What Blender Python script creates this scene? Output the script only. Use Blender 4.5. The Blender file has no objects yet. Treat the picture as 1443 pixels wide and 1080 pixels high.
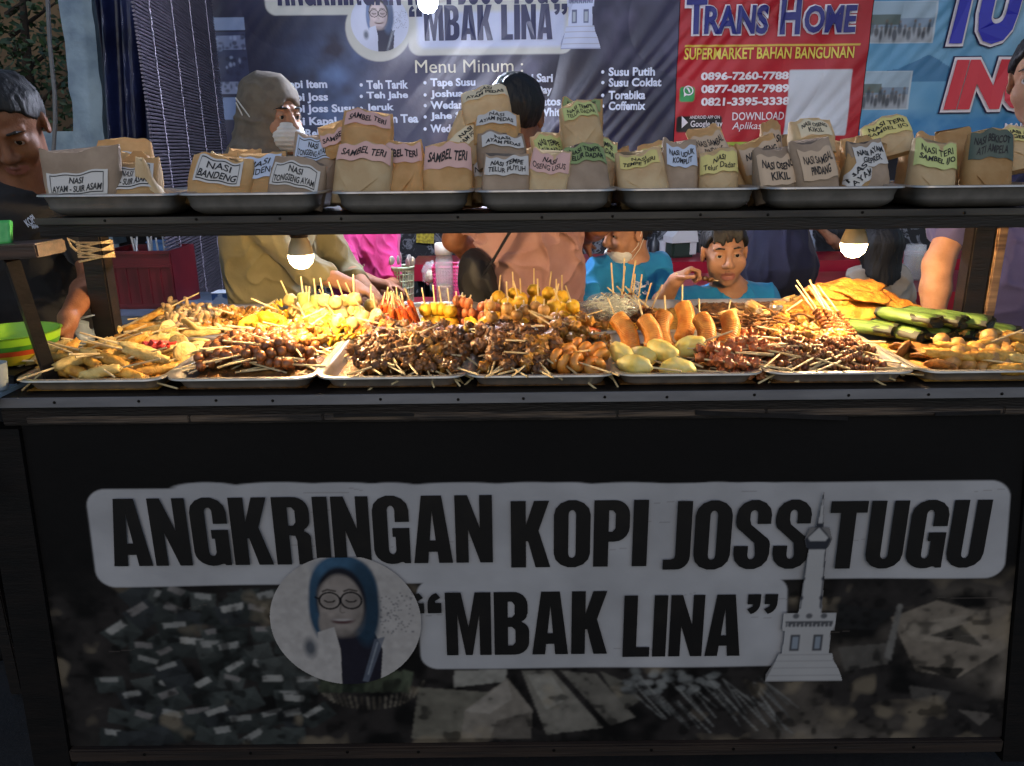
import bpy, bmesh, math, random
import numpy as np
from mathutils import Vector, Matrix, Euler, noise

random.seed(11)
rng = np.random.default_rng(11)
SC = bpy.context.scene
COL = SC.collection
PI = math.pi

# ------------------------------------------------------------------ camera, world, exposure
IMG_W, IMG_H, FPX = 1443.0, 1080.0, 1085.0
CAM_H, PITCH, ROLL = 1.42, 16.5, -0.6
cam_data = bpy.data.cameras.new("camera")
cam = bpy.data.objects.new("camera", cam_data)
COL.objects.link(cam)
CAM_R = Matrix.Rotation(math.radians(90 - PITCH), 4, 'X') @ Matrix.Rotation(math.radians(ROLL), 4, 'Z')
cam.matrix_world = Matrix.Translation((0, 0, CAM_H)) @ CAM_R
cam_data.sensor_fit = 'HORIZONTAL'
cam_data.sensor_width = 36.0
cam_data.lens = 36.0 * FPX / IMG_W
cam_data.clip_start = 0.05
cam_data.clip_end = 300
SC.camera = cam

world = bpy.data.worlds.new("World")
SC.world = world
world.use_nodes = True
wn = world.node_tree
sky = wn.nodes.new('ShaderNodeTexSky')
sky.sky_type = 'NISHITA'
sky.sun_disc = False
sky.sun_elevation = math.radians(40)
sky.sun_rotation = math.radians(180)     # sky's bright side turned behind the camera, added to light the cart front
wn.links.new(sky.outputs[0], wn.nodes['Background'].inputs[0])
wn.nodes['Background'].inputs[1].default_value = 0.062
SC.view_settings.view_transform = 'Standard'
SC.view_settings.look = 'None'
SC.view_settings.gamma = 1.0
SC.view_settings.exposure = 0.8
try:
    SC.cycles.use_denoising = True
    SC.cycles.max_bounces = 7
    SC.cycles.diffuse_bounces = 3
    SC.cycles.glossy_bounces = 3
    SC.cycles.transmission_bounces = 6
    SC.cycles.transparent_max_bounces = 10
    SC.cycles.sample_clamp_indirect = 4
    SC.cycles.caustics_reflective = False
    SC.cycles.caustics_refractive = False
except Exception:
    pass
BULB_W, LED_W = 285.0, 1400.0

# ------------------------------------------------------------------ helpers
def at(px, py, Y):
    """the world point at depth Y seen at photo pixel px, py"""
    d = CAM_R.to_3x3() @ Vector(((px - IMG_W / 2) / FPX, -(py - IMG_H / 2) / FPX, -1.0))
    t = Y / d.y
    return Vector((d.x * t, Y, CAM_H + d.z * t))

def mpp(Y):
    return Y * 0.98 / FPX

def lin(h):
    if isinstance(h, str):
        v = [int(h[i:i + 2], 16) / 255 for i in (0, 2, 4)]
    else:
        v = h
    return tuple(c / 12.92 if c <= 0.04045 else ((c + 0.055) / 1.055) ** 2.4 for c in v)

def tag(o, label=None, cat=None, group=None, kind=None):
    if label: o['label'] = label
    if cat: o['category'] = cat
    if group: o['group'] = group
    if kind: o['kind'] = kind
    return o

def empty(name, loc, label=None, cat=None, group=None, rz=0):
    o = bpy.data.objects.new(name, None)
    o.empty_display_size = 0.05
    COL.objects.link(o)
    o.location = loc
    o.rotation_euler = (0, 0, rz)
    return tag(o, label, cat, group)

def copy_tree(o, parent=None):
    c = o.copy()
    COL.objects.link(c)
    if parent is not None:
        c.parent = parent
    for ch in list(o.children):
        copy_tree(ch, c)
    return c

_mats = {}
def mat(name, c1, c2=None, rough=.6, scale=20, detail=4, bump=0, bscale=60, bdist=.004, metal=0, spec=.5, sss=0,
        rnd=0, attr=False, stretch=None, trans=0, alpha=1, coat=0, emit=None, estr=0, sheen=0, lo=.35, hi=.65, transl=0):
    if name in _mats:
        return _mats[name]
    m = bpy.data.materials.new(name)
    m.use_nodes = True
    nt = m.node_tree
    b = nt.nodes['Principled BSDF']
    L = nt.links.new
    b.inputs['Roughness'].default_value = rough
    b.inputs['Metallic'].default_value = metal
    b.inputs['Specular IOR Level'].default_value = spec
    if coat: b.inputs['Coat Weight'].default_value = coat; b.inputs['Coat Roughness'].default_value = .12
    if sheen: b.inputs['Sheen Weight'].default_value = sheen
    if sss:
        b.inputs['Subsurface Weight'].default_value = sss
        b.inputs['Subsurface Scale'].default_value = .01
        b.inputs['Subsurface Radius'].default_value = (1, .4, .2)
    if trans: b.inputs['Transmission Weight'].default_value = trans
    b.inputs['Alpha'].default_value = alpha
    c1 = lin(c1); c2 = lin(c2) if c2 else c1
    tc = nt.nodes.new('ShaderNodeTexCoord')
    oi = nt.nodes.new('ShaderNodeObjectInfo')
    mp = nt.nodes.new('ShaderNodeMapping')
    if stretch: mp.inputs['Scale'].default_value = stretch
    L(tc.outputs['Object'], mp.inputs['Vector'])
    sc_ = nt.nodes.new('ShaderNodeMath'); sc_.operation = 'MULTIPLY'; sc_.inputs[1].default_value = 37
    L(oi.outputs['Random'], sc_.inputs[0])
    def nz(s, d):
        n = nt.nodes.new('ShaderNodeTexNoise'); n.noise_dimensions = '4D'
        n.inputs['Scale'].default_value = s; n.inputs['Detail'].default_value = d
        L(mp.outputs[0], n.inputs['Vector']); L(sc_.outputs[0], n.inputs['W'])
        return n
    if attr:
        a = nt.nodes.new('ShaderNodeVertexColor'); a.layer_name = 'Col'
        col = a.outputs[0]
        n = nz(scale, detail)
        mx = nt.nodes.new('ShaderNodeMix'); mx.data_type = 'RGBA'; mx.blend_type = 'MULTIPLY'
        mx.inputs['Factor'].default_value = .35
        L(col, mx.inputs[6]); L(n.outputs['Fac'], mx.inputs[7])
        col = mx.outputs[2]
    else:
        n = nz(scale, detail)
        mr = nt.nodes.new('ShaderNodeMapRange'); mr.inputs[1].default_value = lo; mr.inputs[2].default_value = hi
        L(n.outputs['Fac'], mr.inputs[0])
        mx = nt.nodes.new('ShaderNodeMix'); mx.data_type = 'RGBA'
        mx.inputs[6].default_value = (*c1, 1); mx.inputs[7].default_value = (*c2, 1)
        L(mr.outputs[0], mx.inputs[0])
        col = mx.outputs[2]
    if rnd:
        hv = nt.nodes.new('ShaderNodeHueSaturation')
        m2 = nt.nodes.new('ShaderNodeMapRange'); m2.inputs[3].default_value = 1 - rnd; m2.inputs[4].default_value = 1 + rnd
        L(oi.outputs['Random'], m2.inputs[0]); L(m2.outputs[0], hv.inputs['Value']); L(col, hv.inputs['Color'])
        col = hv.outputs[0]
    L(col, b.inputs['Base Color'])
    if bump:
        n2 = nz(bscale, 5)
        bp = nt.nodes.new('ShaderNodeBump'); bp.inputs['Strength'].default_value = bump; bp.inputs['Distance'].default_value = bdist
        L(n2.outputs['Fac'], bp.inputs['Height']); L(bp.outputs[0], b.inputs['Normal'])
    if emit:
        b.inputs['Emission Color'].default_value = (*lin(emit), 1); b.inputs['Emission Strength'].default_value = estr
    if transl:
        t = nt.nodes.new('ShaderNodeBsdfTranslucent'); ms = nt.nodes.new('ShaderNodeMixShader')
        ms.inputs[0].default_value = transl
        L(col, t.inputs[0]); L(b.outputs[0], ms.inputs[1]); L(t.outputs[0], ms.inputs[2])
        L(ms.outputs[0], nt.nodes['Material Output'].inputs[0])
    _mats[name] = m
    return m

class MB:
    """collects shapes, then links them as one mesh object"""
    def __init__(s):
        s.v = []; s.f = []; s.mi = []
    def add(s, verts, faces, m=0):
        o = len(s.v)
        s.v.extend(tuple(p) for p in verts)
        for f in faces:
            s.f.append(tuple(i + o for i in f)); s.mi.append(m)
        return s
    def box(s, c, size, m=0, R=None, bev=0):
        hx, hy, hz = size[0] / 2, size[1] / 2, size[2] / 2
        c = Vector(c)
        if bev:
            bm = bmesh.new(); bmesh.ops.create_cube(bm, size=1)
            for v in bm.verts: v.co = Vector((v.co.x * size[0], v.co.y * size[1], v.co.z * size[2]))
            bmesh.ops.bevel(bm, geom=bm.edges[:], offset=bev, segments=2, affect='EDGES')
            bm.verts.index_update()
            vs = [(R @ v.co if R else v.co) + c for v in bm.verts]
            fs = [[v.index for v in f.verts] for f in bm.faces]
            bm.free()
            return s.add(vs, fs, m)
        vs = [Vector((x, y, z)) for x in (-hx, hx) for y in (-hy, hy) for z in (-hz, hz)]
        if R: vs = [R @ v for v in vs]
        return s.add([v + c for v in vs], [(0, 1, 3, 2), (4, 6, 7, 5), (0, 4, 5, 1), (2, 3, 7, 6), (0, 2, 6, 4), (1, 5, 7, 3)], m)
    def tube(s, pts, r, n=8, m=0, caps=True, flat=1.0):
        pts = [Vector(p) for p in pts]
        rs = r if isinstance(r, (list, tuple)) else [r] * len(pts)
        vs = []; fs = []
        up = None
        for i, p in enumerate(pts):
            d = (pts[min(i + 1, len(pts) - 1)] - pts[max(i - 1, 0)])
            d = d.normalized() if d.length > 1e-9 else Vector((0, 0, 1))
            if up is None:
                up = Vector((0, 0, 1)) if abs(d.z) < .9 else Vector((0, 1, 0))
            a = up.cross(d).normalized(); b = d.cross(a).normalized(); up = b
            for k in range(n):
                t = 2 * PI * k / n
                vs.append(p + a * math.cos(t) * rs[i] + b * math.sin(t) * rs[i] * flat)
        for i in range(len(pts) - 1):
            for k in range(n):
                k2 = (k + 1) % n
                fs.append((i * n + k, i * n + k2, (i + 1) * n + k2, (i + 1) * n + k))
        if caps:
            fs.append(tuple(range(n - 1, -1, -1)))
            fs.append(tuple((len(pts) - 1) * n + k for k in range(n)))
        return s.add(vs, fs, m)
    def lathe(s, prof, c=(0, 0, 0), n=24, m=0, R=None, caps=False):
        vs = []; fs = []
        for (r, z) in prof:
            for k in range(n):
                t = 2 * PI * k / n
                v = Vector((r * math.cos(t), r * math.sin(t), z))
                vs.append((R @ v if R else v) + Vector(c))
        for i in range(len(prof) - 1):
            for k in range(n):
                k2 = (k + 1) % n
                fs.append((i * n + k, i * n + k2, (i + 1) * n + k2, (i + 1) * n + k))
        if caps:
            fs.append(tuple(range(n - 1, -1, -1))); fs.append(tuple((len(prof) - 1) * n + k for k in range(n)))
        return s.add(vs, fs, m)
    def ell(s, c, r, R=None, nu=14, nv=8, m=0, fn=None):
        vs = []; fs = []
        c = Vector(c)
        if not hasattr(r, '__len__'): r = (r, r, r)
        for j in range(nv + 1):
            ph = PI * j / nv
            for k in range(nu):
                t = 2 * PI * k / nu
                u = Vector((math.sin(ph) * math.cos(t), math.sin(ph) * math.sin(t), math.cos(ph)))
                q = fn(u) if fn else 1.0
                v = Vector((u.x * r[0], u.y * r[1], u.z * r[2])) * q
                vs.append((R @ v if R else v) + c)
        for j in range(nv):
            for k in range(nu):
                k2 = (k + 1) % nu
                fs.append((j * nu + k, (j + 1) * nu + k, (j + 1) * nu + k2, j * nu + k2))
        return s.add(vs, fs, m)
    def grid(s, fn, nu, nv, m=0):
        vs = [fn(i / nu, j / nv) for j in range(nv + 1) for i in range(nu + 1)]
        fs = [(j * (nu + 1) + i, j * (nu + 1) + i + 1, (j + 1) * (nu + 1) + i + 1, (j + 1) * (nu + 1) + i) for j in range(nv) for i in range(nu)]
        return s.add(vs, fs, m)
    def prism(s, pts, d, m=0):
        """outline pts (3d) pushed along vector d"""
        n = len(pts); d = Vector(d)
        vs = [Vector(p) for p in pts] + [Vector(p) + d for p in pts]
        fs = [tuple(range(n)), tuple(range(2 * n - 1, n - 1, -1))] + [(i, i + n, (i + 1) % n + n, (i + 1) % n) for i in range(n)]
        return s.add(vs, fs, m)
    def build(s, name, mats, parent=None, loc=None, smooth=40, world=False):
        me = bpy.data.meshes.new(name)
        me.from_pydata(s.v, [], s.f)
        if not isinstance(mats, (list, tuple)): mats = [mats]
        for m in mats: me.materials.append(m)
        me.polygons.foreach_set('material_index', s.mi)
        if smooth:
            me.polygons.foreach_set('use_smooth', [True] * len(me.polygons))
            if smooth < 180:
                me.set_sharp_from_angle(angle=math.radians(smooth))
        me.validate()
        me.update()
        o = bpy.data.objects.new(name, me)
        COL.objects.link(o)
        if parent is not None:
            if world: me.transform(Matrix.Translation(-wloc(parent)))
            o.parent = parent
        elif world and loc is None:
            vs = [v.co for v in me.vertices]
            ctr = sum(vs, Vector()) / max(len(vs), 1); me.transform(Matrix.Translation(-ctr)); o.location = ctr
        if loc is not None: o.location = loc
        return o

def shift(o, origin):
    """move a mesh built in world space so that its own origin sits at `origin`"""
    o.data.transform(Matrix.Translation(-Vector(origin)))
    o.location = origin
    return o

# ---- lettering
def bfont_mesh(body, bold=0.0, shear=0.0, space=1.0, res=3):
    cu = bpy.data.curves.new('t', 'FONT')
    cu.body = body; cu.size = 1; cu.offset = bold; cu.shear = shear; cu.resolution_u = res; cu.space_character = space
    cu.fill_mode = 'FRONT'
    ob = bpy.data.objects.new('t', cu)
    COL.objects.link(ob)
    dg = bpy.context.evaluated_depsgraph_get()
    me = bpy.data.meshes.new_from_object(ob.evaluated_get(dg))
    vs = [(v.co.x, v.co.y) for v in me.vertices]; fs = [tuple(p.vertices) for p in me.polygons]
    bpy.data.objects.remove(ob); bpy.data.curves.remove(cu); bpy.data.meshes.remove(me)
    return vs, fs

def outline_mesh(loops):
    cu = bpy.data.curves.new('t', 'CURVE'); cu.dimensions = '2D'; cu.fill_mode = 'FRONT'
    for lp in loops:
        sp = cu.splines.new('POLY'); sp.points.add(len(lp) - 1); sp.use_cyclic_u = True
        for p, q in zip(sp.points, lp): p.co = (q[0], q[1], 0, 1)
    ob = bpy.data.objects.new('t', cu); COL.objects.link(ob)
    dg = bpy.context.evaluated_depsgraph_get()
    me = bpy.data.meshes.new_from_object(ob.evaluated_get(dg))
    vs = [(v.co.x, v.co.y) for v in me.vertices]; fs = [tuple(p.vertices) for p in me.polygons]
    bpy.data.objects.remove(ob); bpy.data.curves.remove(cu); bpy.data.meshes.remove(me)
    return vs, fs

def arc(cx, cy, rx, ry, a0, a1, n=7):
    return [(cx + rx * math.cos(math.radians(a0 + (a1 - a0) * i / n)), cy + ry * math.sin(math.radians(a0 + (a1 - a0) * i / n))) for i in range(n + 1)]

def _o(w): return [arc(w / 2, .79, w / 2, .22, 0, 180) + arc(w / 2, .21, w / 2, .22, 180, 360), arc(w / 2, .79, .05, .07, 0, 180) + arc(w / 2, .21, .05, .07, 180, 360)]
GLY = {
 'A': (.53, [[(0, 0), (.13, 1), (.40, 1), (.53, 0), (.34, 0), (.325, .17), (.205, .17), (.19, 0)], [(.225, .34), (.305, .34), (.265, .78)]]),
 'N': (.50, [[(0, 0), (0, 1), (.17, 1), (.33, .52), (.33, 1), (.50, 1), (.50, 0), (.33, 0), (.17, .5), (.17, 0)]]),
 'G': (.49, [[(.49, .62)] + arc(.245, .79, .245, .22, 0, 180) + arc(.245, .21, .245, .22, 180, 300) + [(.39, .02), (.41, 0), (.49, 0), (.49, .53), (.26, .53), (.26, .40), (.30, .40)] + arc(.25, .21, .05, .07, 0, -180) + arc(.25, .79, .05, .07, 180, 0) + [(.30, .62)]]),
 'K': (.53, [[(0, 0), (0, 1), (.20, 1), (.20, .64), (.31, 1), (.51, 1), (.37, .56), (.53, 0), (.33, 0), (.23, .40), (.20, .40), (.20, 0)]]),
 'R': (.50, [[(0, 0), (0, 1), (.27, 1)] + arc(.29, .79, .20, .21, 80, 0, 5) + [(.49, .68)] + arc(.37, .66, .12, .14, 0, -70, 4) + arc(.36, .40, .13, .10, 70, 0, 4) + [(.49, 0), (.30, 0), (.30, .36), (.28, .43), (.20, .44), (.20, 0)], [(.20, .58), (.20, .85), (.26, .85), (.30, .80), (.30, .63), (.26, .58)]]),
 'I': (.20, [[(0, 0), (0, 1), (.20, 1), (.20, 0)]]),
 'O': (.49, _o(.49)),
 'P': (.48, [[(0, 0), (0, 1), (.27, 1)] + arc(.28, .78, .20, .22, 80, 0, 5) + [(.48, .60)] + arc(.28, .60, .20, .22, 0, -90, 5) + [(.20, .38), (.20, 0)], [(.20, .53), (.20, .85), (.25, .85), (.29, .80), (.29, .58), (.25, .53)]]),
 'J': (.36, [[(.16, 1), (.36, 1), (.36, .2)] + arc(.18, .2, .18, .2, 0, -80, 5) + [(0, 0), (0, .15), (.10, .15), (.15, .17), (.16, .22)]]),
 'S': (.48, [[(.47, .66), (.47, .76)] + arc(.24, .78, .235, .23, 0, 180) + [(.005, .68)] + arc(.26, .66, .25, .15, 180, 225, 3) + [(.27, .38), (.28, .30)] + arc(.24, .21, .05, .07, 0, -180) + [(.19, .34), (0, .34), (0, .24)] + arc(.24, .22, .24, .23, 180, 360) + [(.48, .34)] + arc(.26, .36, .22, .16, 0, 50, 3) + [(.21, .65), (.19, .72)] + arc(.24, .80, .05, .06, 180, 0) + [(.29, .66)]]),
 'T': (.48, [[(0, 1), (.48, 1), (.48, .83), (.34, .83), (.34, 0), (.14, 0), (.14, .83), (0, .83)]]),
 'U': (.49, [[(0, 1), (.195, 1)] + arc(.245, .21, .05, .07, 180, 360) + [(.295, 1), (.49, 1)] + arc(.245, .21, .245, .22, 360, 180)]),
 'M': (.66, [[(0, 0), (0, 1), (.23, 1), (.33, .45), (.43, 1), (.66, 1), (.66, 0), (.49, 0), (.49, .66), (.38, 0), (.28, 0), (.17, .66), (.17, 0)]]),
 'B': (.51, [[(0, 0), (0, 1), (.28, 1)] + arc(.29, .79, .20, .21, 80, 0, 5) + [(.49, .66)] + arc(.36, .65, .12, .12, 0, -70, 4) + arc(.36, .38, .15, .15, 70, 0, 4) + [(.51, .2)] + arc(.30, .2, .21, .2, 0, -90, 5), [(.20, .60), (.20, .85), (.26, .85), (.30, .80), (.30, .65), (.26, .60)], [(.20, .15), (.20, .45), (.26, .45), (.31, .40), (.31, .2), (.27, .15)]]),
 'L': (.40, [[(0, 0), (0, 1), (.20, 1), (.20, .16), (.40, .16), (.40, 0)]]),
 ' ': (.20, []),
 '“': (.46, [[(0, .68), (0, .82)] + arc(.16, .82, .16, .18, 180, 100, 5) + [(.19, .92), (.11, .87), (.11, .84), (.2, .84), (.2, .68)], [(.25, .68), (.25, .82)] + arc(.41, .82, .16, .18, 180, 100, 5) + [(.44, .92), (.36, .87), (.36, .84), (.45, .84), (.45, .68)]]),
 '”': (.46, [[(.01, 1), (.2, 1), (.2, .86)] + arc(.04, .86, .16, .18, 0, -80, 5) + [(.01, .76), (.09, .81), (.09, .84), (.01, .84)], [(.26, 1), (.45, 1), (.45, .86)] + arc(.29, .86, .16, .18, 0, -80, 5) + [(.26, .76), (.34, .81), (.34, .84), (.26, .84)]]),
}
def block_mesh(body, gap=.045):
    x = 0; V = []; Fc = []; boxes = []
    for ch in body:
        w, loops = GLY[ch]
        if loops:
            vs, fs = outline_mesh(loops)
            o = len(V)
            V += [(a + x, b) for a, b in vs]; Fc += [tuple(i + o for i in f) for f in fs]
        boxes.append((x, x + w, ch))
        x += w + gap
    return V, Fc, boxes

def fit(vs, x0, x1, y0, y1):
    xs = [v[0] for v in vs]; ys = [v[1] for v in vs]
    ax, bx, ay, by = min(xs), max(xs), min(ys), max(ys)
    return [(x0 + (x - ax) / (bx - ax) * (x1 - x0), y0 + (y - ay) / max(by - ay, 1e-6) * (y1 - y0)) for x, y in vs]

# ---- painted print: a fine sheet whose vertex colours hold a printed picture
class Print:
    def __init__(s, w, h, bg):
        s.w, s.h = w, h
        s.c = np.zeros((h, w, 3), np.float32); s.c[:] = lin(bg)
        s.yy, s.xx = np.mgrid[0:h, 0:w].astype(np.float32)
    def noise(s, sc, seed, oct=3):
        r = np.random.default_rng(seed); out = np.zeros((s.h, s.w), np.float32); amp = 1; tot = 0
        for o in range(oct):
            n = max(2, int(s.w / sc)) + 2; k = max(2, int(s.h / sc)) + 2
            g = r.random((k, n)).astype(np.float32)
            X = s.xx / s.w * (n - 1.001); Y = s.yy / s.h * (k - 1.001)
            xi = X.astype(int); yi = Y.astype(int); fx = X - xi; fy = Y - yi
            fx = fx * fx * (3 - 2 * fx); fy = fy * fy * (3 - 2 * fy)
            out += amp * ((g[yi, xi] * (1 - fx) + g[yi, xi + 1] * fx) * (1 - fy) + (g[yi + 1, xi] * (1 - fx) + g[yi + 1, xi + 1] * fx) * fy)
            tot += amp; amp *= .5; sc /= 2
        return out / tot
    def blend(s, m, col):
        m = np.clip(m, 0, 1)[..., None]
        s.c = s.c * (1 - m) + np.array(lin(col) if isinstance(col, str) else col, np.float32) * m
    def poly(s, pts, col, a=1.0):
        xs = [p[0] for p in pts]; ys = [p[1] for p in pts]
        x0, x1, y0, y1 = max(0, int(min(xs))), min(s.w, int(max(xs)) + 2), max(0, int(min(ys))), min(s.h, int(max(ys)) + 2)
        if x1 <= x0 or y1 <= y0: return
        X = s.xx[y0:y1, x0:x1]; Y = s.yy[y0:y1, x0:x1]
        ins = np.zeros(X.shape, bool); n = len(pts)
        for i in range(n):
            ax, ay = pts[i]; bx, by = pts[(i + 1) % n]
            if ay == by: continue
            c = ((ay > Y) != (by > Y)) & (X < (bx - ax) * (Y - ay) / (by - ay) + ax)
            ins ^= c
        c = np.array(lin(col) if isinstance(col, str) else col, np.float32)
        sub = s.c[y0:y1, x0:x1]; sub[ins] = sub[ins] * (1 - a) + c * a
    def disc(s, cx, cy, rx, ry, col, soft=1.5, a=1.0):
        d = np.sqrt(((s.xx - cx) / rx) ** 2 + ((s.yy - cy) / ry) ** 2)
        s.blend(np.clip((1 - d) * min(rx, ry) / soft + .5, 0, 1) * a, col)
    def line(s, pts, wd, col, a=1.0):
        for (ax, ay), (bx, by) in zip(pts[:-1], pts[1:]):
            L = math.hypot(bx - ax, by - ay) or 1; nx, ny = -(by - ay) / L * wd / 2, (bx - ax) / L * wd / 2
            s.poly([(ax + nx, ay + ny), (bx + nx, by + ny), (bx - nx, by - ny), (ax - nx, ay - ny)], col, a)
    def blur(s, n=1):
        for _ in range(n):
            c = np.pad(s.c, ((1, 1), (1, 1), (0, 0)), 'edge')
            c = (c[:-2] + 2 * c[1:-1] + c[2:]) / 4; s.c = (c[:, :-2] + 2 * c[:, 1:-1] + c[:, 2:]) / 4
        return s
    def sheet(s, name, fn, m, parent=None):
        """fn(U, V) -> X, Y, Z arrays, U right 0..1, V down 0..1"""
        U, V = np.meshgrid(np.linspace(0, 1, s.w), np.linspace(0, 1, s.h))
        X, Y, Z = fn(U, V)
        co = np.stack([X, Y, Z], -1).reshape(-1, 3).astype(np.float32)
        i = np.arange(s.w * s.h).reshape(s.h, s.w)
        q = np.stack([i[1:, :-1], i[1:, 1:], i[:-1, 1:], i[:-1, :-1]], -1).reshape(-1, 4)
        me = np_mesh(name, co, q)
        a = me.color_attributes.new('Col', 'FLOAT_COLOR', 'POINT')
        a.data.foreach_set('color', np.concatenate([s.c.reshape(-1, 3), np.ones((s.w * s.h, 1), np.float32)], 1).ravel())
        me.materials.append(m)
        o = bpy.data.objects.new(name, me); COL.objects.link(o)
        if parent is not None: o.parent = parent
        return o

def np_mesh(name, co, quads, smooth=True):
    me = bpy.data.meshes.new(name)
    me.vertices.add(len(co)); me.vertices.foreach_set('co', np.asarray(co, np.float32).ravel())
    n = len(quads); k = quads.shape[1]
    me.loops.add(n * k); me.loops.foreach_set('vertex_index', quads.astype(np.int32).ravel())
    me.polygons.add(n); me.polygons.foreach_set('loop_start', np.arange(0, n * k, k, dtype=np.int32))
    me.polygons.foreach_set('use_smooth', np.full(n, smooth))
    me.update(calc_edges=True); me.validate()
    return me

# ---- smooth solids from distance fields (bodies, clothes, soft food)
class SDF:
    def __init__(s, vox=.005):
        s.p = []; s.vox = vox
    def cap(s, a, b, ra, rb=None, k=.02, op='u', M=None):
        s.p.append(('c', Vector(a), Vector(b), ra, ra if rb is None else rb, k, op, M)); return s
    def ell(s, c, r, R=None, k=.02, op='u', M=None):
        s.p.append(('e', Vector(c), Vector(r), R or Matrix.Identity(3), 0, k, op, M)); return s
    def plane(s, p, n, M=None):
        s.p.append(('p', Vector(p), Vector(n).normalized(), 0, 0, .004, 'i', M)); return s
    def mesh(s, name, m, parent=None, disp=None, matfn=None, soften=1):
        vox = s.vox
        lo = np.full(3, 1e9); hi = -lo
        bb = []
        for q in s.p:
            M = q[7] or Matrix.Identity(4)
            sc = M.to_scale()[0]
            if q[0] == 'c':
                a, b = np.array(M @ q[1]), np.array(M @ q[2]); r = max(q[3], q[4]) * sc
                l, h = np.minimum(a, b) - r, np.maximum(a, b) + r
            elif q[0] == 'e':
                a = np.array(M @ q[1]); r = max(q[2]) * sc; l, h = a - r, a + r
            else:
                l, h = None, None
            bb.append((l, h, sc, M.inverted()))
            if l is not None and q[6] == 'u':
                lo = np.minimum(lo, l); hi = np.maximum(hi, h)
        lo = lo - 4 * vox; hi = hi + 4 * vox
        n = np.ceil((hi - lo) / vox).astype(int) + 1
        f = np.full(n, .2, np.float32)
        ax = [lo[i] + vox * np.arange(n[i]) for i in range(3)]
        for q, (l, h, sc, Mi) in zip(s.p, bb):
            k = max(q[5], 1e-4); mg = k + 4 * vox + .01
            if l is None: i0 = np.zeros(3, int); i1 = n
            else:
                i0 = np.clip(np.floor((l - mg - lo) / vox).astype(int), 0, n); i1 = np.clip(np.ceil((h + mg - lo) / vox).astype(int) + 1, 0, n)
            if (i1 <= i0).any(): continue
            P = np.stack(np.meshgrid(*[ax[i][i0[i]:i1[i]] for i in range(3)], indexing='ij'), -1)
            Mn = np.array(Mi)
            P = P @ Mn[:3, :3].T + Mn[:3, 3]
            if q[0] == 'c':
                a = np.array(q[1]); ba = np.array(q[2]) - a; pa = P - a
                t = np.clip((pa @ ba) / max(ba @ ba, 1e-12), 0, 1)
                d = np.linalg.norm(pa - t[..., None] * ba, axis=-1) - (q[3] + (q[4] - q[3]) * t)
            elif q[0] == 'e':
                Rn = np.array(q[3]); r = np.array(q[2]); pl = (P - np.array(q[1])) @ Rn
                k0 = np.linalg.norm(pl / r, axis=-1); k1 = np.linalg.norm(pl / (r * r), axis=-1)
                d = k0 * (k0 - 1) / np.maximum(k1, 1e-9)
                d = np.where(k0 < .05, -r.min(), d)
            else:
                d = (P - np.array(q[1])) @ np.array(q[2])
            d = (d * sc).astype(np.float32)
            sl = tuple(slice(i0[i], i1[i]) for i in range(3)); g = f[sl]
            if q[6] == 'u':
                hh = np.clip(.5 + .5 * (g - d) / k, 0, 1); f[sl] = g * (1 - hh) + d * hh - k * hh * (1 - hh)
            elif q[6] == 's':
                hh = np.clip(.5 - .5 * (g + d) / k, 0, 1); f[sl] = g * (1 - hh) - d * hh + k * hh * (1 - hh)
            else:
                hh = np.clip(.5 - .5 * (g - d) / k, 0, 1); f[sl] = g * (1 - hh) + d * hh + k * hh * (1 - hh)
        if disp is not None:
            act = np.argwhere(np.abs(f) < 6 * vox)
            P = lo + act * vox
            f[act[:, 0], act[:, 1], act[:, 2]] += disp(P).astype(np.float32)
        co, quads = surface_nets(f, lo, vox)
        me = np_mesh(name, co, quads)
        ms = m if isinstance(m, (list, tuple)) else [m]
        for x in ms: me.materials.append(x)
        if matfn is not None:
            ctr = co[quads].mean(1)
            me.polygons.foreach_set('material_index', matfn(ctr).astype(np.int32))
        o = bpy.data.objects.new(name, me); COL.objects.link(o)
        if parent is not None:
            me.transform(Matrix.Translation(-wloc(parent)))
            o.parent = parent
        return o

def wloc(p):
    v = Vector(p.location)
    while p.parent is not None:
        p = p.parent; v = v + p.location
    return v

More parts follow.
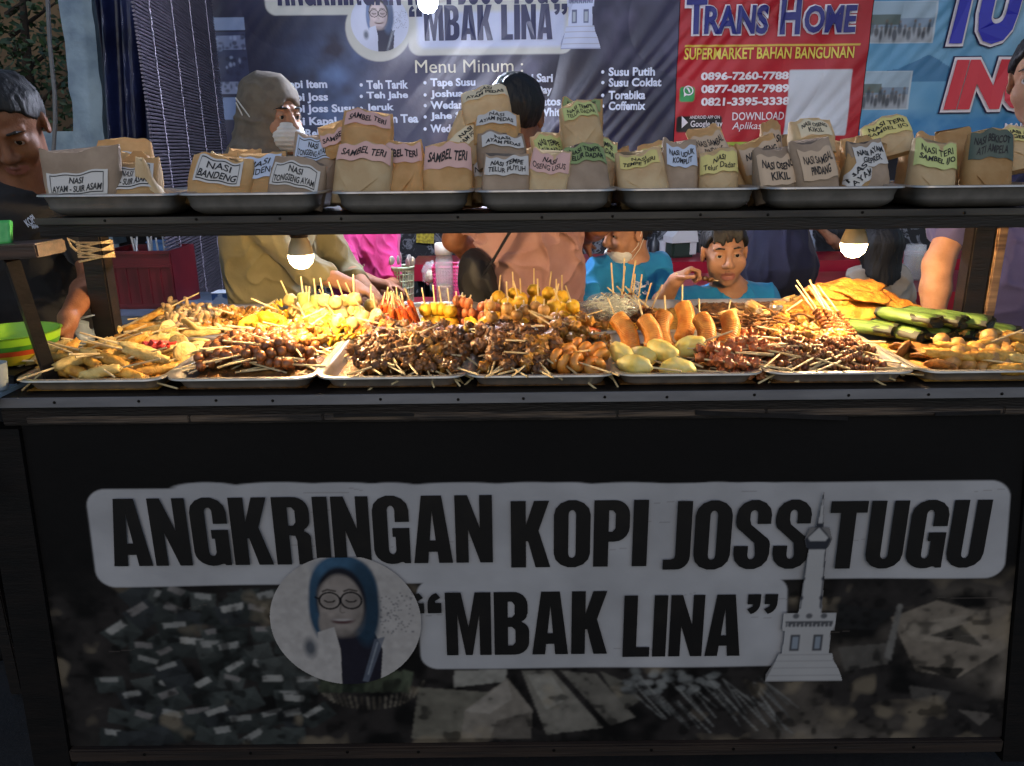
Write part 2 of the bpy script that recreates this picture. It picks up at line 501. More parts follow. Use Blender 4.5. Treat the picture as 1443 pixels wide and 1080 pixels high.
def surface_nets(f, lo, vox):
    sgn = f < 0
    c = np.zeros(tuple(d - 1 for d in f.shape), np.int8)
    for i in (0, 1):
        for j in (0, 1):
            for k in (0, 1):
                c += sgn[i:f.shape[0] - 1 + i, j:f.shape[1] - 1 + j, k:f.shape[2] - 1 + k]
    cells = np.argwhere((c > 0) & (c < 8))
    idx = np.full(c.shape, -1, np.int32); idx[cells[:, 0], cells[:, 1], cells[:, 2]] = np.arange(len(cells))
    acc = np.zeros((len(cells), 3)); cnt = np.zeros(len(cells))
    corners = [(i, j, k) for i in (0, 1) for j in (0, 1) for k in (0, 1)]
    val = {q: f[cells[:, 0] + q[0], cells[:, 1] + q[1], cells[:, 2] + q[2]] for q in corners}
    for q in corners:
        for a in range(3):
            if q[a] == 0:
                q2 = tuple(1 if i == a else q[i] for i in range(3))
                v0, v1 = val[q], val[q2]; x = (v0 < 0) != (v1 < 0)
                t = np.where(x, v0 / np.where(x, v0 - v1, 1), 0)
                p = np.tile(np.array(q, float), (len(cells), 1)); p[:, a] += t
                acc += p * x[:, None]; cnt += x
    co = lo + (cells + acc / cnt[:, None]) * vox
    quads = []
    for a in range(3):
        b, d = (a + 1) % 3, (a + 2) % 3
        s0 = [slice(None)] * 3; s1 = [slice(None)] * 3
        s0[a] = slice(0, -1); s1[a] = slice(1, None)
        for e in (b, d):
            s0[e] = slice(1, -1); s1[e] = slice(1, -1)
        A, B = sgn[tuple(s0)], sgn[tuple(s1)]
        e = np.argwhere(A != B)
        if len(e) == 0: continue
        flip = A[e[:, 0], e[:, 1], e[:, 2]]
        g = e.copy(); g[:, b] += 1; g[:, d] += 1
        def ci(ob, od):
            h = g.copy(); h[:, b] += ob; h[:, d] += od
            return idx[h[:, 0], h[:, 1], h[:, 2]]
        q = np.stack([ci(-1, -1), ci(0, -1), ci(0, 0), ci(-1, 0)], -1)
        q[~flip] = q[~flip][:, ::-1]
        quads.append(q)
    return co, np.concatenate(quads)

def np_noise(P, scale, seed=0.0):
    Q = P * scale + seed
    return (np.sin(Q[:, 0] * 1.7 + 1.3 * np.sin(Q[:, 1] * 1.1 + seed)) + np.sin(Q[:, 1] * 1.9 + 1.1 * np.sin(Q[:, 2] * 1.3)) + np.sin(Q[:, 2] * 1.6 + 1.2 * np.sin(Q[:, 0] * .9 + 2))) / 3

_lat = np.random.default_rng(3).random((32, 32, 32)).astype(np.float32)
def vnoise(P, scale, seed=0.0):
    Q = np.asarray(P) * scale + seed * 7.31 + 100.0
    i = np.floor(Q).astype(int); f = Q - i; f = f * f * (3 - 2 * f)
    i0 = i % 32; i1 = (i + 1) % 32
    def g(a, b, c): return _lat[a, b, c]
    x0, y0, z0 = i0.T; x1, y1, z1 = i1.T; fx, fy, fz = f.T
    return ((g(x0, y0, z0) * (1 - fx) + g(x1, y0, z0) * fx) * (1 - fy) + (g(x0, y1, z0) * (1 - fx) + g(x1, y1, z0) * fx) * fy) * (1 - fz) + ((g(x0, y0, z1) * (1 - fx) + g(x1, y0, z1) * fx) * (1 - fy) + (g(x0, y1, z1) * (1 - fx) + g(x1, y1, z1) * fx) * fy) * fz
def ridged(P, scale, seed=0.0):
    return 1 - np.abs(2 * vnoise(P, scale, seed) - 1)
# ------------------------------------------------------------------ setting
M_ASPH = mat('asphalt', '151516', '211f1e', rough=.85, scale=9, bump=.5, bscale=120)
M_BLK = mat('black_painted_wood', '0d0b0a', '1d1512', rough=.42, scale=6, stretch=(1, 1, 8), bump=.25, bscale=40, spec=.4)
M_BLKW = mat('dark_worn_wood', '0f0b09', '1e1612', rough=.5, scale=14, stretch=(.4, 3, 6), bump=.3, bscale=30)
M_WOOD = mat('worn_brown_wood', '4a3426', '8a6d50', rough=.6, scale=18, stretch=(.25, 3, 5), bump=.4, bscale=40)
M_STEEL = mat('stainless_steel', 'aaa49c', 'c4bdb4', rough=.31, metal=.68, scale=30, bump=.06, bscale=25, bdist=.01)
M_ALU = mat('worn_aluminium_strip', '77767a', '8e8d90', rough=.5, metal=.55, scale=25, stretch=(.2, 1, 1), bump=.1)
M_SCREW = mat('dark_screw', '1a1714', rough=.5, metal=.8)
M_VINYL = mat('printed_vinyl', 'ffffff', rough=.38, attr=True, scale=3, spec=.5, bump=.12, bscale=35, bdist=.01)
M_PANEL = mat('printed_cloth_dusty', 'ffffff', rough=.6, attr=True, scale=6, spec=.18, bump=.15, bscale=50)
M_INK = mat('black_ink', '0c0a0a', '1a1614', rough=.45, scale=12, lo=.5, hi=.8)
M_INKB = mat('navy_ink', '20244a', rough=.4)
M_INKW = mat('pale_ink', 'c4cde0', rough=.4)
M_INKC = mat('cream_ink', 'c9c6b4', rough=.4)

def ground_sheet():
    mb = MB()
    mb.grid(lambda u, v: Vector((-40 + 80 * u, -30 + 80 * v, .012 * noise.noise(Vector((u * 60, v * 60, 0))) - .012)), 60, 60)
    o = mb.build('ground', M_ASPH); o['kind'] = 'structure'
ground_sheet()

# ------------------------------------------------------------------ the food cart
PY = 1.50                                   # plane of the printed front
CX0, CX1 = at(28, 585, PY).x, at(1447, 585, PY).x
PZ0, PZ1 = at(700, 1045, PY).z, at(700, 590, PY).z
XBL, XBR = at(99, 1045, PY).x, at(1410, 1040, PY).x      # the front is a little wider at its foot
def XL(z): return CX0 + (XBL - CX0) * (PZ1 - z) / (PZ1 - PZ0)
def XR(z): return CX1 + (XBR - CX1) * (PZ1 - z) / (PZ1 - PZ0)
CT = at(700, 552, 1.49).z                   # counter top
CB = 2.38                                   # back edge of the counter
SH_Y0, SH_Y1 = 1.65, 2.02
SH_Z = at(700, 301, SH_Y0).z
SH_B = at(700, 329, SH_Y0).z
cart = empty('food_cart', ((CX0 + CX1) / 2, 1.9, 0), 'long black wooden street food cart with a printed front and a raised shelf of trays', 'food cart')
cw = CX1 - CX0
mb = MB()
mb.box(((CX0 + CX1) / 2, (1.5 + CB) / 2 - .01, CT - .012), (cw + .10, CB - 1.49, .024), bev=.003)
mb.build('counter_top', M_BLKW, cart, world=True)
mb = MB()
mb.box(((CX0 + CX1) / 2, 1.484, CT - .0115), (cw + .10, .006, .021), bev=.0015)
mb.build('counter_edge_strip', M_ALU, cart, world=True)
def screws(y, z, n, x0, x1, r):
    mb = MB(); rr = random.Random(5)
    for i in range(n):
        x = x0 + (x1 - x0) * (i + .3 + .4 * rr.random()) / n
        mb.lathe([(r, 0), (r * .8, .0015), (0.0001, .002)], (x, y, z + .004 * (rr.random() - .5)), 8, R=Matrix.Rotation(PI / 2, 3, 'X'))
    return mb
screws(1.4805, CT - .0115, 13, CX0, CX1, .0032).build('screw_row', M_SCREW, cart, world=True)
mb = MB()
mb.box(((CX0 + CX1) / 2, 1.502, CT - .044), (cw + .06, .03, .036), bev=.003)
mb.build('front_rail', M_BLK, cart, world=True)
zr = at(700, 585, 1.49).z
mb = MB()
rr = random.Random(3); x = CX0 + .02
while x < CX1:
    L_ = rr.uniform(.25, .6); x2 = min(x + L_, CX1 + .02)
    mb.box(((x + x2) / 2, 1.494 + rr.uniform(-.001, .001), zr + rr.uniform(-.001, .001)), (x2 - x - .003, .02, .015 + rr.uniform(-.003, .002)), R=Matrix.Rotation(rr.uniform(-.004, .004), 3, 'Y'), bev=.002)
    x = x2
mb.build('splintered_batten', mat('batten_wood', '1c1511', '5c4c3d', rough=.6, scale=22, stretch=(.3, 2, 6), bump=.5, bscale=60, lo=.42, hi=.6), cart, world=True)
mb = MB()
for (xa, ya, xb, yb, t) in ((980, 582, 1195, 590, .009), (1318, 584, 1410, 581, .007), (470, 586, 583, 585, .006)):
    A, B = at(xa, ya, 1.481), at(xb, yb, 1.481)
    mb.prism([A + Vector((0, 0, t / 2)), B + Vector((0, 0, t / 2)), B - Vector((0, 0, t / 2)), A - Vector((0, 0, t / 2))], (0, .003, 0))
mb.build('torn_black_tape', mat('black_tape', '0b0b0d', '1c1a1c', rough=.35), cart, world=True)
mb = MB()
mb.box(((XBL + XBR) / 2, PY - .004, PZ0 - .018), (XBR - XBL, .022, .034), bev=.004)
mb.build('bottom_rail', mat('rail_wood', '170f0b', '32251c', rough=.6, scale=16, stretch=(.25, 2, 6), bump=.4, bscale=40), cart, world=True)
screws(PY - .0155, PZ0 - .014, 9, XBL + .05, XBR - .05, .004).build('screw_row', M_SCREW, cart, world=True)
M_BLACKP = mat('deep_black_paint', '070606', '120d0b', rough=.6, scale=7, stretch=(1, 1, 6), bump=.2, bscale=40, spec=.25)  # near-black paint of the corner posts and base board
for sx, fx, sg in ((CX0 - .035, XL, -1), (CX1 + .035, XR, 1)):
    mb = MB(); zt_, zb_ = CT - .07, .03
    q = [(fx(zt_) + sg * .002, zt_), (fx(zt_) + sg * .088, zt_), (fx(zb_) + sg * .088, zb_), (fx(zb_) + sg * .002, zb_)]
    mb.prism([(x, 1.49, z) for x, z in (q if sg > 0 else q[::-1])], (0, .05, 0))
    mb.build('corner_post', M_BLACKP, cart, world=True)
    mb = MB(); mb.box((sx, (1.54 + CB) / 2, CT / 2 + .04), (.02, CB - 1.56, CT - .16))
    mb.build('side_panel', M_BLKW, cart, world=True)
    mb = MB()
    mb.lathe([(.012, -.02), (.07, -.02), (.085, -.012), (.085, .012), (.07, .02), (.012, .02)], (sx * .9, 1.8, .085), 20, R=Matrix.Rotation(PI / 2, 3, 'Y'), caps=True)
    mb.build('wheel', mat('black_rubber', '0c0c0d', rough=.8), cart, world=True)
mb = MB(); mb.box(((CX0 + CX1) / 2, 1.62, .16), (cw + .06, .02, .12)); mb.build('base_board', M_BLACKP, cart, world=True)
# shelf
SX0, SX1 = at(50, 310, SH_Y0).x, CX1 + .14
mb = MB()
mb.box(((SX0 + SX1) / 2, (SH_Y0 + SH_Y1) / 2 + .004, SH_Z - .012), (SX1 - SX0, SH_Y1 - SH_Y0, .018), bev=.002)
mb.build('shelf_board', M_BLKW, cart, world=True)
mb = MB()
zl = at(700, 310.5, SH_Y0).z
mb.box(((SX0 + SX1) / 2, SH_Y0 - .002, (SH_Z + zl) / 2), (SX1 - SX0, .008, SH_Z - zl), bev=.0015)
mb.build('shelf_edge_strip', mat('dark_aluminium', '3c3a3a', '58544f', rough=.42, metal=.6, scale=25, stretch=(.2, 1, 1)), cart, world=True)
screws(SH_Y0 - .0065, (SH_Z + zl) / 2, 12, SX0 + .05, SX1, .0032).build('screw_row', M_SCREW, cart, world=True)
mb = MB(); mb.box(((SX0 + SX1) / 2, SH_Y0 + .016, (zl + SH_B) / 2), (SX1 - SX0 - .004, .03, zl - SH_B - .001), bev=.002)
mb.box(((SX0 + SX1) / 2, SH_Y1 - .016, (zl + SH_B) / 2 + .004), (SX1 - SX0 - .004, .03, zl - SH_B - .008), bev=.002)
mb.build('shelf_beam', M_BLK, cart, world=True)
PSY = 1.86
for k, pxc in enumerate((141, 1371)):
    for yy in (PSY, ):
        x = at(pxc, 390, yy).x
        mb = MB(); mb.box((x, yy, (CT + SH_B) / 2), (.052, .045, SH_B - CT), bev=.004)
        p = mb.build('shelf_post', M_BLK, cart, world=True)
    if k == 1:
        mb = MB(); mb.box((x + .040, yy - .012, (CT + SH_B) / 2), (.024, .03, SH_B - CT - .002), bev=.003)
        mb.build('post_batten', M_WOOD, cart, world=True)
    else:
        mb = MB()
        z0 = at(141, 352, yy).z
        for j in range(8):
            zz = z0 + (j - 3.5) * .0055; tl = (j % 3 - 1) * .006
            pts = [(x - .029, yy - .026, zz + tl), (x + .029, yy - .026, zz - tl), (x + .029, yy + .026, zz), (x - .029, yy + .026, zz + tl), (x - .029, yy - .026, zz + tl)]
            mb.tube(pts, .0028, 6)
        mb.tube([(x - .03, yy - .028, z0 + .02), (x - .045, yy - .03, z0 + .03), (x - .04, yy - .03, z0 + .012), (x - .03, yy - .028, z0)], .003, 6)
        tag(mb.build('cord_lashing', mat('cream_cord', 'a08a6a', 'c9b795', rough=.8, scale=200), cart, world=True))

# ---- printed front sheet
PXW = CX1 - CX0
pr = Print(780, 320, '130f0f')
def pv(px, py):
    p = at(px, py, PY)
    l_, r_ = XL(p.z), XR(p.z)
    return ((p.x - l_) / (r_ - l_) * 779, (PZ1 - p.z) / (PZ1 - PZ0) * 319)
n1 = pr.noise(120, 1); n2 = pr.noise(30, 2); n3 = pr.noise(10, 3, 2)
v = pr.yy / 319
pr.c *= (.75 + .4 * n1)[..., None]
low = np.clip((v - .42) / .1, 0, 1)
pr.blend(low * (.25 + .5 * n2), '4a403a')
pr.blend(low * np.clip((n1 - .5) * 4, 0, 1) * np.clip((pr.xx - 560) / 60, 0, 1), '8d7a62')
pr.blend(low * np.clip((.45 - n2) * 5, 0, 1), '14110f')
# printed picture: paper wrapped packets with pale labels, left
pk = random.Random(9)
def packet(cx, cy, w, h, a, col, lab):
    ca, sa = math.cos(a), math.sin(a)
    R_ = lambda x, y: (cx + ca * x - sa * y, cy + sa * x + ca * y)
    pr.poly([R_(-w, -h), R_(w, -h * .9), R_(w * .95, h), R_(-w * .9, h)], col)
    pr.poly([R_(-w, -h), R_(w, -h * .9), R_(w * .2, h * .2)], [c * 1.5 for c in lin(col)], .5)
    pr.poly([R_(w * .2, -h * .1), R_(w * .95, h), R_(-w * .5, h)], [c * .5 for c in lin(col)], .6)
    if lab: pr.poly([R_(-w * .62, -h * .92), R_(w * .62, -h * .86), R_(w * .6, -h * .28), R_(-w * .6, -h * .32)], lab)
for row in range(9):
    for i in range(9):
        px_ = 150 + i * 35 + pk.uniform(-16, 16) + (row % 2) * 16; py_ = 845 + row * 24 + pk.uniform(-6, 6)
        if px_ < 165 - row * 2 and pk.random() < .7: continue
        cx, cy = pv(px_, py_)
        packet(cx, cy, pk.uniform(10, 16), pk.uniform(8, 12), pk.uniform(-.7, .5), pk.choice(['3a413d', '464e49', '303733', '50554f', '363b3d']), pk.choice(['aaa79c', '9a978d', 'b4afa2', None, None, '8f857e']))
# woven basket
for k in range(26):
    a = PI * (.05 + .9 * k / 25); cx, cy = pv(520, 950)
    pr.line([(cx + 46 * math.cos(a), cy + 4 + 20 * math.sin(a)), (cx + 40 * math.cos(a), cy + 14 + 24 * math.sin(a))], 1.6, pk.choice(['75664c', '574b38', '8c7c60']))
for k in range(8): cx, cy = pv(460 + 16 * k, 960); packet(cx, cy, 5, 12, .2, pk.choice(['3c4a30', '2d3a28', '55603f']), None)
# tempeh slabs, middle
for (pts, c) in (([(640, 945), (715, 942), (712, 960), (640, 968)], 'b9b09a'), ([(590, 968), (690, 975), (660, 1040), (580, 1040)], '8f8468'), ([(655, 1000), (715, 955), (750, 1000), (748, 1040), (650, 1040)], 'a5937a'), ([(655, 1002), (715, 957), (722, 985), (690, 1005)], 'b5a48c'), ([(700, 1015), (748, 1003), (748, 1040), (690, 1040)], '6f6150'),
                 ([(735, 945), (778, 945), (850, 1025), (770, 1035)], '9b8f78'), ([(742, 950), (775, 948), (800, 985), (770, 1000)], 'b1a68e'), ([(790, 945), (840, 950), (895, 1010), (860, 1022)], '8a7f6a'), ([(845, 945), (880, 960), (905, 985), (880, 1000)], '7d745f')):
    pr.poly([pv(*p) for p in pts], c, .85)
for k in range(46):
    px_ = 880 + pk.uniform(0, 130); py_ = 945 + pk.uniform(-2, 30)
    cx, cy = pv(px_, py_); pr.disc(cx, cy, 4, 3.2, pk.choice(['8b8c86', '9a9a92', '73746e']), a=.8)
for k in range(40):
    px_ = 890 + pk.uniform(0, 190); py_ = 950 + pk.uniform(0, 40)
    pr.line([pv(px_, py_), pv(px_ + pk.uniform(30, 50), py_ + pk.uniform(35, 50))], 1.2, pk.choice(['8e8c84', 'a3a095', '6a6964']), .7)
# fried slabs and a dark bowl, right
for (pts, c) in (([(1255, 870), (1320, 845), (1380, 862), (1435, 850), (1440, 900), (1400, 925), (1350, 955), (1290, 945)], 'a08a6c'), ([(1270, 880), (1360, 866), (1400, 890), (1340, 905), (1285, 902)], 'b09a7a'), ([(1310, 895), (1355, 880), (1385, 912)], '4a4234'), ([(1290, 938), (1360, 942), (1345, 958)], '241e18'), ([(1175, 850), (1260, 862), (1230, 888), (1180, 885)], '2a2928'), ([(1180, 912), (1260, 905), (1250, 935), (1190, 945)], '6f6558'),
                 ([(1245, 925), (1265, 850), (1272, 852), (1255, 930)], '8a8276'), ([(1280, 965), (1340, 975), (1330, 992), (1285, 985)], '5e554a'), ([(1350, 1000), (1400, 1005), (1380, 1022)], '77695a'), ([(1380, 860), (1440, 850), (1440, 880), (1395, 905)], '8e795e')):
    pr.poly([pv(*p) for p in pts], c, .9)
g_ = pr.c.mean(-1, keepdims=True); pr.c = pr.c * .55 + g_ * .45
pr.blur(1)
n4 = pr.noise(5, 14, 2)
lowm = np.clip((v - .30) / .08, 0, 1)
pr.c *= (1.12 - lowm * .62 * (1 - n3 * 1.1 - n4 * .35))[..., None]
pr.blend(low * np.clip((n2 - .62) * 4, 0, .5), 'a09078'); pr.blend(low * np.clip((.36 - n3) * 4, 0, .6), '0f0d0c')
# pale plaque behind the words
def rrect(P_, x0, y0, x1, y1, r, col, soft=1.6, f=pv):
    ym = (y0 + y1) / 2; ax, bx = f(x0, ym)[0], f(x1, ym)[0]; ay, by = f((x0 + x1) / 2, y0)[1], f((x0 + x1) / 2, y1)[1]
    cx, cy, hx, hy = (ax + bx) / 2, (ay + by) / 2, abs(bx - ax) / 2, abs(by - ay) / 2
    qx = np.abs(P_.xx - cx) - hx + r; qy = np.abs(P_.yy - cy) - hy + r
    d = np.hypot(np.maximum(qx, 0), np.maximum(qy, 0)) + np.minimum(np.maximum(qx, qy), 0) - r
    P_.blend(np.clip(.5 - d / soft, 0, 1), col)
PLQ = 'cfcdce'
rrect(pr, 128, 683, 1418, 820, 16, PLQ)
for px_, rw in ((290, 26), (390, 40), (480, 36), (550, 24), (640, 44), (745, 40), (800, 24), (880, 40), (1010, 24), (1065, 22), (1115, 22), (1225, 44), (1310, 24)): cx, cy = pv(px_, 688); pr.disc(cx, cy, rw, 5.5, PLQ)
rrect(pr, 590, 815, 1108, 940, 14, PLQ)
cx, cy = pv(489, 868); pr.disc(cx, cy, 58, 58 * .96, 'c4b8ac')
sc_ = pr.noise(200, 8, 2)
for k in range(26):
    px_, py_ = pk.uniform(130, 1400), pk.uniform(680, 930); pr.line([pv(px_, py_), pv(px_ + pk.uniform(20, 90), py_ + pk.uniform(-6, 6))], pk.choice([.6, .9]), '7d726a', .35)
pr.c *= (.80 + .28 * n2 + .12 * sc_)[..., None]
pr.c *= .72
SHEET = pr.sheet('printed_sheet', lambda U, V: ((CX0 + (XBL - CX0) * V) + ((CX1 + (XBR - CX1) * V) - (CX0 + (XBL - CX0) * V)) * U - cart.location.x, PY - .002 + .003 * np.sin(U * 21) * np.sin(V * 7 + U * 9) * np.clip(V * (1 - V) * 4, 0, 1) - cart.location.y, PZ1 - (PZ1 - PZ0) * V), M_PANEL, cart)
def panel_word(word, x0, x1, y0, y1, shear=0):
    vs, fs, bx = block_mesh(word)
    a, b = at(x0, (y0 + y1) / 2, PY), at(x1, (y0 + y1) / 2, PY); a.z = at((x0 + x1) / 2, y1, PY).z; b.z = at((x0 + x1) / 2, y0, PY).z
    vs = fit(vs, a.x, b.x, a.z, b.z)
    return vs, fs
mb = MB()
for w in (('ANGKRINGAN', 155, 694, 698, 794), ('KOPI', 720, 912, 703, 797), ('JOSS', 935, 1140, 703, 800), ('TUGU', 1165, 1388, 703, 799), ('“MBAK', 580, 856, 832, 920), ('LINA”', 878, 1091, 836, 922)):
    vs, fs = panel_word(*w)
    mb.add([(x, PY - .0075, z) for x, z in vs], fs)
mb.build('lettering', M_INK, cart, world=True, smooth=0)

# ---- portrait of a smiling woman in a blue headscarf and round glasses, and a white monument: printed patches
def portrait(size=220, hij='4f7390', skin='b9aca2', bg='cbc4be', cloth='262430'):
    """printed half-figure: drawn smooth, then softened like an enlarged snapshot"""
    P_ = Print(size, size, bg); s = size / 100.0
    D = lambda x, y, a, b, c, so=1.2, al=1: P_.disc(x * s, y * s, a * s, b * s, c, so * s, al)
    G = lambda pts, c, al=1: P_.poly([(x * s, y * s) for x, y in pts], c, al)
    LN = lambda pts, w, c, al=1: P_.line([(x * s, y * s) for x, y in pts], w * s, c, al)
    T = lambda c, f: [x * f for x in lin(c)]
    G([(36, 54), (66, 52), (73, 72), (70, 100), (44, 100), (38, 78)], cloth)
    D(50, 26, 22, 26, hij, 2); D(63, 38, 10, 30, T(hij, .45), 3); D(33, 40, 6.5, 22, T(hij, .8), 2)
    D(44, 10, 12, 7, T(hij, 1.5), 5, .6); D(60, 16, 8, 10, T(hij, .6), 5, .7)
    D(48, 34, 16.2, 25, '23242e', 2); D(47.5, 37.5, 14.6, 23, skin, 2)
    D(43, 29, 9, 9, T(skin, 1.3), 5, .55); D(57, 42, 5, 13, T(skin, .6), 5, .6); D(47, 59, 9, 3.5, T(skin, .6), 3, .7); D(39, 43, 4.5, 4, T(skin, 1.25), 3, .6); D(53, 43, 4.2, 4, T(skin, 1.2), 3, .5)
    for ex in (40.5, 54.5):
        D(ex, 33.5, 5.2, 4.6, T(skin, .72), 2, .7)
        LN([(ex - 3.6, 33.6), (ex - 1.5, 35), (ex + 1.5, 35.1), (ex + 3.6, 33.8)], 1.1, '17110f'); LN([(ex - 4.6, 27.2), (ex - 1, 25.6), (ex + 4.6, 27)], 1.3, '2a2322', .85)
        ring = [(ex + 6.7 * math.cos(t), 34 + 6.2 * math.sin(t)) for t in np.linspace(0, 2 * PI, 30)]
        LN(ring, 1.25, '121015')
    LN([(47, 32.6), (48, 32.6)], 1.3, '121015'); LN([(33.6, 32.5), (31, 31)], 1.2, '121015')
    LN([(48, 36), (46.6, 42), (48, 43.4), (50, 42.8)], 1, T(skin, .5), .8)
    D(47.8, 49.2, 7.4, 2.6, '5d3f40', 1.4); D(47.8, 48.4, 6, 1.1, 'd4ccc6', 1, .85); D(47.8, 46.6, 7.6, 1.6, T(skin, .95), 1.2, .9)
    D(36, 52, 4, 9, T(skin, .95), 2); G([(31, 58), (42, 54), (45, 72), (44, 100), (28, 100)], bg)
    D(25, 70, 4, 7, '3b4552', 4, .85); G([(68, 64), (75, 62), (62, 98), (58, 97)], '6b7280', .8); LN([(70, 66), (62, 92)], 1, 'aab0b8', .7)
    for k in range(80):
        r = random.Random(k); D(r.uniform(72, 95), r.uniform(28, 60), .5, .5, '55555f', .8, .8)
    return P_
def monument(w=110, h=260, c='c9c6c4', bg='8a8684', dk='3a3c44'):
    P_ = Print(w, h, bg); sx, sy = w / 100.0, h / 100.0
    G = lambda pts, col, al=1: P_.poly([(x * sx, y * sy) for x, y in pts], col, al)
    G([(46, 2), (48, 2), (51, 18), (41, 18)], dk); G([(46, 4), (47.5, 4), (50, 16), (44, 16)], c)
    G([(30, 24), (46, 17), (62, 24), (58, 29), (34, 29)], dk); G([(34, 23), (46, 18), (58, 23), (55, 25), (37, 25)], c)
    G([(36, 29), (56, 29), (60, 62), (32, 62)], c)
    for x in (35, 57): G([(x - 1, 30), (x + 1, 30), (x + (x - 46) * .12 + 1, 60), (x + (x - 46) * .12 - 1, 60)], dk, .8)
    for y in (32, 44, 54):
        for x in (35, 57): P_.disc((x + (x - 46) * .1) * sx, y * sy, 2.4 * sx, 1.2 * sy, dk)
    G([(14, 62), (78, 62), (80, 67), (76, 72), (16, 72), (12, 67)], c); G([(18, 66.5), (76, 66.5), (75, 69.5), (19, 69.5)], dk, .85)
    for k in range(11): G([(20 + k * 5, 69.5), (22 + k * 5, 69.5), (21 + k * 5, 67)], c)
    for x in (30, 46, 64): P_.disc(x * sx, 63.6 * sy, 4 * sx, 1.4 * sy, dk, 1.2, .8)
    G([(18, 72), (74, 72), (76, 84), (16, 84)], c)
    for x in (26, 54): G([(x, 73.5), (x + 12, 73.5), (x + 12, 82.5), (x, 82.5)], dk, .9); G([(x + 2.5, 75), (x + 9.5, 75), (x + 9.5, 81.5), (x + 2.5, 81.5)], '9da6b0')
    G([(12, 84), (80, 84), (82, 88), (90, 92), (94, 96), (100, 99), (0, 99), (4, 95), (8, 91), (10, 88)], c)
    for y, x0, x1 in ((84.5, 12, 80), (88, 10, 84), (92, 8, 90), (96, 4, 95)): P_.line([(x0 * sx, y * sy), (x1 * sx, y * sy)], 1, '9a9796', .8)
    return P_
def patch(P_, name, m, parent, x0, y0, x1, y1, Y, shape, off, disp=None):
    a, b = at(x0, y1, Y), at(x1, y0, Y)
    U, V = np.meshgrid(np.linspace(0, 1, P_.w), np.linspace(0, 1, P_.h))
    keep = shape(U, V)
    X = a.x + (b.x - a.x) * U; Z = b.z + (a.z - b.z) * V
    Yv = np.full_like(X, Y - off)
    if disp is not None: Yv = Yv + disp(X, Z)
    w = wloc(parent)
    co = np.stack([X - w.x, Yv - w.y, Z - w.z], -1).reshape(-1, 3)
    i = np.arange(P_.w * P_.h).reshape(P_.h, P_.w)
    q = np.stack([i[1:, :-1], i[1:, 1:], i[:-1, 1:], i[:-1, :-1]], -1)
    q = q[keep[:-1, :-1] & keep[1:, 1:] & keep[1:, :-1] & keep[:-1, 1:]].reshape(-1, 4)
    used = np.unique(q); remap = np.full(len(co), -1); remap[used] = np.arange(len(used))
    me = np_mesh(name, co[used], remap[q])
    at_ = me.color_attributes.new('Col', 'FLOAT_COLOR', 'POINT')
    at_.data.foreach_set('color', np.concatenate([P_.c.reshape(-1, 3)[used], np.ones((len(used), 1), np.float32)], 1).ravel())
    me.materials.append(m)
    o = bpy.data.objects.new(name, me); COL.objects.link(o); o.parent = parent
    return o
def in_circle(U, V): return (U - .5) ** 2 + (V - .5) ** 2 < .249
def in_monument(U, V):
    y = V * 100; x = U * 100
    h = np.interp(y, [0, 2, 18, 18.01, 24, 28, 29, 62, 62.01, 72, 72.01, 84, 84.01, 88, 92, 96, 99.5], [.5, 1.2, 5, 12, 17, 14, 11, 15, 33, 33, 29, 30, 34, 37, 43, 48, 51])
    return np.abs(x - 47) < h
_pp = portrait(300, hij='3f617c', skin='a89c93'); _pp.blur(2); _pp.c *= (.60 + .22 * _pp.noise(14, 4, 2))[..., None]; _pm = monument().blur(1); _pm.c *= .74
patch(_pp, 'portrait_print', M_PANEL, cart, 392, 778, 590, 962, PY, lambda U, V: ((U - .5) ** 2 + (V - .5) ** 2 < .2495) & (V > .02), .0092)
patch(_pm, 'monument_print', M_PANEL, cart, 1076, 688, 1222, 957, PY, in_monument, .0105)

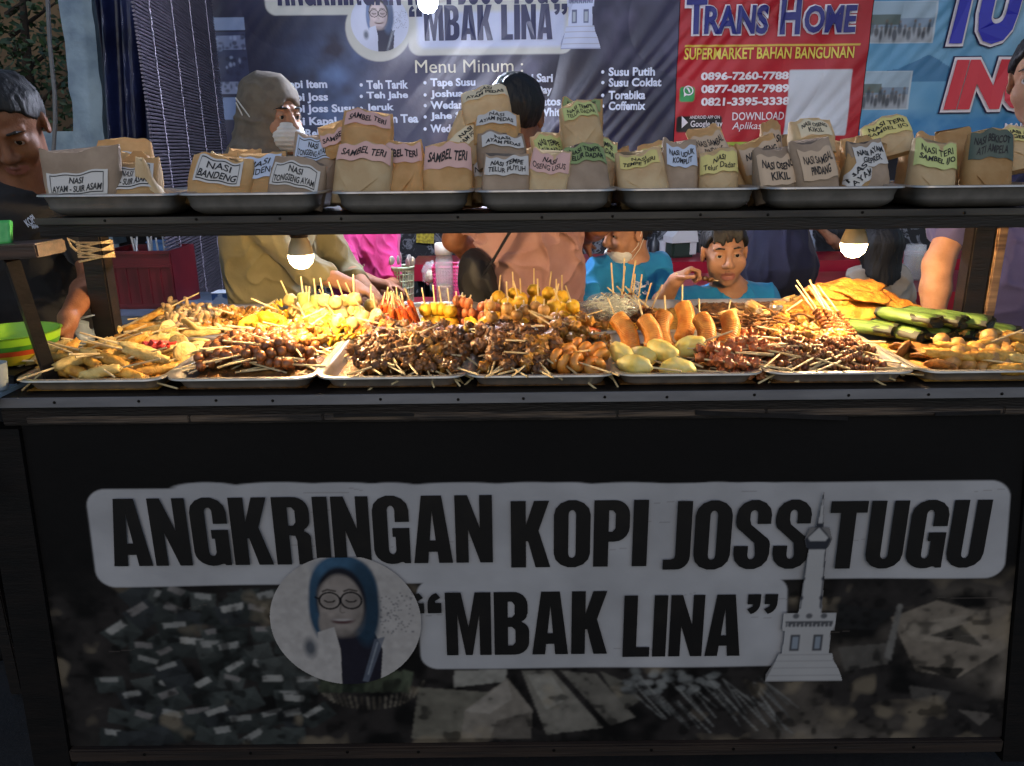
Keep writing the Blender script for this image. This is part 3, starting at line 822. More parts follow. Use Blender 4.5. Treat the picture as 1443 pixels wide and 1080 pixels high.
# ------------------------------------------------------------------ steel trays
def tray_proto(name, w, d, h, flare=.022, rim=.011, rnd=False):
    """rounded rectangular pan: origin at the middle of its bottom"""
    mb = MB()
    def ring(hx, hy, r, z, n=6):
        pts = []
        for cx, cy, a in ((hx - r, hy - r, 0), (-hx + r, hy - r, 90), (-hx + r, -hy + r, 180), (hx - r, -hy + r, 270)):
            for k in range(n + 1):
                t = math.radians(a + 90 * k / n); pts.append((cx + r * math.cos(t), cy + r * math.sin(t), z))
        return pts
    hx, hy = w / 2 - rim, d / 2 - rim
    prof = [(hx - flare - .012, hy - flare - .012, .02, .002), (hx - flare - .002, hy - flare - .002, .025, .0045), (hx - flare + .003, hy - flare + .003, .028, .012), (hx - .003, hy - .003, .034, h - .004), (hx, hy, .035, h - .0008), (hx + rim * .5, hy + rim * .5, .038, h), (hx + rim, hy + rim, .04, h - .001), (hx + rim + .001, hy + rim + .001, .041, h - .0045), (hx + rim - .001, hy + rim - .001, .04, h - .005),
            (hx + .0015, hy + .0015, .036, h - .003), (hx - .0015, hy - .0015, .035, h - .006), (hx - flare + .0045, hy - flare + .0045, .029, .011), (hx - flare, hy - flare, .026, .003), (hx - flare - .012, hy - flare - .012, .02, 0)]
    if rnd:
        o_ = [(hx - flare - .012 + (flare + .009) * math.sin(a), hy - flare - .012 + (flare + .009) * math.sin(a), .02 + .014 * a / 1.57, .002 + .030 * (1 - math.cos(a))) for a in np.linspace(0, 1.25, 9)]
        prof = [p for p in o_] + prof[3:10] + [(p[0] - .0015, p[1] - .0015, p[2], p[3] + .0015) for p in o_[::-1]]
    rings = [ring(*p) for p in prof]; n = len(rings[0])
    vs = [p for r in rings for p in r]; fs = []
    for i in range(len(rings) - 1):
        for k in range(n):
            k2 = (k + 1) % n; fs.append((i * n + k, (i + 1) * n + k, (i + 1) * n + k2, i * n + k2))
    fs.append(tuple(range(n))); fs.append(tuple((len(rings) - 1) * n + k for k in range(n - 1, -1, -1)))
    mb.add(vs, fs)
    return mb.build(name, M_STEEL, smooth=50)
UP_EDGES = [(38, 242), (240, 449), (458, 668), (670, 869), (868, 1083), (1080, 1287), (1291, 1500)]
LO_EDGES = [(12, 228), (228, 442), (443, 656), (657, 869), (862, 1084), (1079, 1298), (1297, 1512)]
UPY0, UPY1 = 1.652, 1.985
up = None; UPX = []
UNAME = ['leftmost', 'second from left', 'third from left', 'middle', 'third from right', 'second from right', 'rightmost']
for i, (a, b) in enumerate(UP_EDGES):
    xa, xb = at(a, 265, UPY0).x, at(b, 265, UPY0).x
    if up is None:
        up = tray_proto('steel_tray', xb - xa, UPY1 - UPY0, .050, flare=.03, rnd=True); o = up
    else:
        o = up.copy(); COL.objects.link(o)
    o.location = ((xa + xb) / 2, (UPY0 + UPY1) / 2, SH_Z - .0025)
    o.rotation_euler = (0, 0, random.uniform(-.012, .012))
    UPX.append((xa, xb))
    tag(o, 'stainless tray of paper rice packets on the upper shelf, ' + UNAME[i] + ' of seven', 'tray', 'trays on the upper shelf')
LOX = []; lo_ = None
FOODN = ['golden skewers', 'brown egg skewers', 'dark offal skewers', 'offal and curled sausages', 'scored sausages and yellow cakes', 'glossy brown skewers', 'fritters and ball skewers']
FY0, FY1 = 1.494, 1.862
for i, (a, b) in enumerate(LO_EDGES):
    xa, xb = at(a, 536, FY0).x, at(b, 536, FY0).x
    if lo_ is None:
        lo_ = tray_proto('steel_tray', (xb - xa), FY1 - FY0, .034, flare=.016); o = lo_
    else:
        o = lo_.copy(); COL.objects.link(o)
    o.location = ((xa + xb) / 2, (FY0 + FY1) / 2, CT + .0005)
    o.rotation_euler = (math.radians(.6), 0, random.uniform(-.01, .01))
    LOX.append((xa, xb))
    tag(o, 'stainless tray holding ' + FOODN[i] + ' at the front of the counter', 'tray', 'trays along the counter front')
BACKN = ['pale crisp curls', 'yellow fried bites', 'dumplings and green rolls', 'yellow balls and sausages', 'skewers and a shreds bag, partly bare', 'fritter wedges', 'leaf rolls and big fritters']
for i in range(7):
    o = lo_.copy(); COL.objects.link(o)
    o.location = (sum(LOX[i]) / 2, 2.085, CT + .003)
    o.scale = (1, 1.12, 1)
    o.rotation_euler = (math.radians(.5), 0, random.uniform(-.01, .01))
    tag(o, 'stainless tray of ' + BACKN[i] + ' in the counter back row', 'tray', 'trays along the counter back')

# ------------------------------------------------------------------ lamps
def bulb_lamp(px, py, Y, label, power, col, top_z, hold, rad=.0285):
    p = at(px, py, Y)
    root = empty('bulb_lamp', p, label, 'lamp')
    mb = MB()
    R_ = rad
    mb.lathe([(.0005, -R_), (R_ * .5, -R_ * .87), (R_ * .87, -R_ * .5), (R_, 0), (R_ * .985, R_ * .2)], n=28)
    mb.build('bulb', mat('bulb_glow' + hold, 'ffffff', emit=col, estr=40 if hold == 'w' else 24), root, smooth=180)
    mb = MB(); mb.lathe([(R_ * .99, R_ * .19), (R_ * .96, R_ * .5), (R_ * .80, R_ * 1.0), (R_ * .62, R_ * 1.45), (R_ * .60, R_ * 1.6), (.0005, R_ * 1.62)], n=28)
    mb.build('collar', mat('bulb_collar', 'cbb488', 'd8c6a0', rough=.5), root)
    mb = MB(); mb.lathe([(.0005, R_ * 1.5), (R_ * .66, R_ * 1.5), (R_ * .72, R_ * 1.7), (R_ * .72, R_ * 2.6), (R_ * .4, R_ * 2.9), (.0005, R_ * 2.9)], n=20)
    mb.build('socket', mat('brown_socket', '2c1f17', '3d2c20', rough=.5), root)
    if top_z - p.z > R_ * 2.9:
        mb = MB(); mb.tube([(0, 0, R_ * 2.8), (.004, 0, (R_ * 3.2 + top_z - p.z) / 2), (0, 0, top_z - p.z)], .004, 8)
        mb.build('cord', mat('black_cord', '101010', rough=.6), root)
    ld = bpy.data.lights.new('bulb_light', 'POINT'); ld.energy = power; ld.color = lin(col) if isinstance(col, str) else col
    ld.shadow_soft_size = R_ * 1.02
    lo = bpy.data.objects.new('bulb_light', ld); COL.objects.link(lo); lo.parent = root
    return root
bulb_lamp(424, 362, 1.74, 'lit warm bulb hanging under the shelf near the woman in olive', BULB_W, 'ffd69c', SH_B, 'a')
bulb_lamp(1203, 346, 1.74, 'lit warm bulb hanging under the shelf above the big fritters', BULB_W, 'ffd69c', SH_B, 'a')
bulb_lamp(603, 4, 2.95, 'lit white bulb hanging before the dark menu banner', LED_W, 'dfe6ff', at(603, 4, 2.95).z + .8, 'w', .035)
# ------------------------------------------------------------------ the back of the stall
BY = 5.0
def wrinkle(X, Z):
    """creases of the hanging vinyl sheets (metres, towards the camera)"""
    a = X * .80 - Z * .60
    b = X * .62 - Z * .78
    X = np.asarray(X, float); Z = np.asarray(Z, float); sh = X.shape
    g = np.clip(vnoise(np.stack([X.ravel() * 1.1, Z.ravel() * 1.1, 0 * X.ravel()], -1), 1.0, 4).reshape(sh) * 2.6 - .8, 0, 1)
    w = g * .011 * np.abs(np.sin(a * 7 + 2.2 * np.sin(Z * 3) + 1.6 * np.sin(b * 4.1))) ** .7 + .006 * np.sin(b * 23 + 2 * np.sin(X * 2.3)) * np.sin(X * 1.7 + Z) + g * .003 * np.sin(a * 61 + 5 * np.sin(b * 7))
    w = w + .012 * np.sin(X * 3.1 + .6 * np.sin(Z * 5)) * np.clip(.6 - X, 0, 2) * .5
    return -w
def banner_root(name, x0, y0, x1, y1, label, Y=BY):
    a, b = at(x0, y1, Y), at(x1, y0, Y); a.x = at(x0, 100, Y).x; b.x = at(x1, 100, Y).x
    r = empty(name, ((a.x + b.x) / 2, Y, a.z), label, 'banner', 'vinyl banners hung behind the stall')
    return r, a, b
def sheet_on(P_, r, a, b, Y=BY, off=0.0, name='sheet'):
    def fn(U, V):
        X = a.x + (b.x - a.x) * U; Z = b.z + (a.z - b.z) * V
        return X - r.location.x, Y + wrinkle(X, Z) - off - r.location.y, Z - r.location.z
    return P_.sheet(name, fn, M_VINYL, r)
def letters_on(mb, body, x0, y0, x1, y1, m=0, bold=.02, shear=0, off=.008, Y=BY, block=False, space=1.0):
    vs, fs = block_mesh(body)[:2] if block else bfont_mesh(body, bold, shear, space)
    a, b = at(x0, y1, Y), at(x1, y0, Y)
    vs = np.array(fit(vs, a.x, b.x, a.z, b.z))
    ys = Y + wrinkle(vs[:, 0], vs[:, 1]) - off
    mb.add([(x, y, z) for (x, z), y in zip(vs, ys)], fs, m)

# dark menu banner
MX0, MY0, MX1, MY1 = 302, -70, 953, 285
menu, ma, mb_ = banner_root('menu_banner', MX0, MY0, MX1, MY1, 'large dark blue vinyl drinks menu banner with pale lettering behind the stall')
pm = Print(520, 284, '282a44')
mv = lambda px, py: ((px - MX0) / (MX1 - MX0) * 519, (py - MY0) / (MY1 - MY0) * 283)
q1 = pm.noise(110, 21); q2 = pm.noise(28, 22); q3 = pm.noise(8, 23, 2)
pm.blend(np.clip((q1 - .45) * 2.2, 0, .8), '474763'); pm.blend(np.clip((q2 - .5) * 2, 0, .6) * np.clip(pm.xx / 519 * 3 - .3, 0, 1), '5a5672')
pm.blend(np.clip((.42 - q1) * 4, 0, .7), '181a30')
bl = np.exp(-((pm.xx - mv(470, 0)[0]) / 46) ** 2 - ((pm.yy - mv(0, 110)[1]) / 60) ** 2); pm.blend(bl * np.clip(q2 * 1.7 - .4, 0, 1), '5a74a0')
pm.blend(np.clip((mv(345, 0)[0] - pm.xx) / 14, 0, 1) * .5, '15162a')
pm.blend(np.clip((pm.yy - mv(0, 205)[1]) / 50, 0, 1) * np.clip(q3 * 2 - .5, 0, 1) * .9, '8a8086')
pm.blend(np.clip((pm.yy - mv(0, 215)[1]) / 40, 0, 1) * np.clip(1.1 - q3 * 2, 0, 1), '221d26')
# printed street photo at the far left
for (x0, y0, x1, y1, c) in ((305, 15, 352, 32, '8ea0c0'), (306, 35, 352, 122, '39405e'), (310, 40, 350, 60, '7f8aa8'), (308, 105, 350, 122, '8a94ae'), (310, 128, 345, 160, '7f93b8')):
    pm.poly([mv(x0, y0), mv(x1, y0), mv(x1, y1), mv(x0, y1)], c, .75)
for k in range(60):
    px_, py_ = pk.uniform(308, 350), pk.uniform(38, 120); cx, cy = mv(px_, py_); pm.disc(cx, cy, pk.uniform(1, 3), pk.uniform(1, 3), pk.choice(['20243c', '98a4c0', '2a2f4a']), a=.7)
CRM = 'c3c4bc'
rrect(pm, 383, -60, 800, 13, 12, CRM, 1.6, mv); rrect(pm, 577, 2, 806, 70, 12, CRM, 1.6, mv)
rrect(pm, 590, 10, 796, 60, 8, 'bdc6e0', 5, mv)
cx, cy = mv(536, 33); pm.disc(cx, cy, 36, 36, CRM)
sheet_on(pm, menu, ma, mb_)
L1 = MB(); L2 = MB(); L3 = MB()
letters_on(L1, '“MBAK LINA”', 578, 6, 799, 58, block=True)
letters_on(L1, 'ANGKRINGAN KOPI JOSS TUGU', 393, -62, 790, 10, block=True)
letters_on(L3, 'Menu Minum :', 586, 84, 737, 104, bold=.0, off=.030)
for x, rows in ((398, [('Kopi Item', 113, 63), ('Kopi Joss', 131, 64), ('Kopi Joss Susu', 147, 101), ('Kopi Kapal', 165, 76), ('Kopi Rebub', 182, 72)]),
                (517, [('Teh Tarik', 113, 58), ('Teh Jahe', 129, 58), ('Jeruk', 146, 38), ('Lemon Tea', 161, 72)]),
                (607, [('Tape Susu', 110, 63), ('Joshua', 127, 46), ('Wedang Jahe', 142, 84), ('Jahe Susu', 158, 66), ('Wedang Uwuh', 175, 84)]),
                (718, [('Nutri Sari', 104, 61), ('Good Day', 121, 60), ('Chocolatos', 137, 72), ('Luwak White', 152, 78)]),
                (857, [('Susu Putih', 95, 66), ('Susu Coklat', 110, 75), ('Torabika', 128, 52), ('Coffemix', 143, 52)])):
    for (t, y, w) in rows:
        desc = any(c in t for c in 'pygj')
        hgt = 13 if not desc else 15.5
        letters_on(L2, t, x, y, x + w, y + hgt, bold=.035)
        p = at(x - 8, y + 7, BY); L2.lathe([(.0001, 0), (.010, 0)], (p.x, p.y + float(wrinkle(np.array(p.x), np.array(p.z))) - .004, p.z), 10, R=Matrix.Rotation(PI / 2, 3, 'X'))
L1.build('large_lettering', M_INKB, menu, world=True, smooth=0)
L2.build('menu_lettering', M_INKW, menu, world=True, smooth=0)
L3.build('heading_lettering', M_INKC, menu, world=True, smooth=0)
patch(portrait(150, hij='6d86b4', skin='c3b2b2', bg='c4cbe0', cloth='2a2c44'), 'portrait_print', M_VINYL, menu, 497, -10, 575, 74, BY, in_circle, .006, wrinkle)
patch(monument(90, 200, c='b9c2dc', bg='8c92b0', dk='3c4468'), 'monument_print', M_VINYL, menu, 790, -150, 852, 70, BY, in_monument, .0055, wrinkle)

# red shop banner
RX0, RY0, RX1, RY1 = 954, -70, 1219, 203
redb, ra, rb = banner_root('shop_banner', RX0, RY0, RX1, 228, 'red vinyl shop banner with navy headline and phone numbers')
rp = Print(200, 224, 'b8202f')
RYY = 228
rv = lambda px, py: ((px - RX0) / (RX1 - RX0) * 199, (py - RY0) / (RYY - RY0) * 223)
k1 = rp.noise(60, 31); rp.c *= (.85 + .3 * k1)[..., None]
def rbox(P_, f, x0, y0, x1, y1, c, a=1): P_.poly([f(x0, y0), f(x1, y0), f(x1, y1), f(x0, y1)], c, a)
rbox(rp, rv, 950, 199, 1225, 232, 'a8bc4a')
rrect(rp, 1112, 94, 1201, 191, 2, 'd3d8df', 1.2, rv)
rrect(rp, 956, 160, 1022, 184, 3, '15141a', 1.2, rv); rrect(rp, 959, 117, 980, 139, 3, '2f9a55', 1.2, rv)
rp.poly([rv(963, 57), rv(1208, 57), rv(1208, 60), rv(963, 60)], 'e0c34c')
sheet_on(rp, redb, ra, rb)
M_NAVY = mat('navy_print', '1e2270', rough=.35); M_YEL = mat('yellow_print', 'd9c552', rough=.35); M_WHT = mat('white_print', 'dcd6da', rough=.35)
LW = MB(); LN_ = MB(); LY = MB(); LK = MB()
for (t, x0, y0, x1, y1) in (('T', 964, -3, 996, 50), ('RANS', 990, 8, 1083, 50), ('H', 1096, -3, 1129, 50), ('OME', 1130, 8, 1206, 48)):
    letters_on(LW, t, x0 - 2, y0 - 2, x1 + 2, y1 + 2, bold=.085, off=.008)
    letters_on(LN_, t, x0, y0, x1, y1, bold=.035, off=.022)
letters_on(LY, 'SUPERMARKET BAHAN BANGUNAN', 963, 66, 1203, 85, bold=.02)
for t, y in (('0896-7260-7788', 101), ('0877-0877-7989', 119), ('0821-3395-3338', 137)):
    letters_on(LW, t, 987, y, 1111, y + 13, bold=.04)
letters_on(LW, 'DOWNLOAD', 1031, 158, 1104, 170, bold=.01); letters_on(LW, 'Aplikasi di', 1030, 172, 1090, 186, bold=.0, shear=.2)
letters_on(LW, 'ANDROID APP ON', 971, 163, 1014, 168, bold=.01, off=.009); letters_on(LW, 'Google play', 972, 170, 1018, 182, bold=.01, off=.009)
a0 = at(958, 172, BY)
mb = MB()
def yw(px, py, off=.006):
    p = at(px, py, BY); return (p.x, p.y + float(wrinkle(np.array(p.x), np.array(p.z))) - off, p.z)
LW.add([yw(960, 164), yw(969, 173), yw(960, 181)], [(0, 1, 2)])
pts = [yw(969.5 + 7 * math.cos(t), 128 + 7 * math.sin(t)) for t in np.linspace(0, 2 * PI, 20)]; pin = [yw(969.5 + 5.4 * math.cos(t), 128 + 5.4 * math.sin(t)) for t in np.linspace(0, 2 * PI, 20)]
LW.add(pts + pin, [(i, i + 1, 21 + i, 20 + i) for i in range(19)])
LW.add([yw(963, 137), yw(963.5, 131), yw(967, 134.5)], [(0, 1, 2)])
hp = [yw(967 + 5 * t * .9, 125 + 6 * t + 2.2 * math.sin(t * PI) * -1) for t in np.linspace(0, 1, 8)]; LW.tube(hp, .006, 5)
letters_on(LK, 'BUKA JAM 08-17', 958, 206, 1150, 219, bold=.04, space=1.15)
LW.build('white_lettering', M_WHT, redb, world=True, smooth=0); LN_.build('headline_lettering', M_NAVY, redb, world=True, smooth=0)
LY.build('yellow_lettering', M_YEL, redb, world=True, smooth=0); LK.build('black_lettering', M_INK, redb, world=True, smooth=0)

# blue banner
UX0, UY0, UX1, UY1 = 1220, -70, 1560, 205
blb, ba, bb = banner_root('travel_banner', UX0, UY0, UX1, UY1, 'sky blue vinyl banner with small photos and big brush lettering')
bp_ = Print(260, 210, '4c95c0')
bv = lambda px, py: ((px - UX0) / (UX1 - UX0) * 259, (py - UY0) / (UY1 - UY0) * 209)
g1 = bp_.noise(80, 41); g2 = bp_.noise(14, 42)
bp_.blend(np.clip((bp_.xx - 60) / 120, 0, 1) * np.clip(1.1 - bp_.yy / 190, 0, 1), '9fc6d8'); bp_.blend(np.clip((g1 - .5) * 3, 0, .6), '86b8d4')
bp_.poly([bv(x, y) for x, y in ((1240, 96), (1265, 92), (1290, 80), (1305, 72), (1318, 78), (1340, 92), (1380, 105), (1380, 112), (1240, 110))], '2f6f9c', .8)
bp_.blend(np.clip((bp_.yy - bv(0, 150)[1]) / 14, 0, 1) * np.clip(.3 + g2, 0, 1), '2c7cb4')
for (x0, y0, x1, y1) in ((1215, -2, 1306, 54), (1204, 97, 1284, 150)):
    rbox(bp_, bv, x0 - 2, y0 - 2, x1 + 2, y1 + 2, 'b9c8d0'); rbox(bp_, bv, x0, y0, x1, y1, '7e93a6')
    rbox(bp_, bv, x0, y0, x1, y0 + (y1 - y0) * .4, '9fb6c4'); rbox(bp_, bv, x0, y0 + (y1 - y0) * .3, x0 + (x1 - x0) * .5, y0 + (y1 - y0) * .55, '5c6b68'); rbox(bp_, bv, x0, y0 + (y1 - y0) * .62, x1, y1, 'a3aab0')
    for k in range(13):
        cx, cy = bv(x0 + 6 + (x1 - x0 - 12) * k / 12, y0 + (y1 - y0) * (.66 + .08 * (k % 3))); h_ = pk.uniform(5, 8)
        bp_.disc(cx, cy, pk.uniform(1.6, 2.6), h_, pk.choice(['23272e', '343a44', '4d535c', '2a3140']), a=.85); bp_.disc(cx, cy - h_ - 1.2, 1.3, 1.5, '6e5a4c', a=.8)
sheet_on(bp_, blb, ba, bb)
B1 = MB(); B2 = MB(); B3 = MB(); B4 = MB()
for (t, x0, y0, x1, y1, s_) in (('TU', 1322, -45, 1448, 64, .15), ('INU', 1326, 84, 1480, 156, .15)):
    letters_on(B4, t, x0 - 6, y0 - 6, x1 + 6, y1 + 6, bold=.125, shear=s_, off=.008)
    letters_on(B1, t, x0 - 4, y0 - 4, x1 + 4, y1 + 4, bold=.11, shear=s_, off=.016)
    letters_on(B2 if t == 'TU' else B3, t, x0, y0, x1, y1, bold=.065, shear=s_, off=.026)
letters_on(B1, 'MALIOBORO', 1414, 173, 1500, 181, bold=.02)
B4.build('letter_shadow_line', M_INKB, blb, world=True, smooth=0); B1.build('letter_outline', M_WHT, blb, world=True, smooth=0)
B2.build('blue_lettering', mat('blue_print', '2527a6', rough=.35), blb, world=True, smooth=0); B3.build('red_lettering', mat('red_print', 'c92b3c', rough=.35), blb, world=True, smooth=0)

# wall behind, and the patterned cloth hung below the banners
mb = MB(); mb.box((.75, 5.32, 1.6), (6.7, .3, 3.2)); w_ = mb.build('back_wall', mat('dark_plaster', '16161c', '24242e', rough=.85, scale=3, bump=.4, bscale=20))
tag(w_, 'dark plaster wall behind the banners', 'wall')
def cloth_mat():
    m = mat('patterned_dark_cloth', '16161c', rough=.6)
    nt = m.node_tree; b = nt.nodes['Principled BSDF']
    tc = nt.nodes.new('ShaderNodeTexCoord'); v = nt.nodes.new('ShaderNodeTexVoronoi'); v.inputs['Scale'].default_value = 17; v.feature = 'DISTANCE_TO_EDGE'
    n = nt.nodes.new('ShaderNodeTexNoise'); n.inputs['Scale'].default_value = 9; n.inputs['Detail'].default_value = 6; n.inputs['Distortion'].default_value = 2.5
    r = nt.nodes.new('ShaderNodeValToRGB'); r.color_ramp.elements[0].position = .50; r.color_ramp.elements[1].position = .58
    r.color_ramp.elements[0].color = (*lin('17181e'), 1); r.color_ramp.elements[1].color = (*lin('7e8088'), 1)
    e = r.color_ramp.elements.new(.66); e.color = (*lin('1b1c22'), 1)
    nt.links.new(tc.outputs['Object'], n.inputs['Vector']); nt.links.new(n.outputs['Fac'], r.inputs[0]); nt.links.new(r.outputs[0], b.inputs['Base Color'])
    return m
mb = MB(); za = at(700, 292, 4.98).z
mb.grid(lambda u, v: Vector((-1.7 + 5.2 * u, 5.06 + .012 * math.sin(u * 60) * v, za * (1 - v) + .05 * v)), 120, 6)
tag(mb.build('hanging_cloth', cloth_mat()), 'black cloth with grey scrawled pattern hung below the banners', 'cloth')
mb = MB()
vs, fs = bfont_mesh('TUGU', .03); a, b = at(589, 341, 5.03), at(609, 331, 5.03)
for (x0, z0, x1, z1) in ((a.x - .01, a.z - .01, b.x + .01, b.z + .01),): mb.box(((x0 + x1) / 2, 5.035, (z0 + z1) / 2), (x1 - x0, .004, z1 - z0), R=Matrix.Rotation(.08, 3, 'Y'))
t_ = mb.build('yellow_tag', mat('tag_yellow', 'd8c23a', '8a7a20', rough=.5, scale=60), smooth=0)
tag(t_, 'small yellow tag pinned on the dark patterned cloth', 'tag')

# whitewashed pillar, low wall, tarpaulin, cable and tree at the left
M_WHITEW = mat('whitewash', 'a4b8c4', '74889a', rough=.85, scale=5, detail=8, bump=.5, bscale=14, bdist=.02)
def px_column(name, m, x0t, x1t, yt, x0b, x1b, yb, Y, depth, label, cat, rough_edge=.01):
    tl, tr, bl_, br = at(x0t, yt, Y), at(x1t, yt, Y), at(x0b, yb, Y), at(x1b, yb, Y)
    mb = MB(); N = 18
    vs = []; fs = []
    for j in range(N + 1):
        t = j / N; A = tl.lerp(bl_, t); B = tr.lerp(br, t)
        e1, e2 = random.uniform(-1, 1) * rough_edge, random.uniform(-1, 1) * rough_edge
        vs += [(A.x + e1, Y, A.z), (B.x + e2, Y, B.z), (B.x + e2, Y + depth, B.z), (A.x + e1, Y + depth, A.z)]
    for j in range(N):
        o = j * 4
        for k in range(4): fs.append((o + k, o + 4 + k, o + 4 + (k + 1) % 4, o + (k + 1) % 4))
    mb.add(vs, fs + [(0, 1, 2, 3), (N * 4 + 3, N * 4 + 2, N * 4 + 1, N * 4)])
    return tag(mb.build(name, m, world=True), label, cat)
px_column('pillar', M_WHITEW, 80, 128, -30, 122, 160, 345, 5.0, .3, 'pale blue whitewashed pillar with stained foot at the left', 'pillar')
p0, p1 = at(40, 186, 5.4), at(160, 186, 5.4)
mb = MB(); mb.box(((p0.x + p1.x) / 2 - .5, 5.45, p0.z / 2 + .0), (p1.x - p0.x + 1.2, .15, p0.z)); tag(mb.build('low_wall', M_WHITEW), 'low whitewashed wall left of the pillar', 'wall')
M_TARP = mat('navy_tarpaulin', '232a50', '141830', rough=.3, scale=4, bump=.4, bscale=9, bdist=.03)
mb = MB()
A, B, D_ = at(128, -40, 4.9), at(205, -40, 4.9), at(226, 330, 4.9)
mb.grid(lambda u, v: Vector((A.x + (B.x - A.x) * u + (D_.x - B.x) * v * .9, 4.9 + .05 * math.sin(u * 17 + v * 2) + .02 * math.sin(u * 40 + v * 5), A.z + (D_.z - A.z) * v)), 60, 30)
o = mb.build('tarpaulin', M_TARP, world=True); md = o.modifiers.new('s', 'SOLIDIFY'); md.thickness = .004
tag(o, 'navy plastic tarpaulin hanging in folds between pillar and blind', 'tarpaulin')
mb = MB(); mb.tube([at(66, -30, 4.4), at(70, 60, 4.4), at(77, 130, 4.4), at(78, 170, 4.4), at(74, 235, 4.4), at(76, 330, 4.4)], .011, 8)
tag(mb.build('cable', mat('grey_cable', '6f7072', rough=.5), world=True), 'grey cable hanging down before the dark tree', 'cable')
# ribbed blind, running back to the banner
bA, bB = at(200, 100, 3.3), at(308, 100, 4.9)
M_BLIND = mat('blind_slats', '47434d', '605a64', rough=.45, scale=12, stretch=(1, 1, 5))
root = empty('ribbed_blind', (bA.x, 3.3, 0), 'ribbed dark roll blind hanging beside the menu banner', 'blind')
zt, zb = at(200, -60, 3.3).z + .25, at(290, 425, 4.1).z
mb = MB(); ns = 118
dirv = Vector((bB.x - bA.x, 4.9 - 3.3, 0))
for k in range(ns):
    z = zb + (zt - zb) * (k + .5) / ns
    pts = [Vector((bA.x, 3.3, z)) + dirv * t + Vector((0, 0, .004 * math.sin(9 * t + k * .2))) for t in (0, .33, .66, 1)]
    mb.tube(pts, (zt - zb) / ns * .46, 6, flat=.8)
mb.build('slats', M_BLIND, root, world=True)
mb = MB()
nrm = Vector((dirv.y, -dirv.x, 0)).normalized()
for t in (.12, .36, .6, .86):
    for s_ in (1,):
        b0 = Vector((bA.x, 3.3, 0)) + dirv * t + nrm * .011
        mb.tube([b0 + Vector((0, 0, zb + (zt - zb) * j / 60)) + nrm * (.002 * (j % 2)) for j in range(61)], .0025, 5)
mb.build('binding_cords', mat('pale_cord', '9a93a0', rough=.7), root, world=True)

# tree and dark house far left
root = empty('leafy_tree', (at(60, 150, 7.0).x, 7.0, 0), 'dark leafy tree showing behind the cable and pillar', 'tree')
mb = MB(); tx = root.location.x
mb.tube([(tx - .3, 7.1, 0), (tx - .25, 7.05, 1.0), (tx - .1, 7, 1.9), (tx, 7, 2.8)], [.09, .07, .05, .02], 10)
for k in range(9):
    a = random.uniform(0, 6.28); z = 1.3 + .16 * k; mb.tube([(tx - .2, 7.05, z), (tx - .2 + .5 * math.cos(a), 7 + .3 * math.sin(a), z + .3)], [.025, .006], 6)
mb.build('trunk', mat('bark', '2a221c', '43372c', rough=.9), root, world=True)
mb = MB()
for k in range(2200):
    c = Vector((tx + random.gauss(-.1, .5), 7 + random.gauss(0, .28), 2.2 + random.gauss(0, .45)))
    d = Vector((random.gauss(0, 1), random.gauss(0, 1), random.gauss(-.4, .6))).normalized(); s_ = Vector((random.gauss(0, 1), random.gauss(0, 1), random.gauss(0, 1))).cross(d).normalized()
    l = random.uniform(.05, .1); w = l * .22
    mb.add([c, c + d * l * .5 + s_ * w, c + d * l, c + d * l * .5 - s_ * w], [(0, 1, 2, 3)])
mb.build('crown', mat('night_leaves', '47603c', '223324', rough=.5, scale=8), root, world=True, smooth=0)
mb = MB(); mb.box((-6.2, 8.6, 2.6), (6.2, .4, 5.2)); w_ = mb.build('house_wall', mat('ochre_night_wall', '7c654a', '44372c', rough=.9, scale=1.2, bump=.3, bscale=15)); tag(w_, 'dim ochre house wall behind the tree', 'wall')

# ------------------------------------------------------------------ tables, benches
M_RED = mat('red_vinyl', '8a1428', 'a31e34', rough=.28, scale=5, bump=.12, bscale=12, bdist=.02, spec=.5)
M_GREYT = mat('blue_grey_table', '5d6b7d', '4a5666', rough=.4, scale=10)
M_LEGM = mat('dark_metal_leg', '1a1a1c', rough=.5, metal=.5)
def table(name, x0, x1, y0, y1, z, m, label, cat='table', skirt=.14, group=None, leg_in=.05):
    r = empty(name, ((x0 + x1) / 2, (y0 + y1) / 2, 0), label, cat, group)
    mb = MB(); mb.grid(lambda u, v: Vector((x0 + (x1 - x0) * u, y0 + (y1 - y0) * v, z + .002 * noise.noise(Vector((u * 12, v * 5, z * 9))))), 40, 10)
    n = 40
    for (p, q) in (((x0, y0), (x1, y0)), ((x1, y0), (x1, y1)), ((x1, y1), (x0, y1)), ((x0, y1), (x0, y0))):
        mb.grid(lambda u, v: Vector((p[0] + (q[0] - p[0]) * u, p[1] + (q[1] - p[1]) * u, z - skirt * v)) + Vector((0, -.006 * math.sin(u * 47) * v, 0)), n, 3)
    mb.build('cloth_cover' if skirt > .08 else 'table_top', m, r, world=True)
    for lx in (x0 + leg_in, x1 - leg_in):
        for ly in (y0 + .06, y1 - .06):
            mb = MB(); mb.box((lx, ly, (z - .01) / 2), (.035, .035, z - .012)); mb.build('leg', M_LEGM, r, world=True)
    return r
zt2 = at(1150, 347, 4.55).z
table('red_table', -.55, 3.4, 4.22, 4.60, at(700, 372, 4.22).z, M_RED, 'long table under red vinyl at the back wall', skirt=.09, group=None)
table('red_table', .62, 3.1, 3.35, 3.98, .825, M_RED, 'near long table under shiny red vinyl behind the eating children', skirt=.10)
table('red_table', -.47, .02, 3.0, 3.5, .80, M_RED, 'small red table carrying the pink basket and jar', skirt=.10)
table('serving_table', at(150, 415, 3.6).x - .1, at(340, 415, 3.6).x, 3.1, 3.66, at(200, 416, 3.6).z, M_GREYT, 'blue grey serving table carrying the dark red crate', skirt=.05)
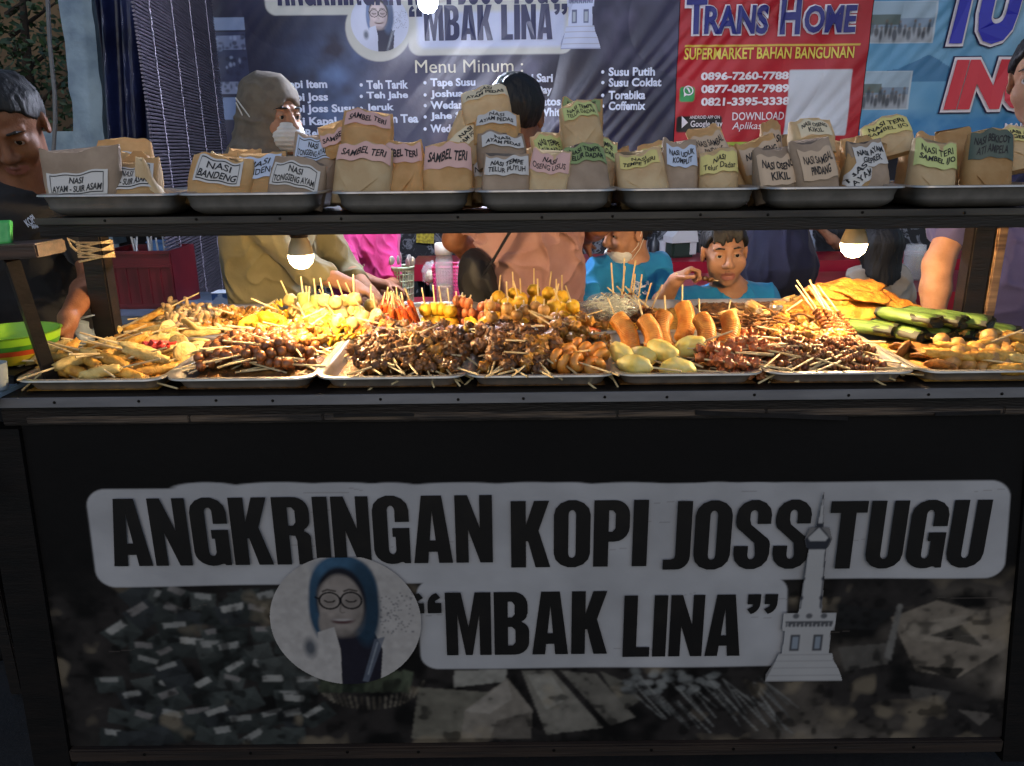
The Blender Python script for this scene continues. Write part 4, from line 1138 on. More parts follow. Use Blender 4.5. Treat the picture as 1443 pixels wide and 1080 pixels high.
# ------------------------------------------------------------------ paper rice packets on the shelf
M_KRAFT = mat('kraft_paper', 'e2ba82', 'cc9e64', rough=.7, scale=18, bump=.25, bscale=90, rnd=.14, transl=.3)
M_KRAFT_SHADE = mat('shaded_kraft_paper', 'b49c84', '9d866f', rough=.7, scale=18, bump=.25, bscale=90, rnd=.10, transl=.10)  # same kraft, shade of the turned-away packets put into its colour
M_KRAFT_LIT = mat('lit_kraft_paper', 'efd6a8', 'dfbd8c', rough=.65, scale=18, bump=.2, bscale=90, rnd=.08, transl=.35)  # same kraft again, lightened as upward faces would be under the light
LABC = {'w': 'd2cdc6', 'bl': 'c8d2e4', 'pk': 'e0b3a8', 'cr': 'e6d5b2', 'gr': 'c8cf84', 'g2': '8ea066', 'ye': 'e3d382', 'kr': 'cfb394', 'dg': '4c594c'}
LABM = {k: mat('sticker_' + k, v, rough=.45, scale=40, bump=.1, bscale=50) for k, v in LABC.items()}
M_TXT = mat('packet_ink', '151211', rough=.5)
COLW = {'w': 'pale grey', 'bl': 'bluish white', 'pk': 'pink', 'cr': 'cream', 'gr': 'yellow green', 'g2': 'green', 'ye': 'yellow', 'kr': 'light brown', 'dg': 'dark green'}
def packet_thing(cx, yt, yb, wpx, Y, roll, col, lines, where, paper='k', t=.035, lv=(.60, .93), lw=.86, lrot=0, frame=False, lean=14, yaw=0, flap=None, taper=.06, label=None):
    Y += .062; t *= .8
    r0 = random.Random(int(cx * 13 + yt * 5)); yaw += r0.uniform(-13, 13); lean += r0.uniform(-6, 16); roll += r0.uniform(-5, 5)
    rr = random.Random(int(cx * 31 + yt * 7))
    base = at(cx, yb, Y); base.z = max(base.z, SH_Z + .004)
    if yb > 244 and Y < 1.97: base.z = SH_Z + .006
    h = at(cx, yt, Y + .02).z - base.z; h = h / math.cos(math.radians(lean)); w = wpx * mpp(Y)
    Mx = Matrix.Rotation(math.radians(yaw), 3, 'Z') @ Matrix.Rotation(math.radians(-lean), 3, 'X') @ Matrix.Rotation(math.radians(-roll), 3, 'Y')
    sd = rr.uniform(0, 50)
    if base.z < SH_Z + .03:
        for (xa, xb) in UPX:
            if xa - .004 <= at(cx, 260, 1.66).x <= xb + .004:
                lo_x, hi_x = xa - .004 + w * .40, xb + .004 - w * .40
                base.x = min(max(base.x, lo_x), hi_x) if lo_x < hi_x else (xa + xb) / 2
        base.z += .004
    def hw(v): return w / 2 * (1 - taper * v + .05 * math.sin(v * 3.0))
    def th(v): return t * (1 - v ** 1.7) * (.78 + .5 * v) + .003
    def crum(x, z): return .0075 * noise.noise(Vector((x * 24 + sd, z * 20, sd))) + .0050 * abs(noise.noise(Vector((x * 34 + z * 26, z * 34 - x * 20 + sd, 3)))) + .0008 * noise.noise(Vector((x * 110, z * 110, sd)))
    def S(u, v, off=0.0):
        ck = .3 + .7 * min(1.0, max(0.0, (lv[0] - .02 - v) / .12)) if col else 1.0
        x = hw(v) * u; fold = .0025 if v > lv[0] - .02 else 0
        y = -th(v) * max(0.0, 1 - abs(u) ** 5) ** .5 - fold - off + ck * crum(x, h * v)
        z = h * v + (.006 * math.sin(u * 3 + sd) + .003 * math.sin(u * 9 + sd * 2)) * v
        return Mx @ Vector((x, y, z))
    mb = MB(); nu, nv = 36, 16
    vs = []; fs = []
    for j in range(nv + 1):
        v = j / nv
        for k in range(nu):
            a = 2 * PI * k / nu; c, s_ = math.cos(a), math.sin(a)
            u = math.copysign(abs(c) ** .45, c)
            if s_ >= 0:
                x = hw(v) * u; y = th(v) * abs(s_) ** .55 + crum(x + 1, h * v); vs.append(Mx @ Vector((x, y, h * v + (.006 * math.sin(u * 3 + sd) + .003 * math.sin(u * 9 + sd * 2)) * v)))
            else: vs.append(S(u, v) if abs(u) < .999 else Mx @ Vector((hw(v) * u, 0, h * v)))
    for j in range(nv):
        for k in range(nu):
            k2 = (k + 1) % nu; fs.append((j * nu + k, j * nu + k2, (j + 1) * nu + k2, (j + 1) * nu + k))
    fs.append(tuple(range(nu - 1, -1, -1))); fs.append(tuple(nv * nu + k for k in range(nu)))
    mb.add(vs, fs)
    if flap or (flap is None and rr.random() < .45):
        sgn = rr.choice((-1, 1)); f0 = lv[0] - .03
        P_ = [S(-.93, f0, .001), S(.93, f0, .001), S(.2 * sgn, f0 * .15, .003)]
        mid = [S(-.55 + .1 * sgn, f0 * .58, .0035), S(.55 + .1 * sgn, f0 * .58, .0035), S(0, f0, .002), S(.07 * sgn, f0 * .6, .003)]
        mb.add([P_[0], P_[1], P_[2]] + mid, [(0, 5, 3), (5, 6, 3), (5, 4, 6), (5, 1, 4), (3, 6, 2), (6, 4, 2)])
    pm_ = {'k': M_KRAFT, 'g': M_KRAFT_SHADE, 'y': M_KRAFT_LIT}[paper]
    root = empty('rice_packet', base)
    mb.build('paper', pm_, root, smooth=38)
    if col:
        vc = (lv[0] + lv[1]) / 2; hv = (lv[1] - lv[0]) / 2; ca, sa = math.cos(math.radians(lrot)), math.sin(math.radians(lrot))
        def Lb(a, b, off):
            if lrot:
                X = a * lw * h * .42; Z = b * hv * h; u = (ca * X - sa * Z) / (w / 2); v = .55 + (sa * X + ca * Z) / h
            else: u = a * lw; v = vc + b * hv
            return S(max(-.985, min(.985, u)), max(.02, min(.995, v)), off)
        mb = MB(); mb.grid(lambda a, b: Lb(2 * a - 1, 2 * b - 1, .0022), 24, 10)
        if frame:
            for (a0, a1, b0, b1) in ((-.88, .88, .76, .84), (-.88, .88, -.84, -.76), (-.88, -.86, -.76, .76), (.86, .88, -.76, .76)):
                mb.grid(lambda a, b: Lb(a0 + (a1 - a0) * a, b0 + (b1 - b0) * b, .0030), 20, 2, 1)
        n = len(lines)
        for i, ln in enumerate(lines):
            vs, fs = bfont_mesh(ln, rr.choice((.010, .020, .028)), rr.choice((0, 0, .22)))
            if n == 1: b0, b1 = -.42, .42
            else: b0, b1 = (.08, .62) if i == 0 else (-.66, -.10)
            ml = max(len(x) for x in lines); half = min(.84, .84 * (len(ln) + .6) / (ml + .6))
            if len(lines) == 2 and len(ln) < ml * .7: half *= 1.05
            vs = fit(vs, -half, half, b0, b1)
            mb.add([Lb(a, b, .0033) for a, b in vs], fs, 1)
        mb.build('sticker', [LABM[col], M_TXT], root, smooth=38)
    return tag(root, label or where, 'packet', 'paper rice packets on the upper shelf')

B = packet_thing
B(100, 214, 268, 96, 1.70, 5, 'w', ['NASI', 'AYAM - SUIR ASAM'], 'big shaded brown packet with framed white sticker at the left end of the shelf', 'g', frame=True, taper=-.18, lv=(.22, .62), lw=.8, flap=False, t=.03)
B(168, 199, 258, 92, 1.86, 0, 'w', ['NASI', 'TONGKOL - SUIR'], 'tall brown packet with pale sticker standing behind the leftmost tray\'s front packets', 'k', frame=True, lv=(.35, .75), lw=.75, flap=False, taper=.25)
B(182, 231, 268, 80, 1.70, 5, 'w', ['NASI', 'AYAM - SUIR ASAM'], 'low packet with framed sticker, right of the big shaded brown one', 'k', frame=True, lv=(.3, .85), flap=False)
B(135, 219, 262, 52, 1.77, -12, None, [], 'plain brown packet wedged between the two framed stickers in the leftmost tray', 'k')
B(216, 224, 268, 40, 1.71, 18, None, [], 'plain brightly lit cone of paper at the right of the leftmost tray', 'y', taper=.7, t=.025)
B(200, 219, 262, 50, 1.78, 10, None, [], 'plain folded brown packet behind the brightly lit cone', 'k', taper=.3)
B(246, 222, 268, 36, 1.72, -6, None, [], 'plain brightly lit folded packet over the gap of the two left trays', 'y', taper=.4, t=.025)
B(300, 225, 268, 92, 1.70, -1, 'w', ['NASI', 'BANDENG'], 'brown packet whose pale sticker reads bandeng in bold black', 'k', lv=(.42, .95), lw=.72, frame=True, flap=False)
B(364, 221, 268, 62, 1.71, 3, 'bl', ['NASI', 'BANDENG'], 'small packet with bluish white sticker, second in its tray', 'k', lv=(.48, .95), taper=-.1)
B(413, 226, 268, 78, 1.70, -6, 'w', ['NASI', 'TONGSENG AYAM'], 'packet with tilted framed sticker at the front right of the second tray', 'g', frame=True, lv=(.38, .86), flap=False)
B(440, 193, 250, 62, 1.81, 1, 'bl', ['NASI', 'TONGSENG AYAM'], 'upper packet with framed bluish sticker before the woman\'s mask', 'g', frame=True, lv=(.62, .96), lw=.8)
B(460, 214, 268, 34, 1.77, 8, None, [], 'plain narrow packet between the second and third trays', 'k')
B(327, 214, 262, 50, 1.84, -4, None, [], 'plain brown packet behind the bandeng packet', 'k')
B(506, 206, 267, 80, 1.70, -4, 'pk', ['SAMBEL TERI'], 'packet with crumpled pink sticker at the left front of the third tray', 'y', lv=(.72, .99), lw=.95, flap=True)
B(571, 203, 267, 66, 1.71, 6, 'pk', ['SAMBEL TERI'], 'packet with lilac pink sticker, middle front of the third tray', 'k', lv=(.62, .95), lw=.95, flap=True)
B(630, 206, 267, 68, 1.70, 0, 'pk', ['SAMBEL TERI'], 'packet with straight pink sticker, right front of the third tray', 'k', lv=(.58, .98), lw=.97, flap=False)
B(517, 158, 215, 70, 1.80, -9, 'pk', ['SAMBEL TERI'], 'orange brown packet with pink sticker piled highest in the third tray', 'k', lv=(.55, .95), lw=.88, flap=False)
B(483, 176, 224, 46, 1.84, 12, 'pk', ['SAMBEL'], 'brown packet with pink sticker half hidden behind the highest sambel packet', 'k', lv=(.4, .8))
B(648, 162, 232, 56, 1.79, -14, 'cr', ['NASI', 'AYAM PEDAS'], 'leaning packet whose sticker runs steeply upward', 'y', lrot=66, lv=(.42, .72), lw=1.0, flap=False, t=.03)
B(548, 208, 262, 60, 1.82, 0, None, [], 'plain packet behind the pink stickers', 'k')
B(662, 214, 268, 30, 1.76, 5, None, [], 'plain narrow packet beside the right pink sticker', 'k')
B(689, 124, 176, 66, 1.83, 4, 'cr', ['NASI', 'AYAM PEDAS'], 'brightly lit packet topmost on the tall pile before the black haired head', 'y', lv=(.62, .97), lw=.95, flap=False)
B(700, 159, 206, 64, 1.79, 3, 'w', ['NASI', 'AYAM PEDAS'], 'packet second from the top on the tall pile', 'k', lv=(.48, .95), lw=.85, flap=False)
B(709, 189, 240, 68, 1.75, -3, 'w', ['NASI', 'AYAM PEDAS'], 'shaded packet third from the top on the tall pile', 'g', lv=(.54, .92), lw=.85, flap=False)
B(711, 222, 268, 66, 1.69, -2, 'w', ['NASI TEMPE', 'TELUR PUYUH'], 'shaded packet with white two line sticker at the foot of the tall pile', 'g', lv=(.55, .94), lw=.93, flap=False)
B(769, 217, 268, 58, 1.70, -1, 'pk', ['NASI', 'OSENG USUS'], 'tan packet with pink two line sticker in the middle tray', 'y', lv=(.58, .97), lw=.95, flap=False)
B(681, 226, 268, 24, 1.76, 4, 'w', ['NASI'], 'narrow packet seen edge on at the left of the middle tray', 'y')
B(824, 146, 212, 56, 1.80, 5, 'gr', ['NASI TEMPE', 'TELUR DADAR'], 'brightly lit packet with yellow green sticker topmost on the right pile', 'y', lv=(.66, .96), lw=.88, flap=True)
B(817, 142, 208, 58, 1.86, 0, 'g2', ['NASI TEMPE', 'TELUR DADAR'], 'packet directly behind the topmost green stickered one', 'k', lv=(.72, .98), lw=.9, flap=False)
B(789, 190, 245, 46, 1.81, 8, 'gr', ['NASI TEMPE', 'TELUR DADAR'], 'packet with pale green sticker left of the right pile', 'y', lv=(.60, .95))
B(858, 194, 262, 58, 1.77, -15, 'gr', ['NASI TEMPE', 'TELUR DADAR'], 'packet slanting to the right with yellow green sticker', 'y', lv=(.64, .96), lw=.93)
B(830, 209, 268, 64, 1.69, 1, 'g2', ['NASI TEMPE', 'TELUR DADAR'], 'shaded packet with strong green sticker at the foot of the right pile', 'g', lv=(.66, .99), lw=.93, flap=False)
B(911, 216, 264, 68, 1.70, 8, 'ye', ['NASI', 'TEMPE TERI'], 'tan packet with yellow sticker and V fold at the left of the fifth tray', 'y', lv=(.64, .93), lw=.8, flap=True)
B(959, 202, 264, 50, 1.72, 2, 'bl', ['NASI UDUK', 'KOMPLIT'], 'tall shaded packet with bluish sticker in the fifth tray', 'g', lv=(.55, .90), lw=.85, flap=False)
B(930, 205, 250, 62, 1.83, -2, 'ye', ['NASI'], 'orange packet behind the V folded one', 'k', lv=(.7, .9))
B(1013, 215, 262, 54, 1.71, 0, 'ye', ['NASI', 'Telur Dadar'], 'packet with bright yellow handwritten sticker', 'y', lv=(.52, .92), lw=.95, flap=True)
B(984, 208, 262, 20, 1.77, -3, None, [], 'thin plain packet on edge beside the bluish sticker', 'k')
B(1062, 176, 252, 48, 1.75, 22, 'kr', ['NASI SAMBAL', 'PINDANG'], 'packet tilted left with brown sticker at the right of the fifth tray', 'k', lv=(.52, .88), lw=.95, flap=False)
B(1090, 174, 246, 30, 1.82, 2, 'kr', ['NASI'], 'tall plain packet against the red banner', 'k', lv=(.6, .85))
B(1040, 184, 258, 34, 1.83, 6, None, [], 'plain packet behind the tilted brown stickered one', 'k')
B(1098, 213, 258, 58, 1.69, 9, 'kr', ['NASI OSENG', 'KIKIL'], 'small shaded packet with brown two line sticker low at the left of the sixth tray', 'g', lv=(.3, .86), lw=.93, flap=False)
B(1088, 198, 254, 60, 1.76, 17, 'kr', ['NASI OSENG', 'KIKIL'], 'brown packet rising to the right behind the low one', 'k', lv=(.45, .9), lw=.95, flap=False)
B(1156, 202, 254, 66, 1.69, 6, 'kr', ['NASI SAMBAL', 'PINDANG'], 'shaded packet with large two line sticker in the sixth tray', 'g', lv=(.35, .86), lw=.8, flap=False)
B(1147, 169, 220, 62, 1.79, 2, 'cr', ['NASI OSENG', 'KIKIL'], 'brightly lit folded packet on top before the blank white square', 'y', lv=(.45, .9), lw=.72, flap=True)
B(1209, 198, 250, 46, 1.76, -8, 'w', ['NASI AYAM', 'PENYET'], 'orange packet with small white sticker at the back of the sixth tray', 'k', lv=(.45, .8), lw=.8)
B(1202, 221, 254, 38, 1.70, -8, 'w', ['NASI', 'AYAM'], 'small packet with steeply turned sticker', 'k', lrot=52, lw=.9, lv=(.4, .8))
B(1258, 203, 251, 58, 1.70, 3, 'w', ['NASI AYAM', 'GEPREK'], 'shaded brown packet with white sticker at the right of the sixth tray', 'g', lv=(.55, .93), lw=.85, flap=False)
B(1256, 167, 222, 64, 1.80, 15, 'ye', ['NASI TERI', 'SAMBEL IJO'], 'packet with pale yellow sticker rising to the right on top of the sixth tray', 'y', lv=(.5, .95), lw=.97)
B(1313, 203, 248, 62, 1.70, -1, 'gr', ['NASI TERI', 'SAMBEL IJO'], 'packet with crumpled green sticker at the left of the rightmost tray', 'y', lv=(.52, .97), lw=.95, flap=True)
B(1348, 186, 246, 50, 1.78, 4, None, [], 'plain orange packet behind the crumpled green sticker', 'k')
B(1390, 188, 246, 62, 1.70, -4, 'dg', ['NASI BEKICOT', 'ATI AMPELA'], 'packet with dark green sticker in the rightmost tray', 'k', lv=(.58, .99), lw=.9, flap=True)
B(1447, 178, 240, 60, 1.75, 9, 'ye', ['NASI AYAM', 'GEPREK'], 'brightly lit packet with yellow sticker at the right end of the shelf', 'y', lv=(.6, .92), flap=True)
B(1328, 190, 242, 64, 1.85, 0, None, [], 'plain brown packet at the back of the rightmost tray', 'k')
B(1286, 196, 246, 34, 1.82, 4, None, [], 'plain packet between the two right trays', 'k')
for k, (cx_, yt_, w_) in enumerate(((252, 222, 46), (458, 216, 44), (560, 212, 50), (672, 220, 40), (742, 214, 44), (872, 214, 40), (890, 218, 40), (985, 214, 36), (1040, 204, 44), (1120, 196, 40), (1184, 206, 40), (1230, 204, 44), (1288, 200, 50), (1350, 194, 46), (1420, 188, 44))):
    B(cx_, yt_, 262, w_, 1.80 + .03 * (k % 3), (-9, 7, 14, -4)[k % 4], None, [], ('plain kraft packet squeezed in ' + ('at the gap of the two left trays', 'at the gap of the second and third trays', 'between pink stickers', 'right of the pink stickers', 'behind the pink two line sticker', 'at the right of the middle tray', 'at the left of the fifth tray', 'behind the bluish sticker', 'at the right of the fifth tray', 'behind the large two line sticker', 'right of the large two line sticker', 'beside the white sticker', 'at the gap of the two right trays', 'behind the crumpled green sticker', 'beside the dark green sticker')[k]), ('k', 'y', 'k')[k % 3], taper=(.1, .35, .2)[k % 3], t=.03)
# ------------------------------------------------------------------ food
M_STICK = mat('bamboo_stick', 'e8d5a6', 'cdae76', rough=.6, scale=30, rnd=.12)
M_EGG = mat('brown_egg', '5a321a', '965c30', rough=.28, scale=60, rnd=.25, spec=.6, bump=.1, bscale=120)
M_OFF = mat('dark_offal', '3c2210', '94602a', rough=.38, scale=70, rnd=.35, spec=.6, bump=.6, bscale=160)
M_OFF2 = mat('golden_offal', '84501a', 'd09638', rough=.4, scale=70, rnd=.3, spec=.6, bump=.6, bscale=160)
M_GOLD = mat('golden_batter', 'b47a28', 'deac4c', rough=.55, scale=60, rnd=.18, bump=.7, bscale=140)
M_PALEG = mat('pale_batter', 'c8a255', 'e2c67c', rough=.6, scale=60, rnd=.14, bump=.6, bscale=140)
M_CRISP = mat('pale_crisp', 'c79a62', 'e2c592', rough=.65, scale=60, rnd=.15, bump=.8, bscale=120)
M_YEL = mat('yellow_egg_batter', 'd69a16', 'efc436', rough=.5, scale=50, rnd=.15, bump=.6, bscale=120)
M_YELP = mat('yellow_cake', 'f0d262', 'f6e494', rough=.45, scale=40, rnd=.10, bump=.3, bscale=110, sss=.1)
M_SAUS = mat('orange_sausage', 'cc7424', 'e8a248', rough=.4, scale=40, rnd=.12, spec=.6, bump=.3, bscale=90)
M_SAUP = mat('pink_brown_sausage', 'a2502c', 'c98150', rough=.38, scale=40, rnd=.15, spec=.6)
M_ORNG = mat('orange_red_crab', 'b5360f', 'e0702a', rough=.4, scale=45, rnd=.15, bump=.4, bscale=90)
M_DUMP = mat('dumpling_skin', 'd6ad55', 'e8cf8c', rough=.5, scale=50, rnd=.12, bump=.4, bscale=100)
M_GRN = mat('green_roll', '8fa04a', 'a9b56a', rough=.5, scale=60, rnd=.1, bump=.3)
M_FRIT = mat('fritter_crust', 'ad6216', 'dc9c3a', rough=.55, scale=42, detail=7, rnd=.12, bump=.9, bscale=90, bdist=.008)
M_WEDG = mat('tofu_crust', 'b98a4a', 'dcb878', rough=.6, scale=35, rnd=.14, bump=.6, bscale=90)
M_LEAF = mat('banana_leaf', '3a5220', '748e40', rough=.45, scale=14, stretch=(.5, 9, 9), rnd=.12, bump=.3, bscale=60)
M_CHAR = mat('charred_leaf', '14130c', '2c2a18', rough=.6, scale=30, bump=.6)
M_TANB = mat('tan_ball', '9a6a34', 'c89a58', rough=.4, scale=40, rnd=.15, bump=.4, bscale=100)
M_FLAT = mat('brown_flat_fritter', '6e451d', 'b98444', rough=.5, scale=40, rnd=.2, bump=.8, bscale=100)
M_NOOD = mat('brown_noodle', '54331a', '8a5c2e', rough=.4, scale=60, spec=.6)
M_PILE = mat('food_pile_base', '4a2c10', '94642a', rough=.5, scale=60, detail=7, bump=1, bscale=70, bdist=.01)
M_PILEY = mat('golden_pile_base', '8c5c18', 'cc9a3a', rough=.5, scale=60, detail=7, bump=1, bscale=70, bdist=.01)

frng = random.Random(77)
def nfn(amp, f, sd):
    return lambda u: 1 + amp * noise.noise(u * f + Vector((sd, sd * 1.7, sd * .3))) + amp * .5 * noise.noise(u * f * 2.3 + Vector((sd * 2, 1, sd)))

class Kind:
    """a food item lying along +x: handle end at x = 0"""
    def __init__(s, name, cat, L, b0, b1, r, variants):
        s.name, s.cat, s.L, s.b0, s.b1, s.r = name, cat, L, b0, b1, r
        s.v = []
        for k in range(variants[0]):
            s.v.append(variants[1](k))
        s.used = [False] * len(s.v); s.n = 0
def base_root(name):
    o = bpy.data.objects.new(name, None); o.empty_display_size = .01; COL.objects.link(o); return o
def add_stick(root, L, r=.0021, x0=0, bend=0):
    mb = MB(); mb.tube([(x0, 0, 0), (x0 + (L - x0) / 2, bend, 0), (L, 0, .0)], [r, r * 1.05, r * .6], 6)
    mb.build('stick', M_STICK, root)
def part(root, name, m, fill, smooth=180):
    mb = MB(); fill(mb); return mb.build(name, m, root, smooth=smooth)

def k_egg(k):
    r = base_root('egg_skewer'); add_stick(r, .185, bend=frng.uniform(-.002, .002))
    for i in range(4):
        R = Euler((frng.uniform(0, 6), frng.uniform(-.25, .25), frng.uniform(-.25, .25))).to_matrix()
        q = part(r, 'egg', M_EGG, lambda mb: mb.ell((0, 0, 0), (.0118, .0132, .0132), R, 14, 9, fn=nfn(.05, 2, frng.uniform(0, 50)))); q.location = (.092 + i * .0225, frng.uniform(-.001, .001), 0)
    return r
def k_smallegg(k):
    r = base_root('egg_skewer'); add_stick(r, .18)
    for i in range(5):
        q = part(r, 'egg', M_EGG, lambda mb: mb.ell((0, 0, 0), (.0085, .0092, .009), None, 12, 8, fn=nfn(.08, 2, frng.uniform(0, 50)))); q.location = (.09 + i * .0165, 0, 0)
    return r
def k_sempol(k):
    r = base_root('fried_roll_skewer'); add_stick(r, .165)
    rr = frng.uniform(.0115, .0145)
    part(r, 'coating', (M_GOLD, M_PALEG, M_GOLD)[k % 3], lambda mb: mb.ell((.122, 0, 0), (rr * .95, rr, .034 + frng.uniform(-.004, .006)), Matrix.Rotation(PI / 2, 3, 'Y'), 20, 24, fn=lambda u, s=frng.uniform(0, 50): (1 + .32 * (1 - abs(u.z)) ** .5 * 0 + .18 * (1 - u.z * u.z) * 0) * (max(.30, 1 - u.z * u.z) ** -.22) * nfn(.20, 3.4, s)(Vector((u.x, u.y, u.z * 2.6)))))
    return r
def k_offal(k, m=None, n=4, sz=.0142):
    r = base_root('offal_skewer'); add_stick(r, .18, bend=frng.uniform(-.003, .003))
    for i in range(n):
        sd = frng.uniform(0, 90)
        def fn(u, sd=sd):
            a = noise.noise(u * 2.1 + Vector((sd, 0, 0))); b = abs(noise.noise(u * 4.2 + Vector((0, sd, 0))))
            return 1 + .55 * a - .5 * b
        q = part(r, 'chunk', m or (M_OFF, M_OFF, M_OFF2, M_OFF, M_OFF)[k % 5], lambda mb: mb.ell((0, 0, 0), (sz * .95, sz * frng.uniform(1, 1.5), sz * frng.uniform(.8, 1.1)), Euler((frng.uniform(0, 6), 0, frng.uniform(-.4, .4))).to_matrix(), 18, 12, fn=fn))
        q.location = (.075 + i * .105 / n, frng.uniform(-.003, .003), frng.uniform(-.002, .003))
    return r
def k_clam(k):
    r = base_root('clam_skewer'); add_stick(r, .185)
    for i in range(8):
        q = part(r, 'clam', M_OFF if k % 2 else M_EGG, lambda mb: mb.ell((0, 0, 0), (.0052, .0072, .0062), Euler((frng.uniform(0, 6), 0, 0)).to_matrix(), 10, 7, fn=nfn(.3, 2.4, frng.uniform(0, 50)))); q.location = (.10 + i * .0105, 0, 0)
    return r
def k_saus(k):
    r = base_root('scored_sausage_skewer'); add_stick(r, .17)
    bend = frng.uniform(-.25, .25)
    def fill(mb):
        n = 132; pts = []; rs = []
        for i in range(n + 1):
            t = i / n; x = .055 + .105 * t; ph = (t * 21) % 1
            e = min(1, min(t, 1 - t) / .05) ** .5
            g = 1 - .06 * math.exp(-((ph - .5) / .13) ** 2) if .05 < t < .95 else 1
            pts.append((x, (.08 + bend * .3) * .10 * math.sin(t * PI), 0)); rs.append(.0215 * (.55 + .45 * e) * g)
        mb.tube(pts, rs, 20, flat=.92)
    part(r, 'sausage', M_SAUS, fill, 60)
    return r
def k_curl(k):
    r = base_root('curled_sausage_skewer'); add_stick(r, .15)
    def fill(mb):
        n = 60; pts = []
        for i in range(n + 1):
            t = i / n; a = t * 2 * PI * 1.9
            pts.append((.085 + .045 * t, .0125 * math.cos(a), .0125 * math.sin(a)))
        mb.tube(pts, [.0098 * min(1, .6 + 6 * min(i / n, 1 - i / n)) for i in range(n + 1)], 12)
    part(r, 'sausage', M_SAUS, fill)
    return r
def k_cake(k):
    r = base_root('yellow_cake_skewer'); add_stick(r, .15)
    part(r, 'cake', M_YELP, lambda mb: mb.ell((.10, 0, 0), (.039, .0225, .0205), None, 22, 18, fn=lambda u, s=frng.uniform(0, 90): (1 + .07 * (1 - abs(u.x))) * nfn(.16, 1.5, s)(u) * nfn(.03, 7, s)(u)))
    return r
def k_ball(k, m=None, n=2, rad=.0185, ridge=.04):
    r = base_root('ball_skewer'); add_stick(r, .17, x0=.048)
    for i in range(n):
        sd = frng.uniform(0, 40)
        q = part(r, 'ball', m or M_YEL, lambda mb: mb.ell((0, 0, 0), (rad, rad * 1.02, rad), Matrix.Rotation(PI / 2, 3, 'Y'), 28, 14, fn=lambda u: nfn(.07, 2.2, sd)(u) * (1 + ridge * math.sin(12 * math.atan2(u.y, u.x)) * (1 - u.z * u.z))))
        q.location = (.165 - rad - (n - 1 - i) * rad * 1.85, 0, 0)
    return r
def k_green(k):
    r = base_root('green_roll_skewer'); add_stick(r, .13, x0=.03)
    part(r, 'roll', M_GRN, lambda mb: mb.tube([(.075, 0, 0), (.077, 0, 0), (.085, 0, 0), (.105, 0, 0), (.122, 0, 0), (.125, 0, 0)], [.012, .015, .0165, .0165, .0155, .012], 18))
    return r
def k_crab(k):
    r = base_root('orange_crab_skewer'); add_stick(r, .15, x0=.03)
    for i in range(2):
        q = part(r, 'crab_stick', M_ORNG, lambda mb: mb.tube([(-.035, 0, 0), (-.03, 0, 0), (0, frng.uniform(-.004, .004), 0), (.03, 0, 0), (.036, 0, 0)], [.004, .0085, .0098, .0085, .003], 10, flat=.75)); q.location = (.10, (i - .5) * .014, frng.uniform(-.002, .002))
    return r
def k_bunch(k):
    r = base_root('pink_sausage_skewer'); add_stick(r, .17, x0=.048)
    for i in range(3):
        q = part(r, 'sausage', M_SAUP, lambda mb: mb.ell((0, 0, 0), (.017, .012, .012), None, 14, 10, fn=nfn(.06, 2, frng.uniform(0, 9)))); q.location = (.075 + i * .030, 0, 0)
    return r
def k_disc(k):
    r = base_root('fish_cake_disc')
    part(r, 'slice', M_PALEG, lambda mb: mb.ell((0, 0, 0), (.026, .025, .0085), None, 24, 12, fn=lambda u, s=frng.uniform(0, 50): (1 + .25 * (abs(u.z) < .6)) * nfn(.05, 2, s)(u) * .85))
    return r
def k_flat(k):
    r = base_root('flat_fritter')
    part(r, 'crust', M_FLAT, lambda mb: mb.ell((0, 0, 0), (.034, .028, .007), None, 26, 12, fn=nfn(.22, 2.4, frng.uniform(0, 50))))
    return r
def k_frit(k):
    r = base_root('fried_fritter'); sd = frng.uniform(0, 50)
    L_, W_ = frng.uniform(.085, .115), frng.uniform(.045, .06)
    def fill(mb):
        V = []
        nu, nv = 72, 12
        def P(a, q, s_):
            edge = 1 + .13 * noise.noise(Vector((math.cos(a) * 2.2 + sd, math.sin(a) * 2.2, 0))) + .05 * noise.noise(Vector((math.cos(a) * 7, math.sin(a) * 7, sd)))
            x, y = q * L_ * edge * math.cos(a), q * W_ * edge * math.sin(a)
            z = s_ * .0085 * max(0, 1 - q ** 4) ** .5 + .012 * noise.noise(Vector((x * 14 + sd, y * 14, 0))) + .005 * noise.noise(Vector((x * 60, y * 60, sd * s_))) + .005 * abs(noise.noise(Vector((x * 34, y * 34, sd + s_)))) - .9 * (y * y) / W_ * .5 - (x * x) * 1.1
            return (x, y, z)
        vs = []; fs = []
        rings = [(q, 1) for q in (.02, .1, .2, .3, .4, .5, .58, .66, .74, .8, .86, .91, .95, 1.0)] + [(q, -1) for q in (.95, .86, .6, .3, .02)]
        for q, s_ in rings: vs += [P(2 * PI * k_ / nu, q, s_) for k_ in range(nu)]
        for i in range(len(rings) - 1):
            for k_ in range(nu):
                k2 = (k_ + 1) % nu; fs.append((i * nu + k_, (i + 1) * nu + k_, (i + 1) * nu + k2, i * nu + k2))
        fs.append(tuple(range(nu))); fs.append(tuple((len(rings) - 1) * nu + k_ for k_ in range(nu - 1, -1, -1)))
        mb.add(vs, fs)
    part(r, 'crust', M_FRIT, fill)
    return r
